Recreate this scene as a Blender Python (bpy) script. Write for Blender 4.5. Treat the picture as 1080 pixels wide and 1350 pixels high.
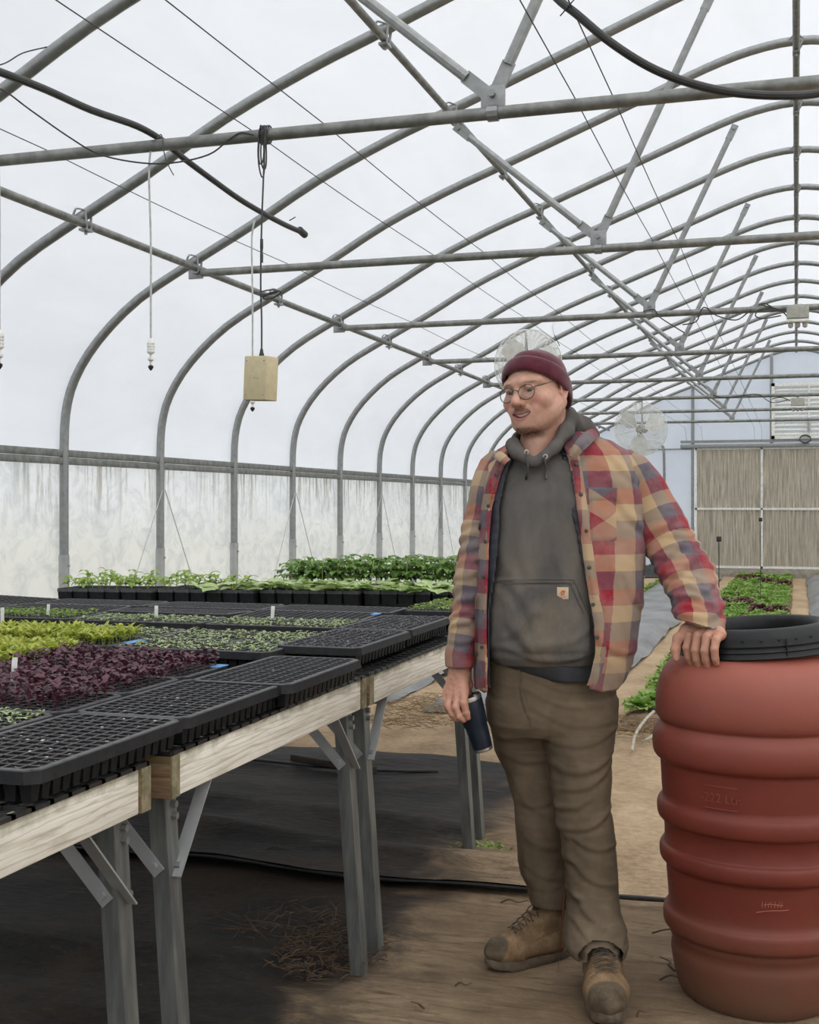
import bpy, bmesh, math, random
import numpy as np
from mathutils import Vector, Matrix

for o in list(bpy.data.objects):
    bpy.data.objects.remove(o)
SC = bpy.context.scene
COL = SC.collection
R = random.Random(7)

# ------------------------------------------------------------------ camera
# house axis runs along +Y, camera stands under the ridge at eye height 1.4 m
FPX, HORIZON, CAM_Z = 1635.0, 664.0, 1.4
YAW = math.atan(510.0 / FPX)
SN, CS = math.sin(YAW), math.cos(YAW)
cam_d = bpy.data.cameras.new('camera')
cam_d.sensor_fit = 'HORIZONTAL'
cam_d.sensor_width = 36.0
cam_d.lens = 36.0 * FPX / 1080.0
cam_d.shift_y = -(675.0 - HORIZON) / 1080.0
cam_d.clip_start = 0.05
cam = bpy.data.objects.new('camera', cam_d)
cam.location = (0, 0, CAM_Z)
cam.rotation_euler = (math.pi / 2, 0, YAW)
COL.objects.link(cam)
SC.camera = cam

SC.view_settings.view_transform = 'Standard'
SC.view_settings.look = 'None'
SC.view_settings.gamma = 1.0
SC.view_settings.use_curve_mapping = False
SC.view_settings.exposure = 0.10
SC.cycles.use_denoising = True
SC.cycles.max_bounces = 10
SC.cycles.diffuse_bounces = 5
SC.cycles.transparent_max_bounces = 16
SC.cycles.sample_clamp_indirect = 6.0

# ------------------------------------------------------------------ overcast sky
W = bpy.data.worlds.new('overcast_sky')
SC.world = W
W.use_nodes = True
nt = W.node_tree
for n in list(nt.nodes):
    nt.nodes.remove(n)
wo = nt.nodes.new('ShaderNodeOutputWorld')
wb = nt.nodes.new('ShaderNodeBackground')
wt = nt.nodes.new('ShaderNodeTexCoord')
wr = nt.nodes.new('ShaderNodeValToRGB')
# brightest overhead, a little to the right and behind, as under thin cloud
SKY_DIR = Vector((0.42, -0.30, 0.86)).normalized()
wd = nt.nodes.new('ShaderNodeVectorMath'); wd.operation = 'DOT_PRODUCT'
wd.inputs[1].default_value = SKY_DIR
wm = nt.nodes.new('ShaderNodeMath'); wm.operation = 'MULTIPLY_ADD'
wm.inputs[1].default_value = 0.5; wm.inputs[2].default_value = 0.5
nt.links.new(wt.outputs['Generated'], wd.inputs[0])
nt.links.new(wd.outputs['Value'], wm.inputs[0])
nt.links.new(wm.outputs[0], wr.inputs[0])
nt.links.new(wr.outputs[0], wb.inputs[0])
nt.links.new(wb.outputs[0], wo.inputs[0])
e = wr.color_ramp.elements
e[0].position = 0.25; e[0].color = (0.42, 0.44, 0.47, 1)
e[1].position = 1.0; e[1].color = (1.9, 1.9, 1.88, 1)
q = e.new(0.55); q.color = (0.56, 0.58, 0.62, 1)
q = e.new(0.82); q.color = (1.0, 1.01, 1.03, 1)
wb.inputs[1].default_value = 2.05

# ------------------------------------------------------------------ helpers
def ray(u, v):
    a = (u - 540.0) / FPX
    return (-SN + CS * a, CS + SN * a, -(v - HORIZON) / FPX)
def at_y(u, v, y):
    r = ray(u, v); t = y / r[1]
    return Vector((r[0] * t, y, CAM_Z + r[2] * t))
def at_x(u, v, x):
    r = ray(u, v); t = x / r[0]
    return Vector((x, r[1] * t, CAM_Z + r[2] * t))
def at_z(u, v, z):
    r = ray(u, v); t = (z - CAM_Z) / r[2]
    return Vector((r[0] * t, r[1] * t, z))

def tag(o, label=None, cat=None, group=None, kind=None):
    if label: o['label'] = label
    if cat: o['category'] = cat
    if group: o['group'] = group
    if kind: o['kind'] = kind
    return o
def empty(name, loc=(0, 0, 0), rz=0.0):
    o = bpy.data.objects.new(name, None)
    o.empty_display_size = 0.1
    o.location = loc
    o.rotation_euler = (0, 0, rz)
    COL.objects.link(o)
    return o
def kids(o):
    return [c for c in bpy.data.objects if c.parent is o]
KID = {}
def copy_tree(o, loc=None, rz=None, label=None, group=None):
    c = o.copy(); COL.objects.link(c)
    if loc is not None: c.location = loc
    if rz is not None: c.rotation_euler.z = rz
    if label: c['label'] = label
    if group: c['group'] = group
    for ch in KID.get(o.name, ()):
        d = ch.copy(); COL.objects.link(d); d.parent = c
        for g in KID.get(ch.name, ()):
            e = g.copy(); COL.objects.link(e); e.parent = d
    return c
def frame_of(d):
    d = Vector(d).normalized()
    h = Vector((0, 0, 1)) if abs(d.z) < 0.9 else Vector((1, 0, 0))
    a = d.cross(h).normalized()
    return a, a.cross(d).normalized() * -1.0

class MB:
    def __init__(s):
        s.v = []; s.f = []; s.m = []; s.uv = None
    def add(s, vs, fs, m=0):
        o = len(s.v)
        s.v.extend([tuple(x) for x in vs])
        s.f.extend([tuple(i + o for i in f) for f in fs])
        s.m.extend([m] * len(fs))
    def box(s, c, size, rot=None, m=0, bev=0.0):
        x, y, z = size[0] / 2, size[1] / 2, size[2] / 2
        if bev <= 0:
            vs = [Vector((i * x, j * y, k * z)) for k in (-1, 1) for j in (-1, 1) for i in (-1, 1)]
            fs = [(0, 2, 3, 1), (4, 5, 7, 6), (0, 1, 5, 4), (2, 6, 7, 3), (0, 4, 6, 2), (1, 3, 7, 5)]
        else:
            bm = bmesh.new(); bmesh.ops.create_cube(bm, size=1.0)
            for q in bm.verts: q.co = Vector((q.co.x * 2 * x, q.co.y * 2 * y, q.co.z * 2 * z))
            bmesh.ops.bevel(bm, geom=list(bm.edges), offset=bev, segments=2, affect='EDGES', profile=0.5)
            bm.verts.index_update()
            vs = [q.co.copy() for q in bm.verts]; fs = [[q.index for q in f.verts] for f in bm.faces]
            bm.free()
        if rot is not None: vs = [rot @ q for q in vs]
        c = Vector(c)
        s.add([q + c for q in vs], fs, m)
        return s
    def bar(s, a, b, w, h, up=None, m=0):
        a, b = Vector(a), Vector(b); d = (b - a).normalized()
        if up is None: up = Vector((0, 0, 1)) if abs(d.z) < 0.95 else Vector((0, 1, 0))
        x = d.cross(Vector(up)).normalized(); z = x.cross(d).normalized()
        vs = [p + x * (i * w / 2) + z * (k * h / 2) for p in (a, b) for k in (-1, 1) for i in (-1, 1)]
        s.add(vs, [(0, 1, 3, 2), (4, 6, 7, 5), (0, 4, 5, 1), (2, 3, 7, 6), (0, 2, 6, 4), (1, 5, 7, 3)], m)
        return s
    def tube(s, pts, r, seg=10, caps=True, m=0, flat=None):
        pts = [Vector(p) for p in pts]; n = len(pts)
        rr = r if isinstance(r, (list, tuple)) else [r] * n
        t = []
        for i in range(n):
            d = pts[min(i + 1, n - 1)] - pts[max(i - 1, 0)]
            t.append(d.normalized() if d.length > 1e-9 else Vector((0, 0, 1)))
        a, b = frame_of(t[0]); vs = []
        for i in range(n):
            if i:
                a = (a - t[i] * a.dot(t[i])).normalized(); b = t[i].cross(a).normalized()
            else:
                b = t[0].cross(a).normalized()
            for k in range(seg):
                w = 2 * math.pi * k / seg
                q = a * math.cos(w) + b * math.sin(w)
                if flat: q = a * math.cos(w) * flat[0] + b * math.sin(w) * flat[1]
                vs.append(pts[i] + q * rr[i])
        fs = []
        for i in range(n - 1):
            for k in range(seg):
                k2 = (k + 1) % seg
                fs.append((i * seg + k, i * seg + k2, (i + 1) * seg + k2, (i + 1) * seg + k))
        if caps:
            fs.append(tuple(range(seg))[::-1]); fs.append(tuple((n - 1) * seg + k for k in range(seg)))
        s.add(vs, fs, m)
        return s
    def lathe(s, prof, seg=48, mat=None, m=0, close=False):
        mat = mat or Matrix.Identity(4); n = len(prof); vs = []
        for (r, z) in prof:
            for k in range(seg):
                w = 2 * math.pi * k / seg
                vs.append(mat @ Vector((r * math.cos(w), r * math.sin(w), z)))
        fs = []
        for i in range(n - 1):
            for k in range(seg):
                k2 = (k + 1) % seg
                fs.append((i * seg + k, i * seg + k2, (i + 1) * seg + k2, (i + 1) * seg + k))
        if not close:
            if prof[0][0] > 1e-4: fs.append(tuple(range(seg))[::-1])
            if prof[-1][0] > 1e-4: fs.append(tuple((n - 1) * seg + k for k in range(seg)))
        s.add(vs, fs, m)
        return s
    def build(s, name, mats, parent=None, smooth=True, uv=None, angle=0.6):
        me = bpy.data.meshes.new(name)
        me.from_pydata(s.v, [], s.f)
        for mt in (mats if isinstance(mats, (list, tuple)) else [mats]):
            me.materials.append(mt)
        if any(s.m): me.polygons.foreach_set('material_index', s.m)
        if uv is not None:
            l = me.uv_layers.new(name='UVMap'); l.data.foreach_set('uv', uv)
        me.update()
        if smooth:
            me.polygons.foreach_set('use_smooth', [True] * len(me.polygons))
            if angle is not None: me.set_sharp_from_angle(angle=angle)
        o = bpy.data.objects.new(name, me)
        COL.objects.link(o)
        if parent is not None:
            o.parent = parent
            KID.setdefault(parent.name, []).append(o)
        return o

def catmull(pts, n=8):
    pts = [Vector(p) for p in pts]; out = []
    for i in range(len(pts) - 1):
        p0 = pts[max(i - 1, 0)]; p1 = pts[i]; p2 = pts[i + 1]; p3 = pts[min(i + 2, len(pts) - 1)]
        for k in range(n):
            t = k / n
            out.append(0.5 * ((2 * p1) + (p2 - p0) * t + (2 * p0 - 5 * p1 + 4 * p2 - p3) * t * t
                              + (3 * p1 - p0 - 3 * p2 + p3) * t ** 3))
    out.append(pts[-1])
    return out

# ------------------------------------------------------------------ materials
def srgb(r, g, b):
    def f(c):
        c /= 255.0
        return c / 12.92 if c <= 0.04045 else ((c + 0.055) / 1.055) ** 2.4
    return (f(r), f(g), f(b), 1.0)
class N:
    """tiny node-tree writer"""
    def __init__(s, name):
        s.mat = bpy.data.materials.new(name); s.mat.use_nodes = True
        s.t = s.mat.node_tree
        for n in list(s.t.nodes): s.t.nodes.remove(n)
        s.out = s.t.nodes.new('ShaderNodeOutputMaterial')
    def n(s, kind, **kw):
        x = s.t.nodes.new('ShaderNode' + kind)
        for k, v in kw.items(): setattr(x, k, v)
        return x
    def l(s, a, b): s.t.links.new(a, b)
    def coord(s, which='Object', scale=(1, 1, 1), rot=(0, 0, 0), loc=(0, 0, 0)):
        c = s.n('TexCoord'); m = s.n('Mapping')
        m.inputs['Scale'].default_value = scale; m.inputs['Rotation'].default_value = rot
        m.inputs['Location'].default_value = loc
        s.l(c.outputs[which], m.inputs[0]); return m.outputs[0]
    def noise(s, co, scale, detail=4, rough=0.55, dist=0.0):
        x = s.n('TexNoise'); x.inputs['Scale'].default_value = scale; x.inputs['Detail'].default_value = detail
        x.inputs['Roughness'].default_value = rough; x.inputs['Distortion'].default_value = dist
        s.l(co, x.inputs['Vector']); return x.outputs[0]
    def ramp(s, fac, stops, mode='LINEAR'):
        x = s.n('ValToRGB'); e = x.color_ramp.elements; x.color_ramp.interpolation = mode
        while len(e) < len(stops): e.new(0.5)
        for i, (p, c) in enumerate(stops):
            e[i].position = p; e[i].color = c if not isinstance(c, (int, float)) else (c, c, c, 1)
        s.l(fac, x.inputs[0]); return x.outputs[0]
    def mix(s, fac, a, b, blend='MIX'):
        x = s.n('Mix', data_type='RGBA', blend_type=blend)
        for i, val in ((0, fac), (6, a), (7, b)):
            if hasattr(val, 'is_linked'): s.l(val, x.inputs[i])
            else: x.inputs[i].default_value = val
        return x.outputs[2]
    def math(s, op, a, b=0.0):
        x = s.n('Math', operation=op)
        for i, val in ((0, a), (1, b)):
            if hasattr(val, 'is_linked'): s.l(val, x.inputs[i])
            else: x.inputs[i].default_value = val
        return x.outputs[0]
    def bump(s, h, strength=0.3, dist=0.01, normal=None):
        x = s.n('Bump'); x.inputs['Strength'].default_value = strength; x.inputs['Distance'].default_value = dist
        s.l(h, x.inputs['Height'])
        if normal is not None: s.l(normal, x.inputs['Normal'])
        return x.outputs[0]
    def bsdf(s, color, rough=0.6, metal=0.0, normal=None, spec=0.5, **kw):
        x = s.n('BsdfPrincipled')
        for i, val in (('Base Color', color), ('Roughness', rough), ('Metallic', metal)):
            if hasattr(val, 'is_linked'): s.l(val, x.inputs[i])
            else: x.inputs[i].default_value = val
        x.inputs['Specular IOR Level'].default_value = spec
        for k, v in kw.items(): x.inputs[k.replace('_', ' ')].default_value = v
        if normal is not None: s.l(normal, x.inputs['Normal'])
        s.l(x.outputs[0], s.out.inputs[0]); return x

def simple(name, c1, c2=None, scale=20.0, rough=0.6, metal=0.0, bump=0.0, bscale=None, stretch=(1, 1, 1), detail=5, lo=0.35, hi=0.65, spec=0.5, dist=0.004, **kw):
    m = N(name); co = m.coord('Object', stretch)
    f = m.noise(co, scale, detail)
    col = m.ramp(f, [(lo, c1), (hi, c2 or c1)])
    nor = None
    if bump > 0:
        nor = m.bump(m.noise(co, bscale or scale * 2, detail), bump, dist)
    m.bsdf(col, rough, metal, nor, spec, **kw)
    return m.mat

M = {}
M['galv'] = simple('galvanised_steel', srgb(134, 137, 137), srgb(150, 152, 151), 30, 0.42, 0.65, 0.04)
M['post'] = simple('pale_post_steel', srgb(158, 160, 160), srgb(172, 174, 173), 12, 0.45, 0.45, 0.03)
M['galv_dark'] = simple('weathered_galvanised_steel', srgb(112, 114, 111), srgb(142, 143, 139), 18, 0.5, 0.6, 0.08)
M['white_metal'] = simple('white_painted_wire', srgb(225, 226, 222), srgb(205, 206, 200), 20, 0.5)
M['black_plastic'] = simple('black_plastic', srgb(28, 28, 29), srgb(42, 42, 42), 25, 0.45, 0, 0.1)
M['black_rubber'] = simple('black_rubber_hose', srgb(30, 31, 32), srgb(46, 46, 45), 12, 0.5)
M['dark_wire'] = simple('dark_cable', srgb(48, 48, 48), srgb(62, 62, 60), 30, 0.6)
M['white_plastic'] = simple('white_plastic', srgb(228, 228, 222), srgb(205, 205, 198), 30, 0.5)
M['grey_tube'] = simple('grey_tubing', srgb(190, 192, 190), srgb(165, 167, 165), 30, 0.5)
M['beige'] = simple('beige_plastic_case', srgb(196, 184, 150), srgb(186, 172, 138), 40, 0.6)
M['grey_box'] = simple('grey_plastic_case', srgb(168, 168, 160), srgb(150, 150, 142), 30, 0.6)
# ------------------------------------------------------------------ greenhouse dimensions
BAY = 1.265
HALF = 4.5
HIP = 1.74
Y0, Y1 = -4.5 * BAY, 19.5 * BAY          # rear and far gable
ARCH_L = [(-4.5, 1.73), (-4.487, 1.98), (-4.42, 2.2), (-4.25, 2.44), (-3.96, 2.69), (-3.57, 2.905), (-3.19, 3.10),
          (-2.75, 3.345), (-2.3, 3.545), (-1.9, 3.695), (-1.3, 3.925), (-0.9, 4.08), (-0.55, 4.215), (-0.28, 4.295), (0.0, 4.33)]
ARCH = [(x, z) for x, z in ARCH_L] + [(-x, z) for x, z in reversed(ARCH_L[:-1])]
ARCH_S = [(p.x, p.z) for p in catmull([(x, 0, z) for x, z in ARCH], 3)]
def arch_z(x):
    return float(np.interp(x, [p[0] for p in ARCH_S], [p[1] for p in ARCH_S]))

# ------------------------------------------------------------------ film and panel materials
def film(name, base, trans, stain=None, wall=False, dirt=0.0, fac=0.62, fwd=0.55):
    m = N(name)
    co = m.coord('Object')
    cl = m.noise(m.coord('Object', (1, 0.35, 1)), 2.2, 6, 0.6, 0.6)
    col = m.ramp(cl, [(0.3, tuple(c * 0.93 for c in base[:3]) + (1,)), (0.7, base)])
    tcol = m.ramp(cl, [(0.3, tuple(c * 0.93 for c in trans[:3]) + (1,)), (0.7, trans)])
    if wall:
        # algae runs hanging from the rail, brown and green, breaking up downwards
        streak = m.noise(m.coord('Object', (9, 9, 0.7)), 2.6, 5, 0.65, 0.3)
        patch = m.noise(m.coord('Object', (1, 1, 0.25)), 1.9, 3)
        sep = m.n('SeparateXYZ'); m.l(m.coord('Object'), sep.inputs[0])
        g = m.n('MapRange'); g.inputs[1].default_value = 1.18; g.inputs[2].default_value = 1.72
        m.l(sep.outputs['Z'], g.inputs[0])
        s = m.math('MULTIPLY', m.ramp(streak, [(0.49, 0), (0.60, 1)]), m.ramp(patch, [(0.38, 0.3), (0.60, 1)]))
        s = m.math('MULTIPLY', s, m.math('POWER', g.outputs[0], 1.1))
        tint = m.ramp(m.noise(co, 3.0, 3), [(0.4, srgb(132, 116, 72)), (0.6, srgb(96, 102, 56))])
        col = m.mix(s, col, tint); tcol = m.mix(s, tcol, tint)
        g2 = m.noise(m.coord('Object', (1, 1, 1.2)), 5.0, 8, 0.72, 1.4)
        col = m.mix(m.ramp(g2, [(0.45, 0), (0.70, 0.45)]), col, srgb(166, 176, 184))
        tcol = m.mix(m.ramp(g2, [(0.45, 0), (0.70, 0.45)]), tcol, srgb(160, 170, 178))
    if dirt:
        sk = m.noise(m.coord('Object', (16, 1, 0.6)), 2.5, 6, 0.75)
        col = m.mix(m.ramp(sk, [(0.36, dirt), (0.62, 0)]), col, srgb(136, 130, 118))
        tcol = m.mix(m.ramp(sk, [(0.36, dirt), (0.62, 0)]), tcol, srgb(134, 128, 116))
    nor = m.bump(m.noise(m.coord('Object', (1.0, 0.5, 1.0)), 3.0, 4, 0.6, 1.0), 0.12, 0.05)
    d = m.n('BsdfDiffuse'); t = m.n('BsdfTranslucent'); gl = m.n('BsdfGlossy')
    gl.inputs['Roughness'].default_value = 0.35
    m.l(col, d.inputs[0]); m.l(tcol, t.inputs[0])
    for x in (d, t, gl): m.l(nor, x.inputs['Normal'])
    # hazy film passes part of the daylight straight on, spread into a wide lobe
    rf = m.n('BsdfRefraction'); rf.inputs['Roughness'].default_value = 0.62; rf.inputs['IOR'].default_value = 1.03; m.l(tcol, rf.inputs[0])
    tm = m.n('MixShader'); tm.inputs[0].default_value = fwd
    m.l(t.outputs[0], tm.inputs[1]); m.l(rf.outputs[0], tm.inputs[2])
    mx = m.n('MixShader'); mx.inputs[0].default_value = fac
    m.l(d.outputs[0], mx.inputs[1]); m.l(tm.outputs[0], mx.inputs[2])
    m2 = m.n('MixShader'); m2.inputs[0].default_value = 0.04
    m.l(mx.outputs[0], m2.inputs[1]); m.l(gl.outputs[0], m2.inputs[2])
    m.l(m2.outputs[0], m.out.inputs[0])
    return m.mat
M['roof_film'] = film('roof_polythene', (0.80, 0.82, 0.84, 1), (0.93, 0.94, 0.95, 1), fwd=0.75)
M['side_film'] = film('side_polythene', (0.80, 0.81, 0.80, 1), (0.95, 0.95, 0.93, 1), wall=True, fac=0.70)
M['gable_film'] = film('gable_polycarbonate', srgb(196, 201, 208), srgb(198, 204, 212), fac=0.58)
M['door_film'] = film('dirty_door_panel', srgb(214, 208, 196), srgb(216, 209, 195), dirt=0.75, fac=0.62)

# ------------------------------------------------------------------ ground outside, floor inside
def ground_mat():
    m = N('outside_grass')
    f = m.noise(m.coord('Object'), 3.0, 6)
    m.bsdf(m.ramp(f, [(0.35, srgb(128, 128, 116)), (0.65, srgb(158, 154, 140))]), 0.9)
    return m.mat
mb = MB(); mb.add([(-60, -50, -0.06), (60, -50, -0.06), (60, 80, -0.06), (-60, 80, -0.06)], [(0, 1, 2, 3)])
tag(mb.build('ground', ground_mat()), kind='structure')

def soil_mat():
    m = N('trodden_soil')
    co = m.coord('Object')
    a = m.noise(m.coord('Object', (1, 0.6, 1)), 2.4, 8, 0.62, 0.5)
    b = m.noise(co, 26, 6, 0.7)
    c1 = m.ramp(a, [(0.30, srgb(126, 106, 82)), (0.5, srgb(170, 146, 116)), (0.72, srgb(196, 172, 140))])
    c2 = m.ramp(b, [(0.3, srgb(108, 90, 70)), (0.7, srgb(196, 172, 142))])
    col = m.mix(0.40, c1, c2)
    wv = m.noise(m.coord('Object', (2.2, 12, 1), (0, 0, 0.28)), 4.0, 5, 0.6)
    col = m.mix(m.ramp(wv, [(0.56, 0), (0.74, 0.5)]), col, srgb(102, 80, 58))
    nor = m.bump(b, 0.5, 0.012, m.bump(a, 0.4, 0.04))
    m.bsdf(col, 0.92, 0, nor, 0.2)
    return m.mat
M['soil'] = soil_mat()
def fab_mat():
    # woven black ground cloth with pale dust and trodden earth lying on it
    m = N('ground_cloth')
    co = m.coord('Object')
    a = m.noise(m.coord('Object', (1.0, 1.6, 1)), 2.6, 8, 0.66, 0.8)
    b = m.noise(co, 34, 5, 0.7)
    sep = m.n('SeparateXYZ'); m.l(co, sep.inputs[0])
    black = m.ramp(m.noise(m.coord('Object', (1, 2.2, 1)), 5, 7, 0.7, 0.6), [(0.38, srgb(18, 17, 16)), (0.58, srgb(32, 30, 28)), (0.76, srgb(88, 80, 72))])
    brown = m.ramp(m.mix(0.45, a, b), [(0.30, srgb(104, 87, 68)), (0.5, srgb(146, 125, 100)), (0.70, srgb(178, 154, 124))])
    wv = m.noise(m.coord('Object', (1.6, 9, 1), (0, 0, 0.22)), 3.4, 5, 0.6)
    brown = m.mix(m.ramp(wv, [(0.52, 0), (0.68, 0.75)]), brown, srgb(80, 64, 48))
    cr = m.noise(m.coord('Object', (0.8, 16, 1), (0, 0, 0.16)), 3.0, 6, 0.7, 0.4)
    brown = m.mix(m.ramp(cr, [(0.60, 0), (0.68, 0.45)]), brown, srgb(74, 60, 46))
    brown = m.mix(m.ramp(m.noise(co, 9, 6, 0.75), [(0.56, 0), (0.74, 0.5)]), brown, srgb(196, 174, 144))
    e = m.math('ADD', sep.outputs['X'], m.math('MULTIPLY', m.math('SUBTRACT', a, 0.5), 0.8))
    f = m.n('MapRange'); f.inputs[1].default_value = -1.36; f.inputs[2].default_value = -1.10
    m.l(e, f.inputs[0])
    col = m.mix(f.outputs[0], black, brown)
    # old mud under the benches
    mud = m.noise(m.coord('Object', (1, 1, 1)), 1.5, 5, 0.6, 1.0)
    col = m.mix(m.ramp(m.mix(0.35, mud, b), [(0.44, 0), (0.58, 0.8)]), col, m.mix(f.outputs[0], srgb(62, 49, 39), srgb(112, 92, 70)))
    col = m.mix(m.ramp(m.noise(m.coord('Object', (1, 2.5, 1)), 11, 6, 0.75), [(0.60, 0), (0.76, 0.45)]), col, srgb(120, 106, 90))
    nor = m.bump(b, 0.35, 0.006, m.bump(m.noise(m.coord('Object', (1.2, 3.6, 1), (0, 0, 0.2)), 5, 8, 0.66, 1.0), 0.8, 0.035))
    m.bsdf(col, m.ramp(f.outputs[0], [(0, 0.62), (1, 0.9)]), 0, nor, 0.3)
    return m.mat
M['cloth'] = fab_mat()

def hnoise(x, y, seed=0.0):
    return (math.sin(x * 1.7 + y * 2.3 + seed) + math.sin(x * 3.9 - y * 3.1 + 1.3 + seed * 2) * 0.6
            + math.sin(x * 7.3 + y * 6.1 + 2.1 + seed) * 0.3 + math.sin(-x * 13.1 + y * 11.7 + seed) * 0.15) / 2.05
def sheet(name, x0, x1, y0, y1, step, hf, mat, edge=None):
    nx = max(2, int((x1 - x0) / step) + 1); ny = max(2, int((y1 - y0) / step) + 1)
    vs = []
    for j in range(ny):
        for i in range(nx):
            x = x0 + (x1 - x0) * i / (nx - 1); y = y0 + (y1 - y0) * j / (ny - 1)
            if edge: x, y = edge(x, y, i == 0, i == nx - 1, j == 0, j == ny - 1)
            vs.append((x, y, hf(x, y)))
    fs = [(j * nx + i, j * nx + i + 1, (j + 1) * nx + i + 1, (j + 1) * nx + i) for j in range(ny - 1) for i in range(nx - 1)]
    b = MB(); b.add(vs, fs)
    return b.build(name, mat, angle=None)
fl = sheet('floor', -4.7, 4.7, Y0, Y1 + 0.1, 0.14, lambda x, y: -0.012 + 0.010 * hnoise(x * 1.3, y * 1.3), M['soil'])
tag(fl, kind='structure')

# ground cloth: near sheet and the next one back, its hem curling up across the aisle
def cloth_h(x, y):
    w = 0.012 + 0.009 * hnoise(x * 1.6, y * 3.0, 2) + 0.006 * math.sin(y * 9 + 2.4 * math.sin(x * 1.7)) * (1.0 if x < -1.2 else 0.35)
    w += 0.022 * math.exp(-((y - 5.15 - .12 * math.sin(x * 1.7)) / .10) ** 2) + 0.026 * math.exp(-((y - 4.75 - .10 * math.sin(x * 2.1 + 1)) / .09) ** 2) + 0.018 * math.exp(-((y - 3.55 - .15 * math.sin(x * 1.4 + 2)) / .10) ** 2) * (x < -1.3) + 0.016 * math.exp(-((y - 2.95 - .12 * math.sin(x * 1.9)) / .08) ** 2) * (x < -1.3)
    return max(w, 0.004)
def hem_y(x):
    return 4.33 + 0.07 * math.sin(x * 1.3 + 0.6) + 0.02 * math.sin(x * 5.1)
c1 = sheet('ground_cloth', -4.3, 1.3, Y0 + 0.3, 4.30, 0.06, cloth_h, M['cloth'],
           edge=lambda x, y, l, r, b, t: (x, hem_y(x) + 0.12 if t else y))
tag(c1, 'dirty woven ground cloth spread under the benches and the worker\'s boots', 'ground cloth')
def cloth2_h(x, y):
    lift = 0.03 * math.exp(-((y - hem_y(x)) / 0.035) ** 2) if y > hem_y(x) - 0.01 else 0.02
    return cloth_h(x, y) + 0.014 + lift
c2 = sheet('ground_cloth', -4.3, -0.92, 4.24, 6.45, 0.045, cloth2_h, M['cloth'],
           edge=lambda x, y, l, r, b, t: (x + (0.10 * hnoise(y, 3) if r else 0), max(y, hem_y(x)) + (0.16 * hnoise(x, 5) if t else 0)))
tag(c2, 'second ground cloth farther back under the benches, overlapping the near one with a curled hem', 'ground cloth')
mb = MB()
mb.tube(catmull([(x, hem_y(x) + 0.01, 0.03 + cloth_h(x, hem_y(x))) for x in np.linspace(-4.2, 1.25, 26)], 3), [0.0075 + 0.002 * math.sin(i * 0.9) for i in range(76)], 8)  # added black tube, stands in for the rolled edge where the cloths overlap
tag(mb.build('ground_line', M['black_rubber']), 'black rolled cloth hem lying across the aisle behind the boots', 'hose')
mb = MB()
mb.tube(catmull([(-3.9, 5.95, .03), (-3.0, 6.05, .04), (-2.2, 6.0, .035), (-1.75, 6.1, .03)], 8), 0.008, 6)
tag(mb.build('ground_line', M['black_rubber']), 'thin black hose on the ground cloth far under the benches', 'hose')
mb = MB(); mb.box((-2.28, 5.98, 0.06), (0.55, 0.05, 0.035), Matrix.Rotation(-0.35, 3, 'Z'), bev=0.004)
tag(mb.build('timber_offcut', simple('dark_timber', srgb(58, 48, 38), srgb(40, 34, 28), 20, 0.8)), 'dark timber offcut lying on the ground far under the benches', 'timber')

# ------------------------------------------------------------------ roof film, side walls
NB = int(round((Y1 - Y0) / BAY))
def roof():
    prof = [(x, z) for x, z in ARCH_S]
    off = []
    for i, (x, z) in enumerate(prof):
        a = prof[max(i - 1, 0)]; b = prof[min(i + 1, len(prof) - 1)]
        tx, tz = b[0] - a[0], b[1] - a[1]; L = math.hypot(tx, tz)
        off.append((-tz / L, tx / L))
    vs, fs = [], []; K = 6; rows = NB * K + 1; n = len(prof)
    for j in range(rows):
        y = Y0 + j * BAY / K
        puff = 0.05 * math.sin(math.pi * (j % K) / K)
        for i, (x, z) in enumerate(prof):
            e = min(1, i / 6, (n - 1 - i) / 6)
            d = 0.034 + puff * e
            vs.append((x + off[i][0] * d, y, z + off[i][1] * d))
    for j in range(rows - 1):
        for i in range(n - 1):
            fs.append((j * n + i, (j + 1) * n + i, (j + 1) * n + i + 1, j * n + i + 1))
    b = MB(); b.add(vs, fs)
    tag(b.build('ceiling', M['roof_film'], angle=None), kind='structure')
roof()
for s, nm in ((-1, 'wall_left'), (1, 'wall_right')):
    vs, fs = [], []; rows, n = NB * 8 + 1, 12
    for j in range(rows):
        y = Y0 + j * BAY / 8
        for i in range(n):
            z = 0.0 + 1.72 * i / (n - 1)
            w = 0.018 * hnoise(y * 2.1, z * 4.0) * math.sin(math.pi * i / (n - 1)) + 0.012 * math.sin(math.pi * (j % 8) / 8)
            vs.append((s * (HALF + 0.045 + w), y, z))
    for j in range(rows - 1):
        for i in range(n - 1):
            fs.append((j * n + i, j * n + i + 1, (j + 1) * n + i + 1, (j + 1) * n + i))
    b = MB(); b.add(vs, fs)
    tag(b.build(nm, M['side_film'], angle=None), kind='structure')
    b = MB()
    b.box((s * (HALF + 0.005), (Y0 + Y1) / 2, 1.675), (0.03, Y1 - Y0, 0.045), bev=0.004)
    b.box((s * (HALF + 0.012), (Y0 + Y1) / 2, 1.725), (0.045, Y1 - Y0, 0.045), bev=0.004)
    tag(b.build('trim_1' if s < 0 else 'trim_2', M['galv_dark']), kind='structure')
    b = MB(); b.box((s * (HALF + 0.03), (Y0 + Y1) / 2, 0.07), (0.05, Y1 - Y0, 0.18), bev=0.004)
    tag(b.build('baseboard_left' if s < 0 else 'baseboard_right', simple('weathered_board_' + nm, srgb(120, 116, 108), srgb(96, 92, 84), 12, 0.8)), kind='structure')

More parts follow.
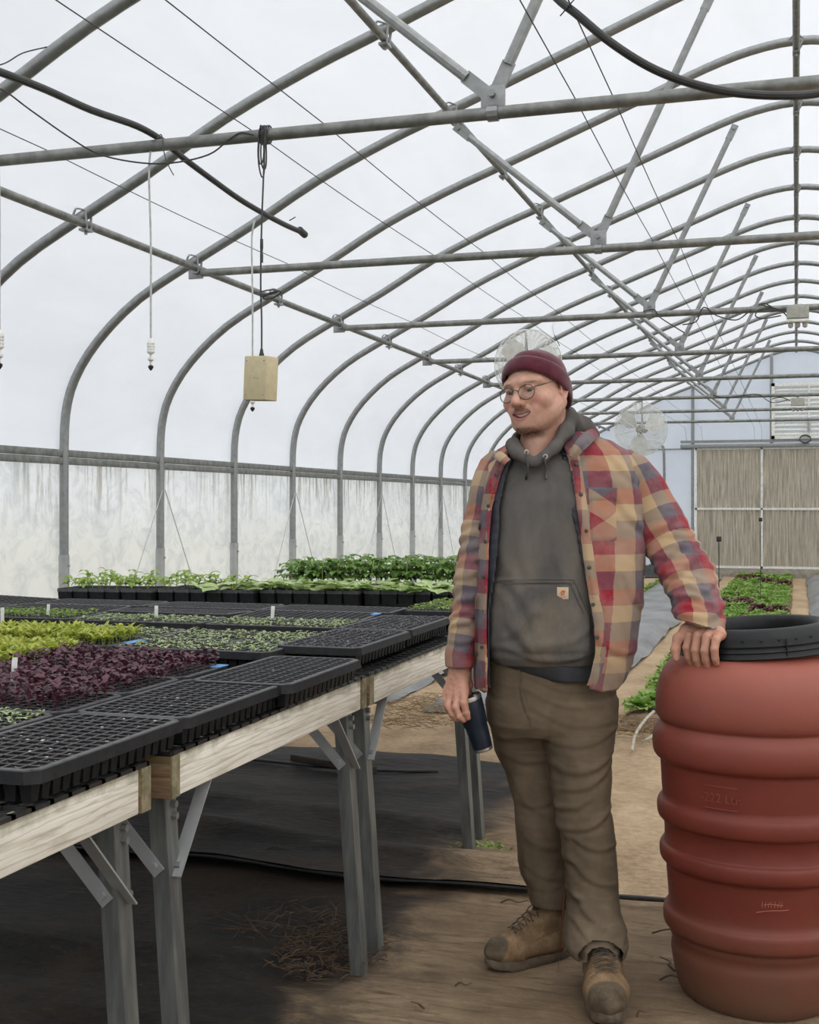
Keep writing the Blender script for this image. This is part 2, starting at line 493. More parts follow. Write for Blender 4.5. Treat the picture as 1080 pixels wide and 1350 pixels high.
# ------------------------------------------------------------------ far gable with sliding doors and louvre
def gable(y, name, hole=None):
    b = MB(); pts = [(x, z) for x, z in ARCH_S]
    pts = [(-4.5, 0.0)] + pts + [(4.5, 0.0)]
    if hole is None:
        vs = [(x, y, z) for x, z in pts]; b.add(vs, [tuple(range(len(vs)))])
    else:
        # strips left of, above and right of the door opening
        hx, hz = hole
        def zt(x): return arch_z(x)
        xs = sorted(set([p[0] for p in ARCH_S] + [-hx, hx]))
        for x0, x1 in zip(xs[:-1], xs[1:]):
            if x1 - x0 < 1e-6: continue
            lo = hz if (x0 >= -hx - 1e-6 and x1 <= hx + 1e-6) else 0.0
            b.add([(x0, y, lo), (x1, y, lo), (x1, y, zt(x1)), (x0, y, zt(x0))], [(0, 1, 2, 3)])
    tag(b.build(name, M['gable_film'], smooth=False), kind='structure')
gable(Y0 - 0.02, 'wall_back')
gable(Y1 + 0.02, 'wall_front', (1.9, 2.5))
yg = Y1 - 0.02
b = MB()
for x in (-1.92, -0.45, 0.95, 1.92):
    z0 = 2.5 if abs(x) < 1.5 else 0.0
    b.box((x, yg, (z0 + arch_z(x)) / 2), (0.06, 0.06, arch_z(x) - z0))
b.box((-3.2, yg, 2.46), (2.5, 0.04, 0.03)); b.box((3.2, yg, 2.46), (2.5, 0.04, 0.03))
tag(b.build('trim_3', M['galv']), kind='structure')
b = MB()
b.box((0, yg - 0.03, 2.60), (4.3, 0.05, 0.05)); b.box((0, yg - 0.05, 2.51), (4.3, 0.07, 0.07), bev=0.006)
tag(b.build('trim_4', M['galv']), kind='structure')
b = MB(); b.box((0, yg, 0.06), (9.0, 0.06, 0.2), bev=0.005)
tag(b.build('baseboard_front', simple('sill_board', srgb(150, 146, 134), srgb(120, 116, 104), 8, 0.8)), kind='structure')
for k, (xa, xb) in enumerate(((-1.88, 0.62), (0.62, 1.88))):
    xm = (xa + xb) / 2
    d = empty('door_%d' % (k + 1), (xm, yg - 0.01, 0.16)); tag(d, kind='structure')
    w = xb - xa
    b = MB()
    for x in (-w / 2 + 0.02, 0.0, w / 2 - 0.02): b.box((x, 0, 1.16), (0.04, 0.04, 2.32))
    for z in (0.02, 1.14, 2.30): b.box((0, 0.001, z), (w, 0.042, 0.04))
    b.build('door_frame', M['white_metal'], d)
    b = MB(); b.box((0, 0.028, 1.16), (w, 0.008, 2.3)); b.build('door_panel', M['door_film'], d)
# louvred shutter above the doors
d = empty('louvre_shutter', (0.25, yg - 0.05, 2.66)); tag(d, 'white louvred ventilation shutter above the doors in the far wall', 'louvre')
b = MB()
for x in (-0.67, 0.67): b.box((x, 0, 0.50), (0.06, 0.08, 1.06))
for z in (0.0, 1.0): b.box((0, 0, z), (1.40, 0.08, 0.06))
b.box((-0.02, -0.035, 0.5), (0.03, 0.02, 1.0))
b.build('frame', M['white_plastic'], d)
for i in range(11):
    b = MB(); b.box((0, 0.0, 0.08 + i * 0.084), (1.28, 0.006, 0.085), Matrix.Rotation(-0.75, 3, 'X')); b.build('louvre_blade', M['white_plastic'], d)
b = MB(); b.tube([(-0.02, -0.05, 0.1), (-0.02, -0.05, 0.36)], 0.03, 10); b.build('actuator', M['grey_box'], d)

# shade trees outside beyond the doors
def leaf_mat(name, c1, c2, tr=0.35, sc=30):
    m = N(name); f = m.noise(m.coord('Object'), sc, 4)
    col = m.ramp(f, [(0.35, c1), (0.65, c2)])
    p = m.n('BsdfPrincipled'); m.l(col, p.inputs['Base Color']); p.inputs['Roughness'].default_value = 0.5
    t = m.n('BsdfTranslucent'); m.l(col, t.inputs[0])
    mx = m.n('MixShader'); mx.inputs[0].default_value = tr
    m.l(p.outputs[0], mx.inputs[1]); m.l(t.outputs[0], mx.inputs[2]); m.l(mx.outputs[0], m.out.inputs[0])
    return m.mat
# ------------------------------------------------------------------ hoops
ORD = ['first', 'second', 'third', 'fourth', 'fifth', 'sixth', 'seventh', 'eighth', 'ninth', 'tenth', 'eleventh', 'twelfth', 'thirteenth',
       'fourteenth', 'fifteenth', 'sixteenth', 'seventeenth', 'eighteenth', 'nineteenth', 'twentieth', 'twenty-first', 'twenty-second', 'twenty-third']
def hoop_master():
    h = empty('hoop', (0, 0, 0))
    b = MB()
    b.tube([(x, 0, z) for x, z in [(-4.5, 1.05)] + ARCH_S + [(4.5, 1.05)]], 0.029, 12)
    b.build('bow', M['galv'], h)
    for s in (-1, 1):
        b = MB(); b.tube([(s * 4.5, 0, 0.0), (s * 4.5, 0, 1.07)], 0.034, 12); b.box((s * 4.5 - s * .036, 0, 1.0), (0.012, 0.014, 0.014))
        b.build('ground_post', M['post'], h)
    return h
hm = hoop_master()
ks = [k + 0.5 for k in range(0, 20)]
first = True
for i, k in enumerate(ks):
    y = k * BAY
    lab = ('galvanised steel hoop standing against the doors wall at the far end' if i == 19 else
           'galvanised steel hoop, %s back from the far end wall' % ORD[19 - i - 1] if i > 9 else
           'galvanised steel hoop whose left post is the %s one in view' % ORD[i - 5] if i >= 5 else
           'galvanised steel hoop overhead, %s hoop nearer than the leftmost post in view' % ORD[4 - i])
    if first: o = hm; o.location.y = y; o['label'] = lab; first = False
    else: o = copy_tree(hm, (0, y, 0), None, lab)
    o['category'] = 'hoop'; o['group'] = 'steel hoops of the greenhouse'

# ------------------------------------------------------------------ purlins
def purlin(x, z, r, lab, y0=Y0 + 0.2, y1=Y1, clamp=True):
    p = empty('purlin', (x, y0, z)); tag(p, lab, 'purlin', 'lengthwise roof pipes')
    b = MB(); b.tube([(0, 0, 0), (0, y1 - y0, 0)], r, 12); b.build('pipe', M['galv_dark'], p)
    if clamp:
        a = math.atan2(arch_z(x + 0.05) - arch_z(x - 0.05), 0.1)
        rot = Matrix.Rotation(-a, 3, 'Y')
        up = Vector((0, 0, 1)); up.rotate(rot)
        b = MB()
        g = arch_z(x) - z
        for dx in (-1, 1):
            path = [rot @ Vector((-0.045, dx * 0.03, g)), rot @ Vector((0.0, dx * 0.028, g + 0.04)), rot @ Vector((0.045, dx * 0.026, g)), rot @ Vector((0.0, dx * 0.02, -0.035))]
            b.tube(path, 0.007, 6)
        b.box((0, 0, -r - 0.008), (0.045, 0.07, 0.012)); b.tube([(0, 0, -r - 0.03), (0, 0, -r)], 0.008, 6)
        me = None
        for k in ks:
            if k * BAY < y0 + 0.1 or k * BAY > y1 - 0.4: continue
            if me is None:
                o = b.build('clamp', M['galv'], p); me = o
            else:
                o = me.copy(); COL.objects.link(o); o.parent = p
            o.location = (0, k * BAY - y0, 0)
    return p
purlin(-3.55, 2.86, 0.022, 'grey lengthwise pipe low on the left side, clamped under every hoop')
purlin(-1.9, 3.645, 0.020, 'grey lengthwise pipe halfway up the left slope of the roof')
purlin(0.0, 4.285, 0.022, 'grey lengthwise ridge pipe along the very top of the roof')
purlin(1.9, 3.645, 0.020, 'grey lengthwise pipe halfway up the right slope of the roof')
purlin(3.55, 2.86, 0.022, 'grey lengthwise pipe low on the right side of the roof')

# ------------------------------------------------------------------ trusses: cross bar and two V struts
def truss_master():
    t = empty('roof_truss', (0, 0, 0))
    b = MB(); b.tube([(-3.52, 0, 2.83), (3.52, 0, 2.83)], 0.024, 12); b.build('cross_bar', M['galv_dark'], t)
    for s in (-1, 1):
        b = MB(); b.box((s * 3.56, 0, 2.825), (0.10, 0.012, 0.06), bev=0.004); b.tube([(s * 3.55, -0.03, 2.83), (s * 3.55, 0.03, 2.83)], 0.011, 6); b.build('end_plate', M['galv'], t)
    for s in (-1, 1):
        vb = Vector((s * 1.06, 0.0, 2.885))
        for end, nm in ((Vector((s * 1.9, 0.0, 3.60)), 'strut'), (Vector((s * 0.425, 0.0, 4.215)), 'strut')):
            d = (end - vb).normalized(); a0 = vb + d * 0.05; a1 = end - d * 0.04
            b = MB(); b.tube([a0 + d * 0.08, a1 - d * 0.08], 0.021, 10)
            # flattened bolt ends
            b.bar(a0 - d * 0.03, a0 + d * 0.09, 0.012, 0.05, up=(0, 1, 0).__class__((d.z, 0, -d.x)))
            b.bar(a1 - d * 0.09, a1 + d * 0.03, 0.012, 0.05, up=(d.z, 0, -d.x))
            b.tube([a1 + Vector((0, -0.025, 0)), a1 + Vector((0, 0.025, 0))], 0.010, 6)
            b.build(nm, M['galv'], t)
        b = MB(); b.box(vb + Vector((0, 0, 0.0)), (0.09, 0.02, 0.09), bev=0.005)
        b.tube([vb + Vector((0, -0.03, 0.01)), vb + Vector((0, 0.03, 0.01))], 0.012, 8)
        b.tube([(s * 1.06 - 0.02, 0, 2.83), (s * 1.06 + 0.02, 0, 2.83)], 0.030, 10)
        b.build('bracket', M['galv'], t)
    return t
tm = truss_master()
tk = [3.5, 5.5, 7.5, 9.5, 11.5, 13.5, 15.5, 17.5]
for i, k in enumerate(tk):
    lab = 'grey pipe truss with a cross bar and V struts, %s' % ('nearest the camera' if i == 0 else 'nearest the far end wall' if i == 7 else '%s back from the nearest' % ORD[i])
    o = tm if i == 0 else copy_tree(tm, None, None, lab)
    o.location.y = k * BAY; tag(o, lab, 'truss', 'cross trusses under the roof')

# ------------------------------------------------------------------ thin wires strung along the house on the cross bars
def wire(x, lab, r=0.0022):
    b = MB(); pts = []
    ys = [0.6] + [k * BAY for k in tk] + [Y1 - 0.05]
    for y0, y1 in zip(ys[:-1], ys[1:]):
        for q in range(6):
            t = q / 6
            pts.append((x, y0 + (y1 - y0) * t, 2.857 - 0.012 * math.sin(math.pi * t)))
    pts.append((x, ys[-1], 2.6))
    b.tube(pts, r, 5)
    tag(b.build('support_wire', M['dark_wire']), lab, 'wire', 'thin wires along the roof')
wire(-2.95, 'thin dark wire strung lengthwise, leftmost of the row over the cross bars')
wire(-2.03, 'thin dark wire strung lengthwise, passing over the coiled sensor cord')
wire(-1.73, 'thin dark wire strung lengthwise, first to the right of the coiled sensor cord')
for u, lab in ((758, 'thin dark wire strung lengthwise, first to the right of the nearest V strut'), (807, 'thin dark wire strung lengthwise, second to the right of the nearest V strut')):
    p = at_y(u, 132, 3.5 * BAY); wire(p.x, lab)

# ------------------------------------------------------------------ cross ropes of the roll-up side
b_first = None
for i in range(5, 19):
    y = ks[i] * BAY
    b = MB()
    if i % 2 == 0: b.tube([(-4.47, y + 0.02, 1.5), (-4.47, y + BAY - 0.35, 0.1)], 0.004, 5)
    else: b.tube([(-4.47, y + BAY - 0.02, 1.5), (-4.47, y + 0.35, 0.1)], 0.004, 5)
    tag(b.build('side_rope', M['grey_tube']), 'thin pale rope crossing the left side film behind the %s post in view' % ORD[i - 5], 'rope', 'ropes across the side film')
# ------------------------------------------------------------------ benches
def wood_mat(name, ax, c=((186, 178, 160), (220, 214, 200), (236, 232, 222))):
    m = N(name)
    st = {'Y': (9, 0.7, 9), 'X': (0.7, 9, 9)}[ax]
    co = m.coord('Object', st)
    g = m.noise(co, 5.0, 6, 0.62, 1.6)
    col = m.ramp(g, [(0.30, srgb(*c[0])), (0.5, srgb(*c[1])), (0.72, srgb(*c[2]))])
    w = m.n('TexWave', wave_type='BANDS', bands_direction='Z'); w.inputs['Scale'].default_value = 2.2
    w.inputs['Distortion'].default_value = 7.0; w.inputs['Detail'].default_value = 3; w.inputs['Detail Scale'].default_value = 1.4
    m.l(m.coord('Object', {'Y': (6, 0.9, 10), 'X': (0.9, 6, 10)}[ax]), w.inputs['Vector'])
    col = m.mix(m.ramp(w.outputs[1], [(0.0, 0.34), (0.22, 0)]), col, srgb(140, 128, 108))
    kn = m.n('TexVoronoi'); kn.inputs['Scale'].default_value = 2.3
    m.l(m.coord('Object', {'Y': (1, 1, 1.6), 'X': (1, 1, 1.6)}[ax]), kn.inputs['Vector'])
    col = m.mix(m.ramp(kn.outputs[0], [(0.03, 0.8), (0.09, 0)]), col, srgb(84, 66, 46))
    # moss creeping down from the top edge
    sep = m.n('SeparateXYZ'); m.l(m.coord('Object'), sep.inputs[0])
    e = m.math('ADD', sep.outputs['Z'], m.math('MULTIPLY', m.math('SUBTRACT', m.noise(m.coord('Object'), 14, 5, 0.7), 0.5), 0.07))
    mp = m.n('MapRange'); mp.inputs[1].default_value = 0.852; mp.inputs[2].default_value = 0.884; m.l(e, mp.inputs[0])
    col = m.mix(m.math('MULTIPLY', mp.outputs[0], 0.85), col, srgb(96, 92, 56))
    m.bsdf(col, 0.85, 0, m.bump(g, 0.25, 0.004), 0.2)
    return m.mat
M['woodY'] = wood_mat('weathered_board', 'Y'); M['woodX'] = wood_mat('weathered_cross_board', 'X', ((84, 64, 46), (118, 94, 70), (148, 124, 98)))
M['endgrain'] = simple('mossy_end_grain', srgb(96, 90, 64), srgb(140, 130, 104), 40, 0.9, 0, 0.3)
M['leg_steel'] = simple('dull_leg_steel', srgb(92, 94, 92), srgb(122, 124, 119), 40, 0.5, 0.45, 0.1, stretch=(1, 1, .15), lo=0.4, hi=0.7)
XF, XB = -1.24, -3.72
def bench(y0, y1, lab):
    o = empty('bench', (0, 0, 0)); tag(o, lab, 'bench', 'growing benches')
    ym = (y0 + y1) / 2
    MBs = lambda c, s, nm, mt, bev=0.003: MB().box(c, s, bev=bev).build(nm, mt, o)
    MBs((XF - 0.022, ym, 0.83), (0.038, y1 - y0 - 0.08, 0.09), 'front_beam', M['woodY'])
    MBs((XB + 0.022, ym, 0.83), (0.038, y1 - y0 - 0.08, 0.09), 'rear_beam', M['woodY'])
    for y in (y0 + 0.019, y1 - 0.019):
        s = MBs(((XF + XB) / 2, y, 0.83), (XF - XB, 0.038, 0.09), 'side_beam', M['woodX'])
        e = MB().box((XF + 0.0006, y, 0.83), (0.003, 0.036, 0.088)).build('end_grain', M['endgrain'], s)
    # black plastic lattice lying on the frame
    b = MB(); zt = 0.879
    xs = np.arange(XF - 0.006, XB, -0.056); ys = np.arange(y0 + 0.005, y1, 0.056)
    for x in xs: b.box((x, ym, zt), (0.012, y1 - y0 - 0.01, 0.008))
    for y in ys: b.box(((XF + XB) / 2, y, zt), (XF - XB, 0.012, 0.008))
    b.build('lattice_top', M['black_plastic'], o)
    # folded steel legs, splayed into the aisle, each with flat braces
    for sx, xt in ((1, XF - 0.055), (-1, XB + 0.055)):
        for sy, yt in ((-1, y0 + 0.06), (1, y1 - 0.06)):
            top = Vector((xt, yt, 0.80 if sx > 0 else 0.80)); bot = Vector((xt + sx * 0.055, yt, 0.0))
            b = MB(); up = (0, 1, 0)
            b.bar(bot + Vector((0.018, 0, 0)), top + Vector((0.018, 0, 0)), 0.004, 0.05, up=up)
            b.bar(bot + Vector((0, -0.024, 0)), top + Vector((0, -0.024, 0)), 0.038, 0.004, up=up)
            b.bar(bot + Vector((0, 0.024, 0)), top + Vector((0, 0.024, 0)), 0.038, 0.004, up=up)
            b.bar(bot + Vector((-0.017, -0.014, 0)), top + Vector((-0.017, -0.014, 0)), 0.004, 0.02, up=up)
            lg = b.build('leg', M['leg_steel'], o)
            if sx < 0: continue
            for z in (0.76, 0.735, 0.63):
                b = MB(); b.tube([(xt + 0.02 + (0.8 - z) * 0.07, yt + 0.005, z), (xt + 0.032 + (0.8 - z) * 0.07, yt + 0.005, z)], 0.008, 6); b.build('bolt', M['galv'], lg)
            p = Vector((xt + 0.026 + 0.012, yt, 0.63))
            b = MB(); b.bar(p + Vector((0, 0.012 * sy, -0.02)), Vector((xt + 0.03, yt - sy * 0.15, 0.785)), 0.004, 0.03, up=(1, 0, 0.0001))
            b.build('brace', M['post'], o)
            b = MB(); yb = yt - 0.029
            b.bar(Vector((xt + 0.012, yb, 0.62)), Vector((xt - 0.14, yb, 0.785)), 0.03, 0.004, up=(0, 1, 0))
            b.tube([(xt, yb - 0.01, 0.635), (xt, yb, 0.635)], 0.009, 6)
            b.build('brace', M['post'], o)
    return o
bench(0.98, 2.225, 'wooden bench on steel legs nearest the camera, cut by the left edge of the picture')
bench(2.31, 3.535, 'wooden bench on steel legs, second from the camera, carrying the purple seedlings')
bench(3.565, 4.84, 'wooden bench on steel legs, third from the camera, beside the hand holding the tumbler')
bench(4.88, 6.13, 'wooden bench on steel legs, fourth from the camera, under the front of the potted plants')
bench(6.17, 7.42, 'wooden bench on steel legs farthest from the camera, under the back of the potted plants')
BT = 0.885

# ------------------------------------------------------------------ cell trays
def soil_cell_mat():
    m = N('potting_mix'); co = m.coord('Object')
    f = m.noise(co, 120, 4, 0.7)
    col = m.ramp(f, [(0.35, srgb(34, 27, 24)), (0.65, srgb(62, 50, 44))])
    v = m.n('TexVoronoi'); v.inputs['Scale'].default_value = 70; m.l(co, v.inputs['Vector'])
    pick = m.ramp(v.outputs[1], [(0.30, 0), (0.32, 1)])
    col = m.mix(m.math('MULTIPLY', m.ramp(v.outputs[0], [(0.24, 1), (0.34, 0)]), pick), col, srgb(215, 212, 204))
    m.bsdf(col, 0.95, 0, m.bump(f, 0.6, 0.004), 0.1)
    return m.mat
M['mix'] = soil_cell_mat()
def tray_mat():
    m = N('worn_black_tray'); co = m.coord('Object'); f = m.noise(co, 36, 5, 0.65); sep = m.n('SeparateXYZ'); m.l(co, sep.inputs[0])
    col = m.ramp(f, [(0.35, srgb(24, 24, 25)), (0.65, srgb(38, 38, 39))])
    mp = m.n('MapRange'); mp.inputs[1].default_value = 0.0575; mp.inputs[2].default_value = 0.0595; m.l(sep.outputs['Z'], mp.inputs[0])
    col = m.mix(m.math('MULTIPLY', mp.outputs[0], m.ramp(f, [(0.3, 0.5), (0.6, 0.95)])), col, srgb(92, 92, 94))
    m.bsdf(col, 0.6, 0, m.bump(f, 0.06, 0.004), 0.22); return m.mat
M['tray'] = tray_mat()
M['tape'] = simple('blue_tape', srgb(78, 136, 196), srgb(96, 152, 206), 20, 0.6)
TL, TW, TH = 0.545, 0.28, 0.060
def tray_meshes():
    b = MB(); hx, hy = TL / 2, TW / 2
    # outer skirt with clipped corners
    c = 0.022
    def ring(ex, z): 
        X, Y = hx + ex, hy + ex
        return [(-X + c, -Y, z), (X - c, -Y, z), (X, -Y + c, z), (X, Y - c, z), (X - c, Y, z), (-X + c, Y, z), (-X, Y - c, z), (-X, -Y + c, z)]
    rs = [ring(0.004, TH - 0.024), ring(0.0, TH - 0.003), ring(-0.003, TH), ring(-0.012, TH), ring(-0.014, TH - 0.006)]
    vs = sum(rs, []); fs = []
    for i in range(len(rs) - 1):
        for k in range(8):
            fs.append((i * 8 + k, i * 8 + (k + 1) % 8, (i + 1) * 8 + (k + 1) % 8, (i + 1) * 8 + k))
    b.add(vs, fs)
    nx, ny = 16, 8; ix, iy = hx - 0.013, hy - 0.013
    for i in range(nx + 1): b.box((-ix + 2 * ix * i / nx, 0, TH - 0.004), (0.0034, 2 * iy, 0.008))
    for j in range(ny + 1): b.box((0, -iy + 2 * iy * j / ny, TH - 0.0042), (2 * ix, 0.0034, 0.008))
    # tapering cell bottoms
    cw, ch = 2 * ix / nx, 2 * iy / ny
    for i in range(nx):
        for j in range(ny):
            if 0 < i < nx - 1 and 0 < j < ny - 1: continue
            x, y = -ix + cw * (i + .5), -iy + ch * (j + .5)
            a1, a2, b1, b2 = cw * 0.47, cw * 0.30, ch * 0.47, ch * 0.30
            vs = [(x + sx * a2, y + sy * b2, 0.001) for sx, sy in ((-1, -1), (1, -1), (1, 1), (-1, 1))] + [(x + sx * a1, y + sy * b1, TH - 0.010) for sx, sy in ((-1, -1), (1, -1), (1, 1), (-1, 1))]
            b.add(vs, [(3, 2, 1, 0), (0, 1, 5, 4), (1, 2, 6, 5), (2, 3, 7, 6), (3, 0, 4, 7)])
    s = MB(); nn = 48; mm = 24; vs = []
    for j in range(mm + 1):
        for i in range(nn + 1):
            vs.append((-ix + 2 * ix * i / nn, -iy + 2 * iy * j / mm, TH - 0.0035 - 0.003 * abs(math.sin(i * 1.7) * math.cos(j * 2.3)) + R.uniform(-.001, .001)))
    s.add(vs, [(j * (nn + 1) + i, j * (nn + 1) + i + 1, (j + 1) * (nn + 1) + i + 1, (j + 1) * (nn + 1) + i) for j in range(mm) for i in range(nn)])
    return b, s
def leaf(b, base, az, elev, ln, wd, curl=0.4, m=0, fold=0.12, n=3):
    """a bent, pointed, slightly folded leaf blade of several faces"""
    d = Vector((math.cos(az), math.sin(az), 0)); sd = Vector((-math.sin(az), math.cos(az), 0)); p = Vector(base); e = elev
    vs = []
    for i in range(n + 1):
        t = i / n
        w = wd * 0.5 * math.sin(math.pi * min(0.97, (0.12 + 0.88 * t)) ** 0.85) if i < n else wd * 0.02
        up = Vector((0, 0, 1)) * math.cos(e) - d * math.sin(e)
        vs += [p - sd * w + up * (w * fold * 2), p.copy(), p + sd * w + up * (w * fold * 2)]
        st = ln / n; p = p + (d * math.cos(e) + Vector((0, 0, 1)) * math.sin(e)) * st; e -= curl
    fs = []
    for i in range(n):
        a = i * 3; fs += [(a, a + 1, a + 4, a + 3), (a + 1, a + 2, a + 5, a + 4)]
    b.add(vs, fs, m)
def sprouts(seed, h, spread, nleaf, ln, wd, fill=1.0, elev=(0.2, 1.0), stem=0.0012, per=1):
    r = random.Random(seed); b = MB()
    nx, ny = 16, 8; ix, iy = TL / 2 - 0.013, TW / 2 - 0.013
    for i in range(nx):
        for j in range(ny):
            for q in range(per):
                if r.random() > fill: continue
                x = -ix + 2 * ix * (i + .5) / nx + r.uniform(-.007, .007); y = -iy + 2 * iy * (j + .5) / ny + r.uniform(-.007, .007)
                hh = h * r.uniform(0.65, 1.2); tx, ty = r.uniform(-spread, spread), r.uniform(-spread, spread)
                z0 = TH - 0.009; top = Vector((x + tx, y + ty, z0 + hh))
                b.tube([(x, y, z0), (x + tx * .3, y + ty * .3, z0 + hh * .5), top], stem, 4, caps=False, m=1)
                a0 = r.uniform(0, 6.3)
                for k in range(nleaf):
                    f = 1.0 if k < 2 else r.uniform(0.55, 0.95)
                    leaf(b, Vector((x, y, z0)).lerp(top, f), a0 + k * (math.pi if k < 2 else 2.2) + r.uniform(-.3, .3), r.uniform(*elev), ln * r.uniform(.7, 1.2), wd * r.uniform(.8, 1.2), 0.35)
    return b
M['lf_purple'] = leaf_mat('purple_leaf', srgb(66, 34, 46), srgb(104, 62, 74), 0.2, 60)
M['lf_yellow'] = leaf_mat('yellow_green_leaf', srgb(150, 164, 62), srgb(196, 200, 96), 0.4, 40)
M['lf_pale'] = leaf_mat('pale_sage_leaf', srgb(146, 162, 112), srgb(180, 192, 146), 0.3, 40)
M['lf_green'] = leaf_mat('fresh_green_leaf', srgb(112, 142, 62), srgb(156, 178, 92), 0.4, 40)
M['lf_slate'] = leaf_mat('dusky_leaf', srgb(74, 72, 84), srgb(108, 108, 112), 0.2, 40)
M['lf_deep'] = leaf_mat('tomato_leaf', srgb(86, 122, 58), srgb(134, 168, 88), 0.45, 30)
M['lf_pepper'] = leaf_mat('pepper_leaf', srgb(132, 164, 70), srgb(176, 198, 104), 0.45, 30)
M['lf_squash'] = leaf_mat('squash_leaf', srgb(170, 194, 128), srgb(206, 220, 164), 0.35, 30)
M['stem'] = simple('pale_stem', srgb(150, 166, 92), srgb(128, 148, 76), 40, 0.6)
M['stem_purple'] = simple('purple_stem', srgb(96, 52, 62), srgb(80, 40, 52), 40, 0.6)
tb, ts = tray_meshes()
T_MASTER = {}
KINDS_ = {
    'bare': None,
    'purple': [(sprouts(s, 0.044, 0.008, 6, 0.024, 0.015, 0.96, (0.2, 1.0), per=1), ['lf_purple', 'stem_purple'], 'purple_seedlings') for s in (1, 2, 3)],
    'yellow': [(sprouts(s, 0.034, 0.008, 5, 0.034, 0.013, 1.0, (0.5, 1.2), per=2), ['lf_yellow', 'stem'], 'yellow_green_seedlings') for s in (4, 5)],
    'pale': [(sprouts(s, 0.014, 0.004, 4, 0.015, 0.012, 0.92, (0.0, 0.5)), ['lf_pale', 'stem'], 'sage_green_seedlings') for s in (6, 7)],
    'green': [(sprouts(s, 0.022, 0.006, 4, 0.020, 0.011, 0.9, (0.1, 0.8)), ['lf_green', 'stem'], 'green_seedlings') for s in (8, 9)],
    'slate': [(sprouts(s, 0.010, 0.003, 3, 0.011, 0.009, 0.75, (0.0, 0.5)), ['lf_slate', 'stem_purple'], 'dusky_seedlings') for s in (10,)],
    'sparse': [(sprouts(s, 0.008, 0.003, 2, 0.009, 0.006, 0.16, (0.0, 0.5)), ['lf_pale', 'stem'], 'first_sprouts') for s in (11,)],
}
_cnt = {}
shell_me = soil_me = None
def tray(x, y, ax, kind, lab, dz=0.0, tilt=(0, 0), tapes=()):
    global shell_me, soil_me
    t = empty('seedling_tray', (x, y, BT + dz), 0 if ax == 'X' else math.pi / 2)
    t.rotation_euler.x, t.rotation_euler.y = tilt
    tag(t, lab, 'tray', 'cell trays on the benches')
    if shell_me is None:
        a = tb.build('cell_shell', M['tray'], t, angle=0.5); s = ts.build('soil', M['mix'], t, angle=None); shell_me, soil_me = a, s
    else:
        for o in (shell_me, soil_me):
            c = o.copy(); COL.objects.link(c); c.parent = t
    if KINDS_[kind]:
        i = _cnt.get(kind, 0); _cnt[kind] = i + 1
        vs = KINDS_[kind]; k = i % len(vs)
        if (kind, k) not in T_MASTER:
            b, mt, nm = vs[k]; o = b.build(nm, [M[q] for q in mt], t, angle=None); o['kind'] = 'stuff'; T_MASTER[(kind, k)] = o
        else:
            c = T_MASTER[(kind, k)].copy(); COL.objects.link(c); c.parent = t
            if i % 2: c.rotation_euler.z = math.pi
    for (tx, ty, lx, ly) in tapes:
        MB().box((tx, ty, TH + 0.001), (lx, ly, 0.003), bev=0.001).build('tape', M['tape'], t)['label'] = 'blue tape'
    return t
XA, XR2, XR3, XR4, XR5 = -1.375, -1.80, -2.355, -2.91, -3.46
tray(XA, 2.092, 'Y', 'bare', 'black cell tray of bare soil on the aisle edge, nearest the camera', tilt=(0.0, 0.0))
tray(XA, 2.640, 'Y', 'bare', 'black cell tray of bare soil on the aisle edge, second from the camera')
tray(XA + 0.03, 3.13, 'Y', 'bare', 'black cell tray of bare soil on the aisle edge, third from the camera', 0.004)
tray(XA - 0.045, 3.855, 'Y', 'slate', 'black cell tray with tiny dusky sprouts, first after the step in the aisle edge', 0.012)
tray(XA - 0.055, 4.42, 'Y', 'slate', 'black cell tray with tiny dusky sprouts on the aisle edge, beside the plaid sleeve', 0.012)
tray(XA - 0.03, 5.14, 'Y', 'green', 'tray of bright green seedlings in front of the pots, beside the plaid sleeve', 0.016)
tray(XR2, 2.205, 'X', 'pale', 'tray of pale green seedlings just in front of the nearest purple tray')
tray(XR2, 2.49, 'X', 'purple', 'tray of dark purple seedlings nearest the camera')
tray(XR2, 2.775, 'X', 'purple', 'tray of dark purple seedlings in the middle of the purple block')
tray(XR2, 3.06, 'X', 'purple', 'tray of dark purple seedlings farthest from the camera, with blue tape on its corner', tapes=[(TL / 2 - 0.012, 0.09, 0.03, 0.06)])
tray(XR3, 2.925, 'X', 'yellow', 'tray of yellow green seedlings beside the purple ones, with a white plant label')
tray(XR3, 3.21, 'X', 'yellow', 'tray of yellow green seedlings at the far corner of the purple block')
tray(XR2, 3.60, 'X', 'pale', 'tray of small sage green seedlings with blue tape at its left end', 0.004, tapes=[(-TL / 2 + 0.012, 0.0, 0.034, 0.10)])
tray(XR2, 3.885, 'X', 'pale', 'tray of small sage green seedlings with blue tape at its right end', 0.004, tapes=[(TL / 2 - 0.012, -0.02, 0.034, 0.12)])
tray(XR3, 3.60, 'X', 'yellow', 'tray of yellow green seedlings behind the purple block, with a plain dark front edge', 0.004)
tray(XR3, 3.885, 'X', 'pale', 'tray of sage green seedlings right behind the long row of yellow green ones', 0.004)
tray(XR4, 3.60, 'X', 'yellow', 'tray of yellow green seedlings cut by the left edge of the picture', 0.004)
tray(XR4, 3.885, 'X', 'sparse', 'nearly bare black cell tray behind the leftmost yellow green seedlings', 0.004)
tray(XR2 - 0.03, 4.30, 'X', 'pale', 'tray of tiny grey green seedlings at the right end of the long far row', 0.01)
tray(XR3 - 0.04, 4.30, 'X', 'pale', 'tray of tiny grey green seedlings in the long far row, with a white label', 0.01)
tray(XR4 - 0.05, 4.32, 'X', 'green', 'tray of small green seedlings in the long far row at the left', 0.01)
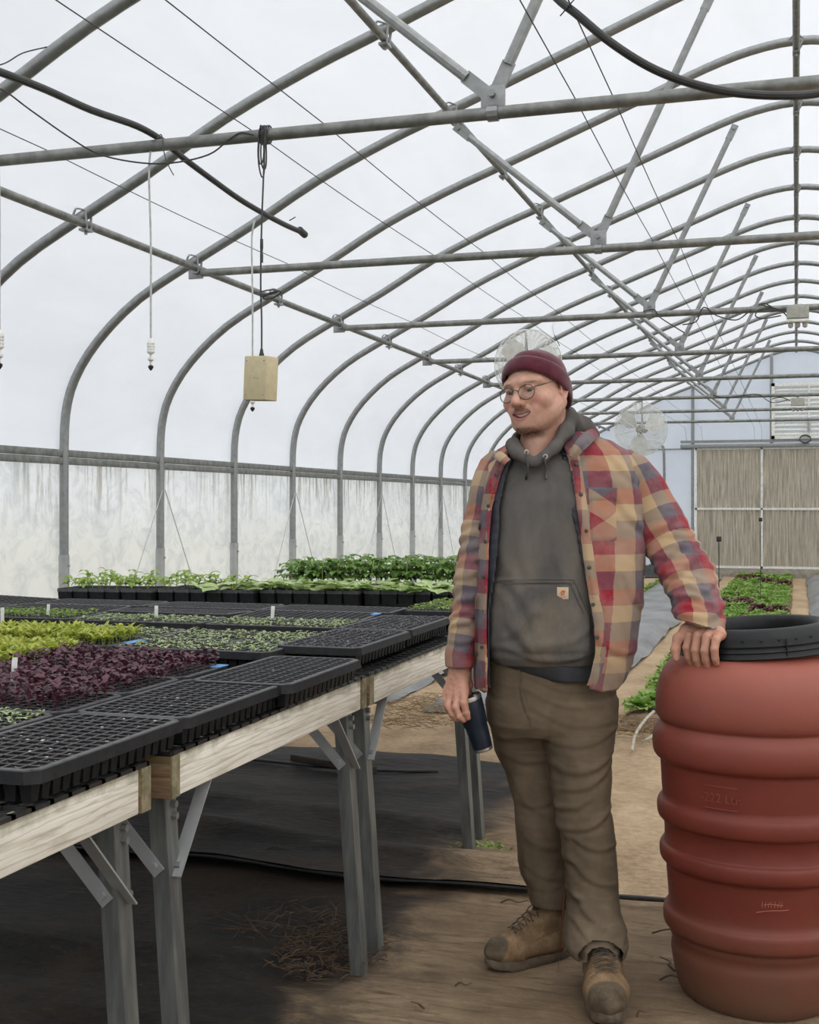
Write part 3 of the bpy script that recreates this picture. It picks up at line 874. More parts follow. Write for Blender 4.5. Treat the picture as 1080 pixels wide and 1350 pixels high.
tray(XR5 - 0.02, 4.40, 'X', 'green', 'tray of small green seedlings at the far left corner of the benches', 0.006)
for i, (x, nm) in enumerate(((XR2 - 0.06, 'right end'), (XR3 - 0.07, 'second from the right'), (XR4 - 0.08, 'third from the right'), (XR5 - 0.09, 'left end'))):
    tray(x, 4.60, 'X', 'bare', 'empty black cell tray just in front of the pots, nearer row, ' + nm, 0.012 + 0.002 * (i % 2), (0.03 * (-1) ** i, 0.0), tapes=[(TL / 2 - 0.012, 0.08, 0.03, 0.05)] if i == 0 else ())
    tray(x + 0.02, 4.895, 'X', 'bare', 'empty black cell tray just in front of the pots, farther row, ' + nm, 0.014, (0.05 if i == 3 else 0.0, 0.03 if i == 3 else 0))
# white plant labels
for u, v, h, lab in ((3, 818, 0.050, 'white plant label stuck in the green seedlings at the left edge of the picture'),
                     (63, 813, 0.050, 'white plant label in front of the leftmost wall post'),
                     (206, 816, 0.052, 'white plant label below the second wall post from the left'),
                     (359, 818, 0.056, 'white plant label standing in the grey green row below the squash leaves'),
                     (18, 899, 0.062, 'tall white plant label between the yellow green and purple seedlings')):
    p = at_z(u, v, BT + 0.062)
    b = MB(); b.box((0, 0, h / 2 - 0.012), (0.014, 0.0012, h + 0.024), Matrix.Rotation(R.uniform(-.12, .12), 3, 'Y'))
    b.box((0.0, -0.0012, h * 0.6), (0.004, 0.0006, h * 0.5))
    o = b.build('plant_label', M['white_plastic']); o.location = p; o.rotation_euler = (-0.08, 0, YAW + R.uniform(-.3, .3))
    tag(o, lab, 'plant label', 'white plant labels')

# ------------------------------------------------------------------ potted plants
PW, PH = 0.0815, 0.075
def pot_mesh():
    b = MB(); a, c = PW / 2, PW / 2 * 0.86
    def sq(r, z): return [(-r, -r, z), (r, -r, z), (r, r, z), (-r, r, z)]
    rs = [sq(c, 0), sq(a * 0.95, PH - 0.016), sq(a, PH - 0.016), sq(a, PH), sq(a - 0.004, PH), sq(a - 0.006, PH - 0.012)]
    vs = sum(rs, []); fs = [(3, 2, 1, 0)]
    for i in range(len(rs) - 1):
        for k in range(4): fs.append((i * 4 + k, i * 4 + (k + 1) % 4, (i + 1) * 4 + (k + 1) % 4, (i + 1) * 4 + k))
    b.add(vs, fs); return b
def pepper(seed, h):
    r = random.Random(seed); b = MB(); lean = Vector((r.uniform(-.015, .015), r.uniform(-.015, .015), 0)); z0 = PH - 0.012
    b.tube([(0, 0, z0), Vector((0, 0, z0 + h * .5)) + lean * .5, Vector((0, 0, z0 + h)) + lean], [0.0026, 0.0022, 0.0015], 6, m=1)
    a0 = r.uniform(0, 6.3)
    for k in range(8):
        f = 0.45 + 0.55 * k / 7
        leaf(b, Vector((0, 0, z0 + h * f)) + lean * f, a0 + k * 2.4, r.uniform(0.1, 0.7), 0.060 * r.uniform(.7, 1.15), 0.030 * r.uniform(.8, 1.2), 0.42, n=4)
    return b
def squash(seed, h):
    r = random.Random(seed); b = MB(); z0 = PH - 0.012; a0 = r.uniform(0, 6.3)
    for k in range(4):
        az = a0 + k * 1.9 + r.uniform(-.4, .4); hh = h * r.uniform(.6, 1.1); rr = r.uniform(.015, .035)
        tip = Vector((math.cos(az) * rr, math.sin(az) * rr, z0 + hh))
        b.tube([(0, 0, z0), tip * 0.5 + Vector((0, 0, z0 * .5)), tip], 0.0022, 5, m=1)
        # broad lobed blade
        n = 14; R0 = 0.044 * r.uniform(.75, 1.2); vs = [tip]; el = r.uniform(-.1, .5)
        d = Vector((math.cos(az), math.sin(az), 0))
        for q in range(n):
            w = 2 * math.pi * q / n; rad = R0 * (1 + 0.13 * math.cos(5 * w)) * (1.12 if abs(w) < .5 else 1)
            lx, ly = math.cos(w) * rad + R0 * 0.6, math.sin(w) * rad
            vs.append(tip + d * lx * math.cos(el) + Vector((-d.y, d.x, 0)) * ly + Vector((0, 0, lx * math.sin(el) - 6.0 * (lx - R0 * .6) ** 2 - 5 * ly * ly)))
        b.add(vs, [(0, 1 + q, 1 + (q + 1) % n) for q in range(n)])
    return b
def tomato(seed, h):
    r = random.Random(seed); b = MB(); z0 = PH - 0.012
    b.tube([(0, 0, z0), (r.uniform(-.01, .01), r.uniform(-.01, .01), z0 + h * .6), (r.uniform(-.02, .02), r.uniform(-.02, .02), z0 + h)], [0.004, 0.003, 0.002], 6, m=1)
    for k in range(9):
        f = 0.35 + 0.65 * k / 8; az = k * 2.4 + r.uniform(-.4, .4); base = Vector((0, 0, z0 + h * f)); L = 0.085 * r.uniform(.75, 1.15) * (1.1 - 0.4 * f)
        d = Vector((math.cos(az), math.sin(az), 0.35)); tip = base + d * L + Vector((0, 0, -0.02))
        mid = base + d * L * .5
        b.tube([base, mid, tip], 0.0013, 4, m=1)
        for q, (t, s) in enumerate(((.45, 1), (.45, -1), (.75, 1), (.75, -1), (1.0, 0))):
            p = base.lerp(tip, t) + Vector((0, 0, 0.006 * (1 - t)))
            leaf(b, p, az + s * 1.0, r.uniform(-.2, .35), 0.045 * r.uniform(.8, 1.2), 0.026 * r.uniform(.8, 1.2), 0.4, n=3)
    return b
pot0 = pot_mesh(); POT = {}
def pot(x, y, kind, k, lab):
    o = empty('potted_plant', (x, y, BT + 0.012), R.uniform(-.06, .06)); tag(o, lab, 'potted plant', {'pepper': 'potted pepper plants', 'squash': 'potted squash plants', 'tomato': 'tall potted tomato plants'}[kind])
    if 'pot' not in POT:
        POT['pot'] = pot0.build('pot', M['tray'], o, smooth=False)
        POT['soil'] = MB().box((0, 0, PH - 0.012), (PW - 0.012, PW - 0.012, 0.004)).build('soil', M['mix'], o)
    else:
        for q in ('pot', 'soil'):
            c = POT[q].copy(); COL.objects.link(c); c.parent = o
    key = (kind, k)
    if key not in POT:
        f = {'pepper': lambda: pepper(k + 20, 0.055 + 0.013 * k), 'squash': lambda: squash(k + 40, 0.035 + 0.008 * k), 'tomato': lambda: tomato(k + 60, 0.125 + 0.014 * k)}[kind]
        POT[key] = f().build(kind + '_plant', [M[{'pepper': 'lf_pepper', 'squash': 'lf_squash', 'tomato': 'lf_deep'}[kind]], M['stem']], o, angle=None)
    else:
        c = POT[key].copy(); COL.objects.link(c); c.parent = o; c.rotation_euler.z = R.uniform(0, 6.3)
NCOL, NROW = 26, 7
for i in range(NCOL):
    blk = i // 6
    x = -3.53 + i * 0.0835 + blk * 0.012
    yb = 5.50 + blk * 0.10 + 0.012 * (i % 6)
    for j in range(NROW):
        y = yb + j * 0.084
        if i < 12 and j > 2: continue
        if i >= 9 and j >= 3: kind = 'tomato'
        elif i >= 11: kind = 'squash'
        elif i >= 8 and j == 0: kind = 'squash'
        else: kind = 'pepper'
        lab = {'pepper': 'small square black pot with a young pepper plant, left part of the potted block',
               'squash': 'small square black pot with broad pale squash leaves, front of the potted block',
               'tomato': 'small square black pot with a tall dark green tomato plant, back of the potted block'}[kind]
        pot(x, y, kind, R.randrange(4), lab)
for blk in range(5):
    w = 6 * 0.0835 if blk < 4 else 2 * 0.0835
    n = 3 if blk < 2 else 7
    b = MB(); b.box((0, 0, 0.005), (w, n * 0.084 + 0.01, 0.008), bev=0.002)
    for s in (-1, 1): b.box((0, s * (n * 0.042 + 0.004), 0.012), (w, 0.004, 0.022))
    o = b.build('carry_tray', M['tray']); o.location = (-3.53 + (blk * 6 - 0.5) * 0.0835 + blk * 0.012 + w / 2, 5.50 + blk * 0.10 + 0.03 + (n - 1) * 0.042, BT)
    tag(o, 'shallow black carry tray under the potted plants, %s from the left' % ORD[blk], 'carry tray', 'carry trays under the pots')
# ------------------------------------------------------------------ terracotta barrel
def barrel_mat():
    m = N('terracotta_plastic'); co = m.coord('Object')
    a = m.noise(co, 3.0, 5, 0.6, 0.3); b = m.noise(m.coord('Object', (1, 1, 2.5)), 22, 6, 0.75, 0.6)
    col = m.ramp(a, [(0.3, srgb(102, 43, 32)), (0.7, srgb(122, 54, 41))])
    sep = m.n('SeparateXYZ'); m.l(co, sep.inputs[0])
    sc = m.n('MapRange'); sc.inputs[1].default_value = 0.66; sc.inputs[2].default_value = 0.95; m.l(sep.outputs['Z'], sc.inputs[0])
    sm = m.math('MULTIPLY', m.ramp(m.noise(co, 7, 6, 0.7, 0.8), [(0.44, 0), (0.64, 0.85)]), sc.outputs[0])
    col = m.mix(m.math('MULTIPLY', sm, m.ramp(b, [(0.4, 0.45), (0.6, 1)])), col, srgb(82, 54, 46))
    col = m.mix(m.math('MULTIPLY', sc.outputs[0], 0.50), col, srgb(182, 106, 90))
    # dried mud splashed up from the floor
    dz = m.math('ADD', sep.outputs['Z'], m.math('MULTIPLY', m.noise(co, 6, 5, 0.7), 0.22))
    mu = m.n('MapRange'); mu.inputs[1].default_value = 0.44; mu.inputs[2].default_value = 0.10; m.l(dz, mu.inputs[0])
    col = m.mix(m.math('MULTIPLY', mu.outputs[0], 0.8), col, srgb(104, 84, 66))
    m.bsdf(col, m.ramp(b, [(0.3, 0.42), (0.7, 0.6)]), 0, m.bump(b, 0.12, 0.004), 0.35)
    return m.mat
BX = (998 - 540) / FPX
bt = 3.52
bpos = Vector(((-SN + CS * BX) * bt, (CS + SN * BX) * bt, 0.0))
br = empty('barrel', bpos, YAW); tag(br, 'terracotta red ribbed plastic barrel with a black rubber rim, under the worker\'s hand', 'barrel')
prof = [(0.0, 0.012), (0.17, 0.012), (0.205, 0.004), (0.222, 0.012), (0.242, 0.04), (0.256, 0.09), (0.262, 0.135), (0.258, 0.155), (0.258, 0.17), (0.264, 0.185),
        (0.264, 0.197), (0.275, 0.204), (0.281, 0.214), (0.281, 0.240), (0.276, 0.254), (0.264, 0.263), (0.263, 0.30), (0.265, 0.36), (0.265, 0.382), (0.276, 0.389), (0.282, 0.399), (0.282, 0.423), (0.276, 0.436), (0.266, 0.444),
        (0.266, 0.502), (0.277, 0.509), (0.283, 0.520), (0.283, 0.546), (0.277, 0.561), (0.267, 0.57), (0.268, 0.60), (0.270, 0.667), (0.272, 0.677), (0.283, 0.685), (0.290, 0.70), (0.291, 0.733), (0.286, 0.757), (0.274, 0.774), (0.268, 0.784),
        (0.275, 0.792), (0.281, 0.805), (0.283, 0.83), (0.281, 0.86), (0.274, 0.895), (0.262, 0.925), (0.243, 0.953), (0.220, 0.974), (0.205, 0.984), (0.196, 0.990), (0.190, 1.03), (0.180, 1.035), (0.176, 1.02), (0.184, 0.97), (0.24, 0.90), (0.262, 0.80), (0.255, 0.2), (0.22, 0.03), (0.0, 0.02)]
def taper(z): return float(np.interp(z, [0, .10, .23, .42, .54, .72, .80], [.905, .905, .925, .960, .982, 1.0, 1.0]))
def smooth_prof(p, n=3):
    q = catmull([(r, 0, z) for r, z in p], n); return [(max(0, v.x) * taper(v.z), v.z) for v in q]
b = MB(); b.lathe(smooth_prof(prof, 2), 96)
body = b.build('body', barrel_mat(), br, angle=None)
prof = [(0.176, 0.992), (0.222, 0.985), (0.226, 0.989), (0.220, 0.997), (0.219, 1.002), (0.222, 1.005), (0.217, 1.012), (0.2165, 1.018), (0.219, 1.021), (0.2155, 1.029), (0.2135, 1.038), (0.209, 1.048), (0.202, 1.057), (0.193, 1.063), (0.183, 1.065), (0.172, 1.061), (0.164, 1.049), (0.162, 1.02), (0.166, 0.996)]
b = MB(); b.lathe(prof + [prof[0]], 96, close=True)
for k in range(28):
    w = 2 * math.pi * k / 28; b.box((0.213 * math.cos(w), 0.213 * math.sin(w), 1.036), (0.006, 0.008, 0.004), Matrix.Rotation(w, 3, 'Z'))
b.box((0.2225 * math.sin(0.08), -0.2215 * math.cos(0.08), 1.015), (0.003, 0.004, 0.05))
rim = b.build('rim', simple('black_rubber', srgb(18, 19, 20), srgb(28, 29, 30), 40, 0.48, spec=0.3), br, angle=0.9); rim['label'] = 'black rubber rim'
rim.data.transform(Matrix.Translation((0, 0, 1.025)) @ Matrix.Rotation(-0.075, 4, 'Y') @ Matrix.Translation((0, 0, -1.025)))
b = MB(); b.lathe([(0.0, 0.60), (0.248, 0.60)], 48); b.build('water', simple('dark_water', srgb(20, 22, 22), srgb(26, 28, 28), 4, 0.08), br)
def text_mesh(txt, size, name, mat, parent, depth=0.0012):
    c = bpy.data.curves.new(name, 'FONT'); c.body = txt; c.size = size; c.extrude = depth; c.align_x = 'CENTER'; c.align_y = 'CENTER'
    t = bpy.data.objects.new(name, c); COL.objects.link(t)
    dg = bpy.context.evaluated_depsgraph_get(); me = bpy.data.meshes.new_from_object(t.evaluated_get(dg)); bpy.data.objects.remove(t)
    me.materials.clear(); me.materials.append(mat)
    o = bpy.data.objects.new(name, me); COL.objects.link(o); o.parent = parent; KID.setdefault(parent.name, []).append(o)
    return o
def wrap(o, r, ang, z):
    # bend flat lettering (x right, y up, z out) round the barrel wall
    for v in o.data.vertices:
        a = ang + v.co.x / r; rr = r * taper(z + v.co.y) + v.co.z
        v.co = Vector((rr * math.sin(a), -rr * math.cos(a), z + v.co.y))
emb = simple('terracotta_emboss', srgb(128, 58, 48), srgb(140, 66, 54), 12, 0.45)
o = text_mesh('-222 Ltr.', 0.034, 'embossed_lettering', emb, br); wrap(o, 0.2690, -0.63, 0.612)
b = MB()
for k, z in ((0, 0.645), (0, 0.585)):
    rz_ = 0.2700 * taper(z)
    for q in range(10):
        a = -0.63 - 0.17 + 0.34 * q / 9; a2 = a + 0.34 / 9
        if q < 9: b.bar((rz_ * math.sin(a), -rz_ * math.cos(a), z), (rz_ * math.sin(a2), -rz_ * math.cos(a2), z), 0.003, 0.003)
b.build('embossed_line', emb, br)
b = MB(); scr = simple('pale_scratch', srgb(164, 100, 84), srgb(150, 86, 70), 50, 0.7)
r2 = random.Random(3)
def scratch(a0, z0, a1, z1, w=0.0012):
    pts = [((0.2645 * taper(z0)) * math.sin(a0 + (a1 - a0) * t), -(0.2645 * taper(z0)) * math.cos(a0 + (a1 - a0) * t), z0 + (z1 - z0) * t + 0.002 * math.sin(5 * t)) for t in np.linspace(0, 1, 8)]
    b.tube(pts, w, 4)
scratch(-0.28, 0.318, 0.06, 0.330)
scratch(-0.20, 0.340, 0.0, 0.342)
for k in range(7): scratch(-0.22 + k * 0.032, 0.334, -0.21 + k * 0.032 + r2.uniform(-.01, .02), 0.352 + r2.uniform(0, .008))
b.build('scratches', scr, br)

# ------------------------------------------------------------------ hoses, misters and sensor under the roof
XH = -2.45
def hp(u, v): return at_x(u, v, XH)
pts = [hp(-120, 52), hp(0, 95), hp(60, 118), hp(120, 145), hp(180, 166), hp(215, 186), hp(240, 207), hp(280, 237), hp(315, 262), hp(345, 280), hp(375, 296), hp(400, 307)]
b = MB(); b.tube(catmull(pts, 5), 0.0135, 10)
hz = b.build('overhead_hose', M['black_rubber'])
tag(hz, 'black hose over the benches, hung from the nearest cross bar, ending in mid-air', 'hose')
b = MB(); p = hp(400, 307); b.tube([p + Vector((0, -0.05, 0.004)), p + Vector((0, 0.02, -0.006))], 0.019, 10); b.tube([p + Vector((-.01, -0.16, 0.03)), p + Vector((.03, -0.18, 0.04))], 0.003, 5)
b.build('hose_clamp', M['dark_wire'], hz)
def at_t(u, v, t):
    r = ray(u, v); return Vector((r[0] * t, r[1] * t, CAM_Z + r[2] * t))
pts = [at_t(u, v, t) for u, v, t in ((700, -40, 3.75), (735, -2, 3.66), (762, 20, 3.62), (800, 52, 3.6), (845, 82, 3.6), (885, 101, 3.6), (930, 115, 3.6), (975, 123, 3.6), (1030, 126, 3.6), (1085, 122, 3.62), (1180, 100, 3.7), (1300, 40, 3.85))]
b = MB(); b.tube(catmull(pts, 6), 0.0125, 10)
h2 = b.build('overhead_hose', M['black_rubber'])
tag(h2, 'thick black hose sagging across the upper right corner below the ridge', 'hose')
b = MB(); p = at_t(752, 6, 3.63); b.tube([p + Vector((-.03, 0, -.03)), p + Vector((0.01, -.02, 0.0)), p + Vector((.05, 0, .05)), p + Vector((.09, 0, .07))], 0.002, 5); b.build('tie_wire', M['dark_wire'], h2)
# thin cable looping along the near cross bar
Yb = 3.5 * BAY
cable = [at_y(-30, 120, 3.9), at_y(0, 117, 4.0), at_y(40, 145, 4.1), at_y(90, 180, 4.2), at_y(130, 203, 4.3), at_y(180, 214, 4.38), at_y(225, 215, 4.40), at_y(275, 204, 4.41), at_y(303, 183, 4.40), at_y(318, 175, 4.40), at_y(334, 178, 4.39)]
b = MB(); b.tube(catmull(cable, 5), 0.0032, 6)
tag(b.build('loose_cable', M['dark_wire']), 'thin dark cable drooping under the nearest cross bar towards the coiled cord', 'cable')
b = MB(); b.tube(catmull([at_y(-25, 90, 4.1), at_y(5, 84, 4.2), at_y(30, 70, 4.3), at_y(62, 62, 4.37)], 6), 0.003, 6)
tag(b.build('loose_cable', M['dark_wire']), 'short dark cable curling over the hoop at the upper left edge', 'cable')
b = MB(); b.tube(catmull([at_y(207, 182, 4.39), at_y(213, 178, 4.41), at_y(216, 200, 4.38), at_y(222, 218, 4.37), at_y(229, 231, 4.36)], 5), 0.0022, 5)
tag(b.build('wire_tie', M['dark_wire']), 'twisted dark wire tying the left hose to the nearest cross bar', 'wire tie')
# hanging misters
def mister(top, zbot, lab, bend=0.0):
    o = empty('hanging_mister', top); tag(o, lab, 'mister', 'hanging misters')
    h = top.z - zbot
    b = MB(); b.tube(catmull([(0, bend, 0.0), (-0.004, bend * .7, -0.02), (-0.008, bend * .3, -h * .12), (0, 0, -h * .4), (0, 0, -h * .7), (0, 0, -h + 0.115)], 4), 0.0042, 8); b.build('drop_tube', M['grey_tube'], o)
    b = MB(); z = -h + 0.115
    b.lathe([(0.004, z + .012), (0.008, z + .008), (0.013, z), (0.0135, z - .045), (0.010, z - .05)], 14)
    for k in range(4): b.lathe([(0.0155, z - .006 - k * .011), (0.0155, z - .011 - k * .011)], 14)
    b.build('anti_drip_valve', M['white_plastic'], o)
    b = MB(); b.lathe([(0.004, z - .05), (0.004, z - .062), (0.011, z - .066), (0.012, z - .074), (0.005, z - .08), (0.005, z - .094)], 12); b.build('spray_head', M['white_plastic'], o)
    b = MB(); b.lathe([(0.004, z - .094), (0.011, z - .098), (0.010, z - .106), (0.003, z - .115), (0.0, z - .117)], 12); b.build('nozzle', M['black_plastic'], o)
p = at_x(201, 196, XH); mister(Vector((XH, 4.40, 2.80)), 1.93, 'white drop tube with mist nozzle hanging freely from the hose, left of the beige box', 0.0)
p = at_x(333, 286, XH); q = at_x(325, 541, p.x); mister(Vector((p.x, p.y, p.z - 0.01)), q.z, 'white drop tube with mist nozzle half hidden behind the beige box', 0.03)
p = at_x(-1, 105, XH); q = at_x(-1, 487, p.x); mister(Vector((p.x, p.y, p.z - 0.02)), q.z, 'white drop tube with mist nozzle cut by the left edge of the picture', 0.0)
# beige sensor box on a cord
p = at_y(345, 470, 4.37)
sb = empty('sensor_box', (p.x, 4.37, p.z)); tag(sb, 'beige plastic sensor box hanging on a black cord from the nearest cross bar', 'sensor box')
b = MB(); rot = Matrix.Rotation(YAW - 0.55, 3, 'Z') @ Matrix.Rotation(0.05, 3, 'Y')
b.box(rot @ Vector((0, 0, -0.085)), (0.108, 0.075, 0.168), rot, bev=0.004); b.build('case', M['beige'], sb)
for x, z in ((-.04, -.02), (.042, -.02), (-.04, -.15), (.042, -.15), (.0, -.085), (.015, -.088)):
    b = MB(); b.box(rot @ Vector((x, -0.0375, z)), (0.004, 0.003, 0.004), rot); b.build('screw', M['galv_dark'], sb)
b = MB(); b.box(rot @ Vector((-.0545, 0.01, -.085)), (0.003, 0.05, 0.15), rot, bev=0.001); b.build('vent_grille', M['beige'], sb)
b = MB(); b.lathe([(0.010, 0.0), (0.010, 0.008), (0.007, 0.016), (0.006, 0.026), (0.003, 0.032)], 12); b.build('cable_gland', M['black_plastic'], sb)
ztop = 2.855 - p.z
b = MB(); b.tube(catmull([(0, 0, 0.02), (0, 0, 0.15), (-0.004, 0, 0.28), (0.0, 0, 0.5), (0.003, 0.02, ztop - 0.1), (0, 0.03, ztop)], 4), 0.0034, 6)
b.lathe([(0.006, 0.36), (0.0065, 0.39), (0.005, 0.395), (0.005, 0.41), (0.0065, 0.415), (0.006, 0.45)], 10)
for k, (w, hh, x0) in enumerate(((0.014, 0.20, -.012), (0.011, 0.17, -.004), (0.010, 0.15, -.016))):
    loop = [(x0 + w * math.sin(t), 0.03 + 0.006 * math.cos(t * 2 + k), ztop + 0.005 - hh / 2 + hh / 2 * math.cos(t)) for t in np.linspace(0, 2 * math.pi, 26)]
    b.tube(loop, 0.003, 6)
for k in range(4):
    loop = [(-0.022 + k * .009 + 0.004 * math.sin(t), 0.057 + 0.034 * math.cos(t), ztop - 0.025 + 0.034 * math.sin(t)) for t in np.linspace(0, 2 * math.pi, 16)]
    b.tube(loop, 0.0032, 6)
for k in range(3):
    loop = [(0.03 + 0.035 * math.cos(t) + 0.006 * k, 0.0 + 0.02 * math.sin(t), 0.245 + 0.012 * math.sin(t + k) - 0.006 * k) for t in np.linspace(0, 2 * math.pi, 18)]
    b.tube(loop, 0.003, 6)
b.build('cord', M['dark_wire'], sb)

# ------------------------------------------------------------------ circulation fans
def fan(loc, r, yaw, lab, hang):
    o = empty('circulation_fan', loc, yaw); tag(o, lab, 'fan', 'white circulation fans')
    tilt = Matrix.Rotation(0.12, 3, 'X')
    def T(q): return tilt @ Vector(q)
    b = MB()
    for s, bulge in ((-1, 0.07), (1, 0.05)):
        for k in range(30):
            q = 0.22 + 0.78 * k / 29; rr = r * q
            if k % 2 and q < .5: continue
            y = s * (0.045 + bulge * (1 - q * q))
            b.tube([T((rr * math.cos(t), y, rr * math.sin(t))) for t in np.linspace(0, 2 * math.pi, 41)], 0.0016 if k < 29 else 0.004, 4, caps=False)
        for k in range(8):
            w = 2 * math.pi * k / 8 + .2
            b.tube([T((r * q * math.cos(w), s * (0.047 + bulge * (1 - q * q)), r * q * math.sin(w))) for q in np.linspace(0.1, 1, 7)], 0.0028, 4)
    for k in range(12):
        w = 2 * math.pi * k / 12; b.tube([T((r * math.cos(w), -.045, r * math.sin(w))), T((r * math.cos(w), .045, r * math.sin(w)))], 0.004, 4)
    b.build('guard', M['white_metal'], o, angle=None)
    for k in range(3):
        w0 = 2 * math.pi * k / 3 + .4; vs = []; fs = []
        for i in range(6):
            q = 0.18 + 0.74 * i / 5
            for j in range(5):
                w = w0 + (j / 4 - .5) * 1.15 * (0.55 + .45 * math.sin(math.pi * min(1, i / 4.2)))
                vs.append(T((r * q * math.cos(w), 0.05 * (j / 4 - .5), r * q * math.sin(w))))
        for i in range(5):
            for j in range(4): fs.append((i * 5 + j, i * 5 + j + 1, i * 5 + j + 6, i * 5 + j + 5))
        b = MB(); b.add(vs, fs); b.build('blade', M['white_metal'], o, angle=None)
    b = MB(); m4 = (tilt @ Matrix.Rotation(-math.pi / 2, 3, 'X')).to_4x4()
    b.lathe([(0.0, -0.10), (0.03, -0.095), (0.05, -0.07), (0.05, -0.01), (0.062, 0.0), (0.062, 0.14), (0.05, 0.17), (0.0, 0.175)], 20, m4); b.build('motor', M['grey_box'], o)
    b = MB(); b.tube([T((0, 0.06, r * 0.0)), T((0, 0.10, r * .98)), (0, 0.02, hang)], 0.011, 8); b.box((0, 0.02, hang), (0.06, 0.06, 0.05)); b.build('hanger', M['galv'], o)
def at_yx(u, y):
    return at_y(u, 500, y).x
yf = 9.5 * BAY - 0.35
z1 = at_y(697, 481, yf).z
fan((at_yx(697, yf), yf, z1), 0.335, YAW + 0.35, 'white wire guarded circulation fan behind the worker\'s maroon beanie', 2.83 - z1)
yf2 = 13.5 * BAY
z2 = at_y(845, 566, yf2).z
fan((at_yx(845, yf2), yf2, z2), 0.36, YAW - 0.5, 'white circulation fan hanging far back above the worker\'s plaid shoulder', 2.83 - z2)

# ------------------------------------------------------------------ control boxes under the ridge, looped cables
def ctrl(y, s, lab, v):
    p = at_y(1052, v, y)
    o = empty('control_box', (p.x, y - 0.02, p.z)); tag(o, lab, 'control box', 'grey boxes hanging under the ridge')
    b = MB(); b.box((0, 0, 0.01 * s), (0.155 * s, 0.08 * s, 0.09 * s), bev=0.004); b.build('case', M['grey_box'], o)
    b = MB()
    b.box((0, -.01, -0.055 * s), (0.16 * s, 0.09 * s, 0.02 * s), bev=0.002)
    b.build('mount_plate', M['white_plastic'], o)
    for x in (-.05, .0, .05):
        b = MB(); b.lathe([(0.012 * s, -0.065 * s), (0.018 * s, -0.075 * s), (0.018 * s, -.095 * s), (0.008 * s, -.105 * s)], 10); q = b.build('gland', M['grey_box'], o); q.location = (x * s, -.01, 0)
    b = MB(); b.tube([(0, 0.02, 0.05 * s), (0, 0.02, 2.83 - p.z)], 0.012, 8); b.tube([(-.03, .02, 2.83 - p.z), (.03, .02, 2.83 - p.z)], 0.028, 10); b.build('hanger', M['galv'], o)
ctrl(7.5 * BAY, 1.0, 'grey control box hanging under the ridge on the third cross bar', 414)
ctrl(13.5 * BAY, 1.1, 'small grey control box hanging in front of the louvred shutter', 531)
def cbl(y, pts, lab, r=0.005):
    b = MB(); b.tube(catmull([at_y(u, v, y - 0.03) for u, v in pts], 4), r, 6); tag(b.build('loose_cable', M['dark_wire']), lab, 'cable')
y3 = 7.5 * BAY
cbl(y3, [(848, 411), (862, 408), (870, 418), (885, 428), (903, 439)], 'dark cable end drooping below the third cross bar, left of the hanging box')
cbl(y3, [(900, 428), (918, 424), (925, 408), (932, 406), (945, 416), (970, 422), (985, 413), (990, 408)], 'dark cable sagging under the third cross bar in the middle')
cbl(y3, [(1000, 402), (1008, 400), (1018, 406), (1002, 408), (996, 416), (1005, 420), (1020, 418), (1030, 416)], 'dark cable looped just left of the hanging control box')
cbl(y3, [(1004, 402), (1020, 406), (1032, 411), (1040, 420)], 'short dark cable running down into the hanging control box')
y5 = 13.5 * BAY
cbl(y5, [(1018, 526), (1030, 524), (1042, 528)], 'short dark cable on the far small control box', 0.007)
cbl(y5, [(940, 521), (960, 525), (980, 521), (1000, 520), (1012, 528), (1022, 531), (1040, 527)], 'dark cable sagging along a far cross bar in front of the louvre', 0.006)
cbl(11.5 * BAY, [(735, 404), (733, 415), (728, 432), (738, 456)], 'dark cable dropping from a cross bar right of the nearer fan', 0.005)
b = MB()
for k in range(3):
    c = at_y(1062, 579, Y1 - 0.16); b.tube([c + Vector((0.10 * math.cos(t), 0.01 * k, 0.07 * math.sin(t) + .006 * k)) for t in np.linspace(0, 2 * math.pi, 20)], 0.01, 6)
tag(b.build('cable_coil', M['dark_wire']), 'coil of black cable on the ledge below the louvred shutter', 'cable')

# ------------------------------------------------------------------ beds down the house
M['mulch'] = simple('grey_mulch_film', srgb(98, 98, 98), srgb(132, 132, 130), 3.0, 0.45, 0, 0.35, 8, (1, 0.5, 1), dist=0.02)
def bed(x0, x1, y0, y1, mat, name, lab, cat, h=0.09):
    def hf(x, y):
        t = min(1, max(0, min((x - x0), (x1 - x)) / 0.16)); s = min(1, max(0, min(y - y0, y1 - y) / 0.2))
        return 0.004 + h * min(t, s) ** 0.6 + 0.010 * hnoise(x * 3, y * 3)
    o = sheet(name, x0, x1, y0, y1, 0.07, hf, mat, edge=lambda x, y, l, r, b, t: (x + (0.018 * hnoise(y * 1.1, 2) if (l or r) else 0), y))
    tag(o, lab, cat)
    return hf
bed(-3.75, -2.72, 8.3, 24.2, M['mulch'], 'mulched_bed', 'raised bed under grey plastic mulch, seen low between the benches and the worker', 'bed')
hB = bed(-2.42, -1.32, 8.0, 24.2, M['mulch'], 'mulched_bed', 'raised bed under grey plastic mulch just right of the worker\'s plaid shirt', 'bed')
M['loam'] = simple('dark_loam', srgb(78, 60, 46), srgb(122, 98, 74), 9, 0.95, 0, 0.8, 30, dist=0.03)
hL = bed(-1.08, -0.06, 7.7, 24.2, M['loam'], 'lettuce_bed', 'open soil bed planted with lettuce behind the barrel', 'bed', 0.06)
hC = bed(0.17, 1.2, 8.0, 24.2, M['mulch'], 'mulched_bed', 'raised bed under grey plastic mulch at the right edge of the picture', 'bed')
bed(1.5, 2.5, 8.0, 24.2, M['mulch'], 'mulched_bed', 'raised bed under grey plastic mulch beyond the right edge of the picture', 'bed')
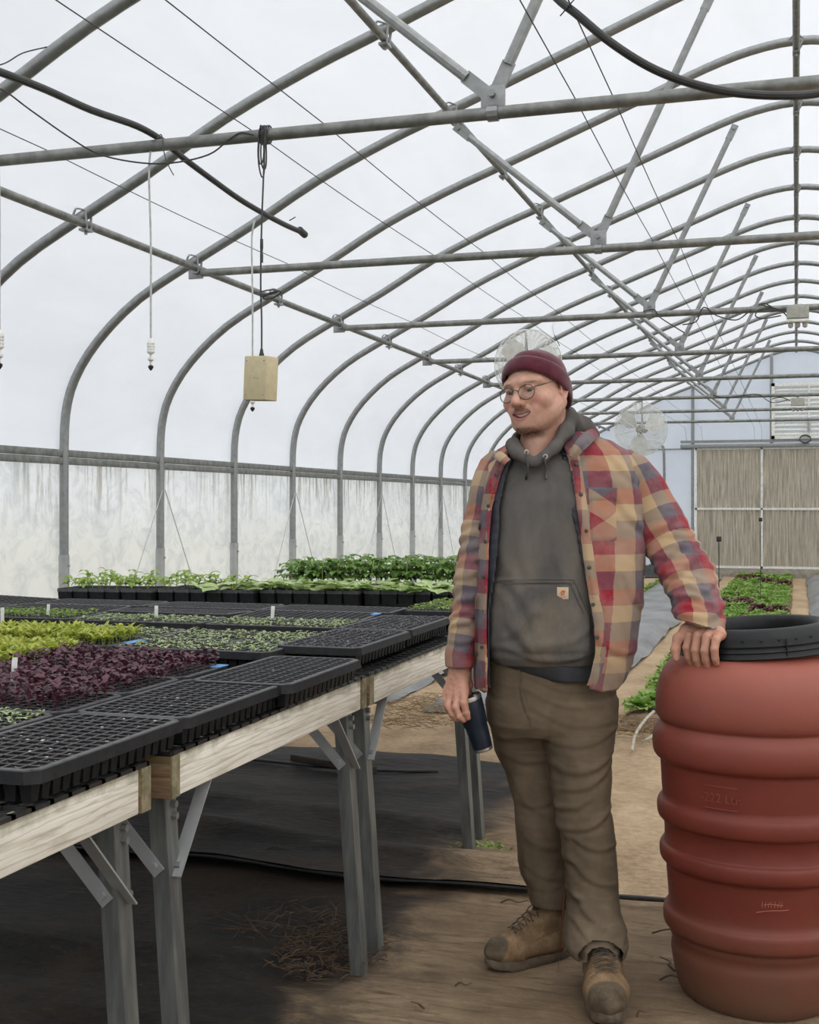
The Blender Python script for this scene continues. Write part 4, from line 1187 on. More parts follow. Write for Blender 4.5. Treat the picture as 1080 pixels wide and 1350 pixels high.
def lettuce(seed, n, ln, wd, ruff):
    r = random.Random(seed); b = MB()
    for k in range(n):
        f = k / n; az = k * 2.4 + r.uniform(-.2, .2); el = 0.25 + 1.05 * f + r.uniform(-.12, .12); L = ln * (1.0 - 0.45 * f) * r.uniform(.85, 1.15)
        d = Vector((math.cos(az), math.sin(az), 0)); sd = Vector((-d.y, d.x, 0)); p = Vector((0, 0, 0.01)); e = el; vs = []
        for i in range(6):
            t = i / 5; w = wd * (0.25 + 0.9 * math.sin(math.pi * (0.1 + 0.72 * t)))*0.5
            up = Vector((0, 0, 1)) * math.cos(e) - d * math.sin(e)
            for j in range(5):
                s = (j / 4 - .5) * 2; z = ruff * math.sin(j * 2.6 + i * 2.1 + k) * abs(s) * t + 0.25 * w * s * s
                vs.append(p + sd * (w * s) + up * z)
            p = p + (d * math.cos(e) + Vector((0, 0, 1)) * math.sin(e)) * (L / 5); e -= 0.16
        fs = [(i * 5 + j, i * 5 + j + 1, i * 5 + j + 6, i * 5 + j + 5) for i in range(5) for j in range(4)]
        b.add(vs, fs)
    return b
M['let_green'] = leaf_mat('green_lettuce_leaf', srgb(104, 140, 60), srgb(156, 184, 92), 0.35, 14)
M['let_red'] = leaf_mat('red_lettuce_leaf', srgb(70, 40, 40), srgb(110, 72, 58), 0.2, 14)
LET = {}
def put_lettuce(x, y, z, kind, k, s, lab, grp):
    key = (kind, k)
    if key not in LET:
        o = lettuce(k + (0 if kind == 'green' else 50), 15 if kind == 'green' else 13, 0.15, 0.085, 0.016).build('lettuce', M['let_green' if kind == 'green' else 'let_red'], angle=None); LET[key] = o
    else:
        o = LET[key].copy(); COL.objects.link(o)
    o.location = (x, y, z); o.scale = (s, s, s); o.rotation_euler.z = R.uniform(0, 6.3)
    tag(o, lab, 'lettuce', grp)
n = 0; y = 8.15
rows = [-0.93, -0.68, -0.43, -0.20]
while y < 23.6:
    for i, x in enumerate(rows):
        red = (int(y / 1.1) + (i // 2)) % 5 == 0
        if 8.6 < y < 13.0 and i >= 1 and (i + int(y * 3)) % 3 == 0: pass
        put_lettuce(x + R.uniform(-.03, .03), y + R.uniform(-.04, .04), hL(x, y) - 0.01, 'red' if red else 'green', R.randrange(3), R.uniform(.8, 1.15),
                    'head of red brown lettuce in the open soil bed' if red else 'head of bright green lettuce in the open soil bed', 'red lettuces' if red else 'green lettuces')
    y += 0.29
sp = None
def small_plant():
    b = MB(); r = random.Random(5)
    for k in range(9): leaf(b, (r.uniform(-.012, .012), r.uniform(-.012, .012), 0.01), k * 2.4, r.uniform(.3, 1.2), r.uniform(.06, .10), 0.04, 0.25)
    return b
for x, hf, nm in ((-2.16, hB, 'left bed of grey mulch'), (0.5, hC, 'right bed of grey mulch')):
    y = 9.0
    while y < 23.8:
        if sp is None: sp = small_plant().build('young_plant', M['lf_green'], angle=None); o = sp
        else: o = sp.copy(); COL.objects.link(o)
        o.location = (x + R.uniform(-.03, .03), y, hf(x, y) - 0.005); o.rotation_euler.z = R.uniform(0, 6.3); s = R.uniform(.8, 1.3); o.scale = (s, s, s)
        tag(o, 'small young green plant growing through the ' + nm, 'young plant', 'young plants in the ' + nm)
        y += 0.24
M['old_pipe'] = simple('weathered_pipe', srgb(150, 142, 128), srgb(176, 170, 156), 30, 0.7)
# white drip pipe lengths at the head of the lettuce bed
for pts, lab in (([(833, 990, .02), (838, 968, .06), (850, 950, .10), (862, 938, .12)], 'pale curved pipe sticking out of the lettuce bed behind the trouser leg'),
                 ([(846, 978, .02), (858, 972, .04), (868, 962, .05), (880, 950, .06)], 'pale pipe lying beside the barrel at the head of the lettuce bed')):
    b = MB(); b.tube(catmull([at_z(u, v, z) for u, v, z in pts], 5), 0.009, 8); tag(b.build('drip_pipe', M['old_pipe']), lab, 'pipe')
# sprinkler stakes
for u, vt, vb, y, lab in ((948, 712, 812, 12.2, 'thin black sprinkler stake just right of the plaid elbow'), (1003, 686, 786, 17.0, 'thin black sprinkler stake in the lettuce bed before the doors')):
    p = at_y(u, vt, y); b = MB(); b.tube([(0, 0, 0.02), (0, 0, p.z)], 0.005, 6); b.box((0, 0, p.z + .01), (0.045, 0.03, 0.05), bev=.004)
    o = b.build('sprinkler_stake', M['black_plastic']); o.location = (p.x, y, 0); tag(o, lab, 'stake', 'sprinkler stakes')
# folded black plastic at the far end
b = MB(); c = at_z(868, 752, 0.1)
vs = []; fs = []
for j in range(14):
    for i in range(22):
        x = (i / 21 - .5) * 0.75; yy = (j / 13 - .5) * 0.5
        e = max(0, 1 - (2 * abs(i / 21 - .5)) ** 4) * max(0, 1 - (2 * abs(j / 13 - .5)) ** 4)
        vs.append((c.x + x, min(c.y, Y1 - .6) + yy, 0.02 + e * (0.20 + 0.06 * hnoise(x * 9, yy * 9))))
for j in range(13):
    for i in range(21): fs.append((j * 22 + i, j * 22 + i + 1, (j + 1) * 22 + i + 1, (j + 1) * 22 + i))
b.add(vs, fs); tag(b.build('plastic_bundle', M['black_rubber'], angle=None), 'folded bundle of black plastic on the ground by the far end wall', 'bundle')
# pipe with a hook on the far wall
b = MB(); b.tube(catmull([at_y(871, 588, Y1 - .1), at_y(875, 592, Y1 - .1), at_y(876, 625, Y1 - .1), at_y(876, 655, Y1 - .1)], 4), 0.025, 8); tag(b.build('wall_pipe', M['galv_dark']), 'dark hooked pipe on the pale far wall above the plaid shoulder', 'pipe')

# ------------------------------------------------------------------ dry weeds, straw and twigs
M['straw'] = simple('dry_straw', srgb(104, 86, 62), srgb(158, 136, 102), 30, 0.9)
M['twig'] = simple('dry_twig', srgb(66, 52, 40), srgb(98, 78, 60), 30, 0.9)
def weeds(cx, cy, rx, ry, n, ln, mat, name, lab, h=0.03, seed=1):
    r = random.Random(seed); b = MB()
    for k in range(n):
        a = r.uniform(0, 6.3); q = math.sqrt(r.random()); x = cx + rx * q * math.cos(a); y = cy + ry * q * math.sin(a)
        w = r.uniform(0, 6.3); L = ln * r.uniform(.4, 1.2); z = 0.022 + abs(r.gauss(0, h)) * (1 - q * .7)
        d = Vector((math.cos(w), math.sin(w), r.uniform(-.15, .3)))
        bend = Vector((r.uniform(-.3, .3), r.uniform(-.3, .3), r.uniform(0, .3))) * L
        b.tube([(x, y, z), Vector((x, y, z)) + d * L * .5 + bend * .5, Vector((x, y, z)) + d * L], r.uniform(.0008, .002), 4)
    o = b.build(name, mat); tag(o, lab, 'weeds', kind='stuff'); return o
p = at_z(440, 1262, 0); weeds(p.x, p.y, 0.17, 0.26, 420, 0.055, M['twig'], 'dry_weeds', 'dry weeds matted round the foot of the bench leg', 0.025, 2)
p = at_z(390, 1230, 0); weeds(p.x, p.y, 0.24, 0.16, 70, 0.14, M['twig'], 'dry_twigs', 'loose dry twigs on the ground cloth under the bench', 0.02, 3)
p = at_z(565, 945, 0); weeds(p.x, p.y, 0.42, 0.6, 800, 0.10, M['straw'], 'straw', 'straw heap beyond the benches left of the tumbler', 0.05, 4)
p = at_z(850, 960, 0); weeds(p.x, p.y - .1, 0.25, 0.5, 260, 0.14, M['straw'], 'dry_leaves', 'dry straw at the head of the lettuce bed', 0.025, 5)
for u, v, w, L in ((660, 1190, .3, .10), (640, 1268, 1.2, .06), (420, 1210, .5, .2), (890, 1280, 2.0, .10), (870, 1292, .4, .12), (860, 1230, .2, .2), (560, 1330, 2.6, .05), (840, 1340, 1.0, .06), (600, 1300, .4, .05), (350, 1120, .3, .15)):
    p = at_z(u, v, 0.025); b = MB()
    b.tube(catmull([(0, 0, 0), (L * .3, L * .1, .008), (L * .6, -L * .08, .004), (L, L * .12, .006)], 4), [0.0035 - 0.0018 * k / 12 for k in range(13)], 5)
    o = b.build('twig', M['twig']); o.location = p; o.rotation_euler.z = w
    tag(o, 'small dry twig lying on the trodden ground cloth', 'twig', 'loose twigs on the ground')
# small weeds by the far bench leg
b = MB(); r = random.Random(9); p = at_z(640, 1118, 0.02)
for k in range(90):
    q = Vector((r.gauss(0, .06), r.gauss(0, .05), 0)); leaf(b, q, r.uniform(0, 6.3), r.uniform(.2, 1.2), r.uniform(.02, .04), .014, .3)
o = b.build('chickweed', M['lf_green'], angle=None); o.location = p; tag(o, 'small green weeds sprouting at the foot of the bench leg behind the worker', 'weeds', kind='stuff')
# ------------------------------------------------------------------ signed distance modelling (numpy) for the worker
T0, U0 = 3.65, 735.0
def loc(u, v, ly):
    t = T0 + ly
    return np.array([((u - 540.0) * t - (U0 - 540.0) * T0) / FPX, ly, CAM_Z - (v - HORIZON) * t / FPX])
class Field:
    def __init__(s, xs, ys, zs):
        s.x, s.y, s.z = [np.asarray(a, dtype=np.float32) for a in (xs, ys, zs)]
        s.D = np.full((len(xs), len(ys), len(zs)), 0.5, dtype=np.float32)
    def sub(s, lo, hi):
        sl = []
        for a, l, h in ((s.x, lo[0], hi[0]), (s.y, lo[1], hi[1]), (s.z, lo[2], hi[2])):
            sl.append(slice(int(np.searchsorted(a, l)), int(np.searchsorted(a, h))))
        return tuple(sl)
    def grid(s, sl):
        return s.x[sl[0]][:, None, None], s.y[sl[1]][None, :, None], s.z[sl[2]][None, None, :]
    def op(s, fn, lo, hi, k=0.01, mode='add', pad=None):
        pad = pad if pad is not None else 0.03 + k
        sl = s.sub([l - pad for l in lo], [h + pad for h in hi])
        if any(q.stop <= q.start for q in sl): return
        d = np.broadcast_to(fn(*s.grid(sl)), s.D[sl].shape); a = s.D[sl]
        if mode == 'add':
            h = np.maximum(k - np.abs(a - d), 0) / max(k, 1e-6); s.D[sl] = np.minimum(a, d) - h * h * k * 0.25
        else:
            h = np.maximum(k - np.abs(a + d), 0) / max(k, 1e-6); s.D[sl] = np.maximum(a, -d) + h * h * k * 0.25
    def cap(s, a, b, r1, r2=None, k=0.01, mode='add', M_=None):
        r2 = r1 if r2 is None else r2; a, b = np.array(a, float), np.array(b, float); ba = b - a; L = max(float(ba @ ba), 1e-9); rm = max(r1, r2)
        def fn(X, Y, Z):
            h = np.clip(((X - a[0]) * ba[0] + (Y - a[1]) * ba[1] + (Z - a[2]) * ba[2]) / L, 0, 1)
            return np.sqrt((X - a[0] - ba[0] * h) ** 2 + (Y - a[1] - ba[1] * h) ** 2 + (Z - a[2] - ba[2] * h) ** 2) - (r1 + (r2 - r1) * h)
        s.op(fn, np.minimum(a, b) - rm, np.maximum(a, b) + rm, k, mode)
    def chain(s, pts, rs, k=0.006, mode='add'):
        for i in range(len(pts) - 1): s.cap(pts[i], pts[i + 1], rs[i], rs[i + 1], k, mode)
    def ell(s, c, r, B=None, k=0.01, mode='add'):
        c = np.array(c, float); r = np.array(r, float); B = np.eye(3) if B is None else B; rm = float(r.max())
        def fn(X, Y, Z):
            q = [((X - c[0]) * B[0, i] + (Y - c[1]) * B[1, i] + (Z - c[2]) * B[2, i]) / r[i] for i in range(3)]
            k0 = np.sqrt(q[0] ** 2 + q[1] ** 2 + q[2] ** 2); k1 = np.sqrt((q[0] / r[0]) ** 2 + (q[1] / r[1]) ** 2 + (q[2] / r[2]) ** 2)
            return k0 * (k0 - 1) / np.maximum(k1, 1e-6)
        s.op(fn, c - rm, c + rm, k, mode)
    def mesh(s, smooth=0):
        D = s.D; ins = D < 0
        n = [D.shape[i] - 1 for i in range(3)]
        cnt = np.zeros(n, dtype=np.int8)
        for i in (0, 1):
            for j in (0, 1):
                for k in (0, 1): cnt += ins[i:n[0] + i, j:n[1] + j, k:n[2] + k]
        act = (cnt > 0) & (cnt < 8); I = np.argwhere(act); idx = np.full(n, -1, dtype=np.int32); idx[act] = np.arange(len(I))
        A = [s.x, s.y, s.z]; acc = np.zeros((len(I), 3)); num = np.zeros(len(I))
        C = [(i, j, k) for i in (0, 1) for j in (0, 1) for k in (0, 1)]
        val = {c: D[I[:, 0] + c[0], I[:, 1] + c[1], I[:, 2] + c[2]] for c in C}
        for c in C:
            for ax in range(3):
                if c[ax]: continue
                e = list(c); e[ax] = 1; e = tuple(e); a, b = val[c], val[e]; m = (a < 0) != (b < 0)
                t = np.where(m, a / np.where(np.abs(a - b) < 1e-12, 1, a - b), 0); p = np.zeros((len(I), 3))
                for q in range(3):
                    p0 = A[q][I[:, q] + c[q]]; p1 = A[q][I[:, q] + e[q]]; p[:, q] = p0 + (p1 - p0) * t
                acc[m] += p[m]; num[m] += 1
        V = acc / num[:, None]; F = []
        for ax in range(3):
            o1, o2 = (ax + 1) % 3, (ax + 2) % 3
            lo = [slice(None)] * 3; hi = [slice(None)] * 3; lo[ax] = slice(0, -1); hi[ax] = slice(1, None)
            for q in (o1, o2): lo[q] = slice(1, -1); hi[q] = slice(1, -1)
            a, b = ins[tuple(lo)], ins[tuple(hi)]; E = np.argwhere(a != b); fl = a[a != b]
            for q in (o1, o2): E[:, q] += 1
            def cell(d1, d2):
                G = E.copy(); G[:, o1] -= d1; G[:, o2] -= d2; return idx[G[:, 0], G[:, 1], G[:, 2]]
            q = np.stack([cell(1, 1), cell(0, 1), cell(0, 0), cell(1, 0)], 1); q[~fl] = q[~fl][:, ::-1]; F.append(q)
        F = np.concatenate(F)
        for _ in range(smooth):
            S = np.zeros_like(V); N_ = np.zeros(len(V))
            for a, b in ((0, 1), (1, 2), (2, 3), (3, 0)):
                np.add.at(S, F[:, a], V[F[:, b]]); np.add.at(S, F[:, b], V[F[:, a]]); np.add.at(N_, F[:, a], 1); np.add.at(N_, F[:, b], 1)
            V = V * 0.5 + 0.5 * S / np.maximum(N_, 1)[:, None]
        return V, F
def normals(V, F):
    fn = np.cross(V[F[:, 2]] - V[F[:, 0]], V[F[:, 3]] - V[F[:, 1]]); Nv = np.zeros_like(V)
    for k in range(4): np.add.at(Nv, F[:, k], fn)
    return Nv / np.maximum(np.linalg.norm(Nv, axis=1), 1e-12)[:, None]
def np_obj(name, V, F, mats, parent=None, fm=None, uv=None, attrs=None):
    me = bpy.data.meshes.new(name); me.vertices.add(len(V)); me.vertices.foreach_set('co', V.astype(np.float32).ravel())
    me.loops.add(F.size); me.loops.foreach_set('vertex_index', F.astype(np.int32).ravel()); me.polygons.add(len(F))
    me.polygons.foreach_set('loop_start', np.arange(0, F.size, 4, dtype=np.int32)); me.polygons.foreach_set('loop_total', np.full(len(F), 4, dtype=np.int32))
    for m in (mats if isinstance(mats, (list, tuple)) else [mats]): me.materials.append(m)
    if fm is not None: me.polygons.foreach_set('material_index', fm.astype(np.int32))
    me.polygons.foreach_set('use_smooth', np.ones(len(F), dtype=bool))
    if uv is not None:
        l = me.uv_layers.new(name='UVMap'); l.data.foreach_set('uv', uv.astype(np.float32).ravel())
    for k_, a_ in (attrs or {}).items():
        me.attributes.new(k_, 'FLOAT', 'POINT').data.foreach_set('value', np.asarray(a_, dtype=np.float32))
    me.update(calc_edges=True); me.validate()
    o = bpy.data.objects.new(name, me); COL.objects.link(o)
    if parent is not None: o.parent = parent; KID.setdefault(parent.name, []).append(o)
    return o
def sst(x, a, b):
    t = np.clip((x - a) / (b - a), 0, 1); return t * t * (3 - 2 * t)
def pn(P, f, seed=0.0):
    """smooth pseudo noise on points"""
    x, y, z = P[:, 0] * f, P[:, 1] * f, P[:, 2] * f
    return (np.sin(x * 1.3 + 2.1 * np.sin(y * 0.9 + seed) + z * .7) + np.sin(y * 1.7 + 1.6 * np.sin(z * 1.1 + seed * 2) - x * .4) + np.sin(z * 1.5 + 1.9 * np.sin(x * .8 + seed * 3) + y * .5)) / 3
def table(rows):
    """rows (v, uL, uR, ly, ry) -> z-sorted arrays z, cx, cy, rx, ry"""
    o = []
    for v, a, b, ly, ry in rows:
        p, q = loc(a, v, ly), loc(b, v, ly); o.append((p[2], (p[0] + q[0]) / 2, ly, (q[0] - p[0]) / 2, ry))
    o.sort(); return np.array(o).T
def loft_fn(T, n=2.4, grow=0.0, zlo=None, zhi=None):
    z, cx, cy, rx, ry = T
    zlo = z[0] if zlo is None else zlo; zhi = z[-1] if zhi is None else zhi
    def fn(X, Y, Z):
        CX, CY, RX, RY = [np.interp(Z, z, q) for q in (cx, cy, rx, ry)]
        RX = RX + grow; RY = RY + grow
        q = ((np.abs(X - CX) / RX) ** n + (np.abs(Y - CY) / RY) ** n) ** (1.0 / n)
        return np.maximum((q - 1) * np.minimum(RX, RY), np.maximum(Z - zhi, zlo - Z))
    lo = (float((cx - rx).min()) - grow, float((cy - ry).min()) - grow, zlo); hi = (float((cx + rx).max()) + grow, float((cy + ry).max()) + grow, zhi)
    return fn, lo, hi
def add_loft(F, T, k=0.02, n=2.4, grow=0.0, **kw):
    fn, lo, hi = loft_fn(T, n, grow, **kw); F.op(fn, lo, hi, k)
def rng(a, b, s): return np.arange(a, b + s, s)

# ---- silhouettes measured for each garment (picture row, left, right, depth, half depth)
T_HIP = table([(850, 641, 803, -.005, .125), (880, 641, 808, -.005, .13), (905, 642, 811, 0, .135), (930, 643, 811, .005, .135), (952, 646, 811, .01, .13), (965, 660, 800, .01, .11)])
T_LEGA = table([(925, 698, 811, -.01, .118), (965, 711, 810, -.022, .112), (992, 721, 807, -.032, .104), (1031, 726, 806, -.042, .096), (1057, 730, 804, -.046, .092), (1083, 734, 808, -.048, .09),
                (1109, 740, 811, -.045, .088), (1135, 744, 813, -.042, .088), (1170, 746, 815, -.046, .092), (1200, 747, 818, -.058, .104), (1225, 744, 825, -.080, .128), (1240, 743, 827, -.092, .138), (1252, 746, 824, -.094, .138)])
T_LEGB = table([(925, 644, 716, .03, .118), (964, 648, 727, .050, .108), (990, 652, 735, .066, .096), (1016, 666, 742, .074, .090), (1057, 677, 748, .086, .085), (1083, 679, 750, .092, .084), (1109, 682, 750, .104, .083),
                (1135, 683, 751, .115, .083), (1151, 686, 752, .120, .083), (1166, 694, 754, .124, .083), (1190, 699, 757, .128, .083)])
T_HOOD = table([(596, 680, 765, .02, .07), (608, 664, 782, .01, .095), (625, 656, 792, 0, .115), (660, 650, 800, -.01, .125), (720, 645, 802, -.02, .132), (790, 640, 802, -.03, .142), (845, 638, 802, -.035, .150), (862, 641, 799, -.033, .146), (873, 650, 793, -.03, .132)])
T_SHIRT = table([(570, 722, 772, .045, .05), (582, 676, 806, .035, .08), (596, 652, 826, .025, .102), (612, 640, 836, .018, .12), (635, 633, 843, .01, .138), (680, 629, 848, 0, .152), (745, 626, 848, -.01, .165), (800, 625, 843, -.02, .175), (850, 625, 836, -.025, .182), (880, 625, 831, -.022, .18), (912, 626, 824, -.018, .176), (940, 628, 818, -.015, .172)])
T_SLA = table([(593, 806, 832, .02, .045), (602, 802, 850, .02, .066), (614, 801, 861, .018, .08), (635, 807, 875, .01, .082), (660, 815, 890, 0, .082), (690, 829, 907, -.02, .08), (715, 843, 922, -.045, .077), (745, 859, 940, -.095, .073),
               (775, 876, 949, -.142, .070), (800, 888, 953, -.183, .070), (815, 890, 955, -.206, .074), (832, 889, 957, -.228, .079), (860, 889, 957, -.24, .080)])
T_SLB = table([(594, 648, 682, .02, .05), (606, 634, 684, .02, .066), (622, 626, 682, .02, .078), (650, 618, 675, .01, .078), (690, 610, 665, 0, .074), (730, 604, 656, -.01, .07), (770, 599, 649, -.02, .066), (810, 594, 643, -.03, .061), (845, 590, 635, -.04, .056), (862, 588, 628, -.045, .052), (880, 589, 627, -.05, .05), (910, 589, 627, -.055, .05)])

# ------------------------------------------------------------------ materials
def skin_mat():
    m = N('skin'); co = m.coord('Object')
    def at(n_):
        x = m.n('Attribute'); x.attribute_name = n_; return x.outputs['Fac']
    a = m.noise(co, 16, 5, 0.6); b = m.noise(co, 160, 3, 0.6)
    col = m.ramp(a, [(0.35, srgb(182, 138, 118)), (0.65, srgb(200, 157, 136))])
    col = m.mix(m.ramp(b, [(0.55, 0), (0.75, 0.22)]), col, srgb(164, 108, 92))
    col = m.mix(m.math('MULTIPLY', at('ruddy'), 0.45), col, srgb(184, 112, 98))
    col = m.mix(m.math('MULTIPLY', at('hand'), 0.55), col, srgb(178, 124, 100))
    col = m.mix(m.math('MULTIPLY', at('beard'), m.ramp(m.noise(co, 420, 2), [(0.35, 0.25), (0.65, 0.75)])), col, srgb(104, 72, 56))
    col = m.mix(m.math('MULTIPLY', at('lip'), 0.8), col, srgb(168, 98, 92))
    m.bsdf(col, 0.5, 0, m.bump(b, 0.08, 0.002), 0.4, Subsurface_Weight=0.10, Subsurface_Scale=0.010)
    return m.mat
M['skin'] = skin_mat()
M['lip'] = simple('lip', srgb(178, 112, 104), srgb(190, 124, 112), 60, 0.45)
M['teeth'] = simple('teeth', srgb(222, 212, 196), srgb(210, 198, 180), 60, 0.3)
M['eye'] = simple('eye_white', srgb(150, 140, 132), srgb(136, 126, 118), 60, 0.3)
M['iris'] = simple('iris', srgb(44, 36, 32), srgb(34, 28, 26), 60, 0.4, spec=0.2)
M['stubble'] = simple('stubbled_skin', srgb(150, 106, 86), srgb(178, 132, 110), 240, 0.65, 0, 0.2, 300)
M['hair'] = simple('brown_hair', srgb(92, 66, 50), srgb(128, 96, 74), 90, 0.6)
def knit_mat():
    m = N('maroon_knit'); co = m.coord('Object')
    f = m.noise(co, 40, 4); w = m.n('TexWave', wave_type='BANDS', bands_direction='DIAGONAL'); w.inputs['Scale'].default_value = 150; w.inputs['Distortion'].default_value = 1.0
    m.l(co, w.inputs['Vector'])
    col = m.ramp(f, [(0.3, srgb(70, 22, 34)), (0.7, srgb(92, 34, 48))])
    m.bsdf(col, 0.9, 0, m.bump(w.outputs[1], 0.12, 0.002), 0.15, Sheen_Weight=0.3)
    return m.mat
M['knit'] = knit_mat()
def fleece_mat():
    m = N('worn_charcoal_fleece'); co = m.coord('Object')
    a = m.noise(m.coord('Object', (1, 1, 0.6)), 7, 6, 0.65, 0.6); g = m.noise(co, 260, 2)
    col = m.ramp(a, [(0.3, srgb(78, 75, 73)), (0.7, srgb(102, 98, 94))])
    st = m.noise(m.coord('Object', (1.6, 1, 0.9), (0, 0, 0), (3.1, 0, 0.4)), 5, 6, 0.7, 0.5)
    sep = m.n('SeparateXYZ'); m.l(co, sep.inputs[0])
    mp = m.n('MapRange'); mp.inputs[1].default_value = 1.36; mp.inputs[2].default_value = 1.16; m.l(sep.outputs['Z'], mp.inputs[0])
    col = m.mix(m.math('MULTIPLY', m.ramp(st, [(0.42, 0), (0.72, 0.6)]), mp.outputs[0]), col, srgb(134, 120, 100))
    m.bsdf(col, 0.92, 0, m.bump(g, 0.15, 0.002), 0.1)
    return m.mat
M['fleece'] = fleece_mat()
def duck_mat():
    m = N('brown_work_cotton'); co = m.coord('Object')
    a = m.noise(m.coord('Object', (1, 1, 0.7)), 6, 6, 0.65, 0.4); g = m.noise(co, 320, 2)
    col = m.ramp(a, [(0.3, srgb(86, 75, 61)), (0.55, srgb(106, 93, 77)), (0.75, srgb(126, 111, 92))])
    fad = m.noise(m.coord('Object', (1, 1, 9)), 6, 4, 0.6)
    col = m.mix(m.ramp(fad, [(0.55, 0), (0.80, 0.22)]), col, srgb(156, 140, 116))
    m.bsdf(col, 0.9, 0, m.bump(g, 0.12, 0.002), 0.12)
    return m.mat
M['duck'] = duck_mat()
def plaid_mat():
    m = N('plaid_flannel'); t = m.n('UVMap'); sep = m.n('SeparateXYZ')
    wob = m.n('Mapping'); m.l(t.outputs[0], wob.inputs[0]); m.l(wob.outputs[0], sep.inputs[0])
    stops = [(0.0, srgb(138, 36, 50)), (0.31, srgb(174, 148, 114)), (0.64, srgb(90, 84, 92))]
    cols = []
    for ax in ('X', 'Y'):
        nz = m.math('MULTIPLY', m.math('SUBTRACT', m.noise(m.coord('UV'), 60, 3), 0.5), 0.03)
        f = m.math('FRACT', m.math('ADD', m.math('ADD', m.math('DIVIDE', sep.outputs[ax], 0.142), 40.0), nz)); cols.append(m.ramp(f, stops, 'CONSTANT'))
    col = m.mix(0.47, cols[0], cols[1])
    a = m.noise(m.coord('Object'), 9, 5, 0.65); g = m.noise(m.coord('UV', (1, 1, 1)), 420, 2)
    col = m.mix(m.ramp(a, [(0.42, 0), (0.75, 0.34)]), col, srgb(172, 158, 148))
    m.bsdf(col, 0.9, 0, m.bump(g, 0.2, 0.002), 0.12, Sheen_Weight=0.1)
    return m.mat
M['plaid'] = plaid_mat()
M['lining'] = simple('black_quilted_lining', srgb(30, 32, 38), srgb(42, 44, 52), 20, 0.6, 0, 0.3, 60)
M['under'] = simple('dark_undershirt', srgb(50, 52, 56), srgb(60, 62, 66), 30, 0.9)
def boot_mat():
    m = N('tan_boot_leather'); co = m.coord('Object'); f = m.noise(co, 18, 6, 0.7); x = m.n('Attribute'); x.attribute_name = 'toe'
    col = m.ramp(f, [(0.3, srgb(96, 76, 56)), (0.5, srgb(128, 104, 78)), (0.7, srgb(156, 132, 102))])
    col = m.mix(x.outputs['Fac'], col, m.ramp(f, [(0.35, srgb(74, 64, 52)), (0.65, srgb(112, 98, 80))]))
    m.bsdf(col, 0.8, 0, m.bump(m.noise(co, 90, 5, 0.7), 0.35, 0.004), 0.2); return m.mat
M['boot'] = boot_mat()
M['boot_sole'] = simple('dusty_rubber_sole', srgb(74, 64, 52), srgb(110, 94, 76), 20, 0.85, 0, 0.3, 60)
M['lace'] = simple('boot_lace', srgb(64, 54, 46), srgb(98, 84, 68), 60, 0.8)
M['sock'] = simple('dark_sock', srgb(38, 35, 33), srgb(50, 46, 42), 60, 0.9)
M['navy'] = simple('navy_powder_coat', srgb(24, 34, 48), srgb(30, 42, 58), 40, 0.35)
M['steel'] = simple('brushed_steel', srgb(176, 172, 164), srgb(196, 192, 184), 60, 0.3, 0.9)
M['horn'] = simple('tortoise_acetate', srgb(60, 48, 38), srgb(96, 76, 54), 120, 0.3)
M['snap'] = simple('dark_metal_snap', srgb(70, 66, 62), srgb(96, 92, 86), 60, 0.35, 0.7)
gm = N('spectacle_glass'); gb = gm.n('BsdfTransparent'); gb.inputs[0].default_value = (0.95, 0.96, 0.96, 1); gg = gm.n('BsdfGlossy'); gg.inputs['Roughness'].default_value = 0.02
gx = gm.n('MixShader'); gx.inputs[0].default_value = 0.04; gm.l(gb.outputs[0], gx.inputs[1]); gm.l(gg.outputs[0], gx.inputs[2]); gm.l(gx.outputs[0], gm.out.inputs[0]); M['lens'] = gm.mat

# ------------------------------------------------------------------ head frame
HY_, HP_, HR_ = math.radians(38), math.radians(4), math.radians(6)
f_ = np.array([-math.sin(HY_), -math.cos(HY_), 0.0]); l_ = np.array([math.cos(HY_), -math.sin(HY_), 0.0]); u_ = np.array([0, 0, 1.0])
f2 = f_ * math.cos(HP_) - u_ * math.sin(HP_); u2 = u_ * math.cos(HP_) + f_ * math.sin(HP_)
l3 = l_ * math.cos(HR_) + u2 * math.sin(HR_); u3 = u2 * math.cos(HR_) - l_ * math.sin(HR_)
HB = np.stack([l3, f2, u3], 1)            # columns: his left, forward, up
HC = loc(707, 508, -0.03); HS = 1.07
def hd(x, y, z):
    return HC + HB @ (np.array([x, y, z]) * HS)
def to_head(P): return ((P - HC) @ HB) / HS

# ------------------------------------------------------------------ body: one continuous skin
xs = np.unique(np.round(np.concatenate([rng(-.34, -.215, .0026), rng(-.21, -.17, .008), rng(-.17, .02, .0018), rng(.022, .075, .0026), rng(.08, .26, .008), rng(.265, .465, .0026)]), 5))
ys = np.unique(np.round(np.concatenate([rng(-.36, -.17, .0026), rng(-.168, -.03, .0018), rng(-.028, .10, .0028), rng(.11, .22, .01)]), 5))
zs = np.unique(np.round(np.concatenate([rng(.02, .72, .02), rng(.73, 1.12, .0027), rng(1.13, 1.50, .008), rng(1.505, 1.60, .0028), rng(1.602, 1.77, .0018), rng(1.773, 1.885, .0034)]), 5))
B = Field(xs, ys, zs)
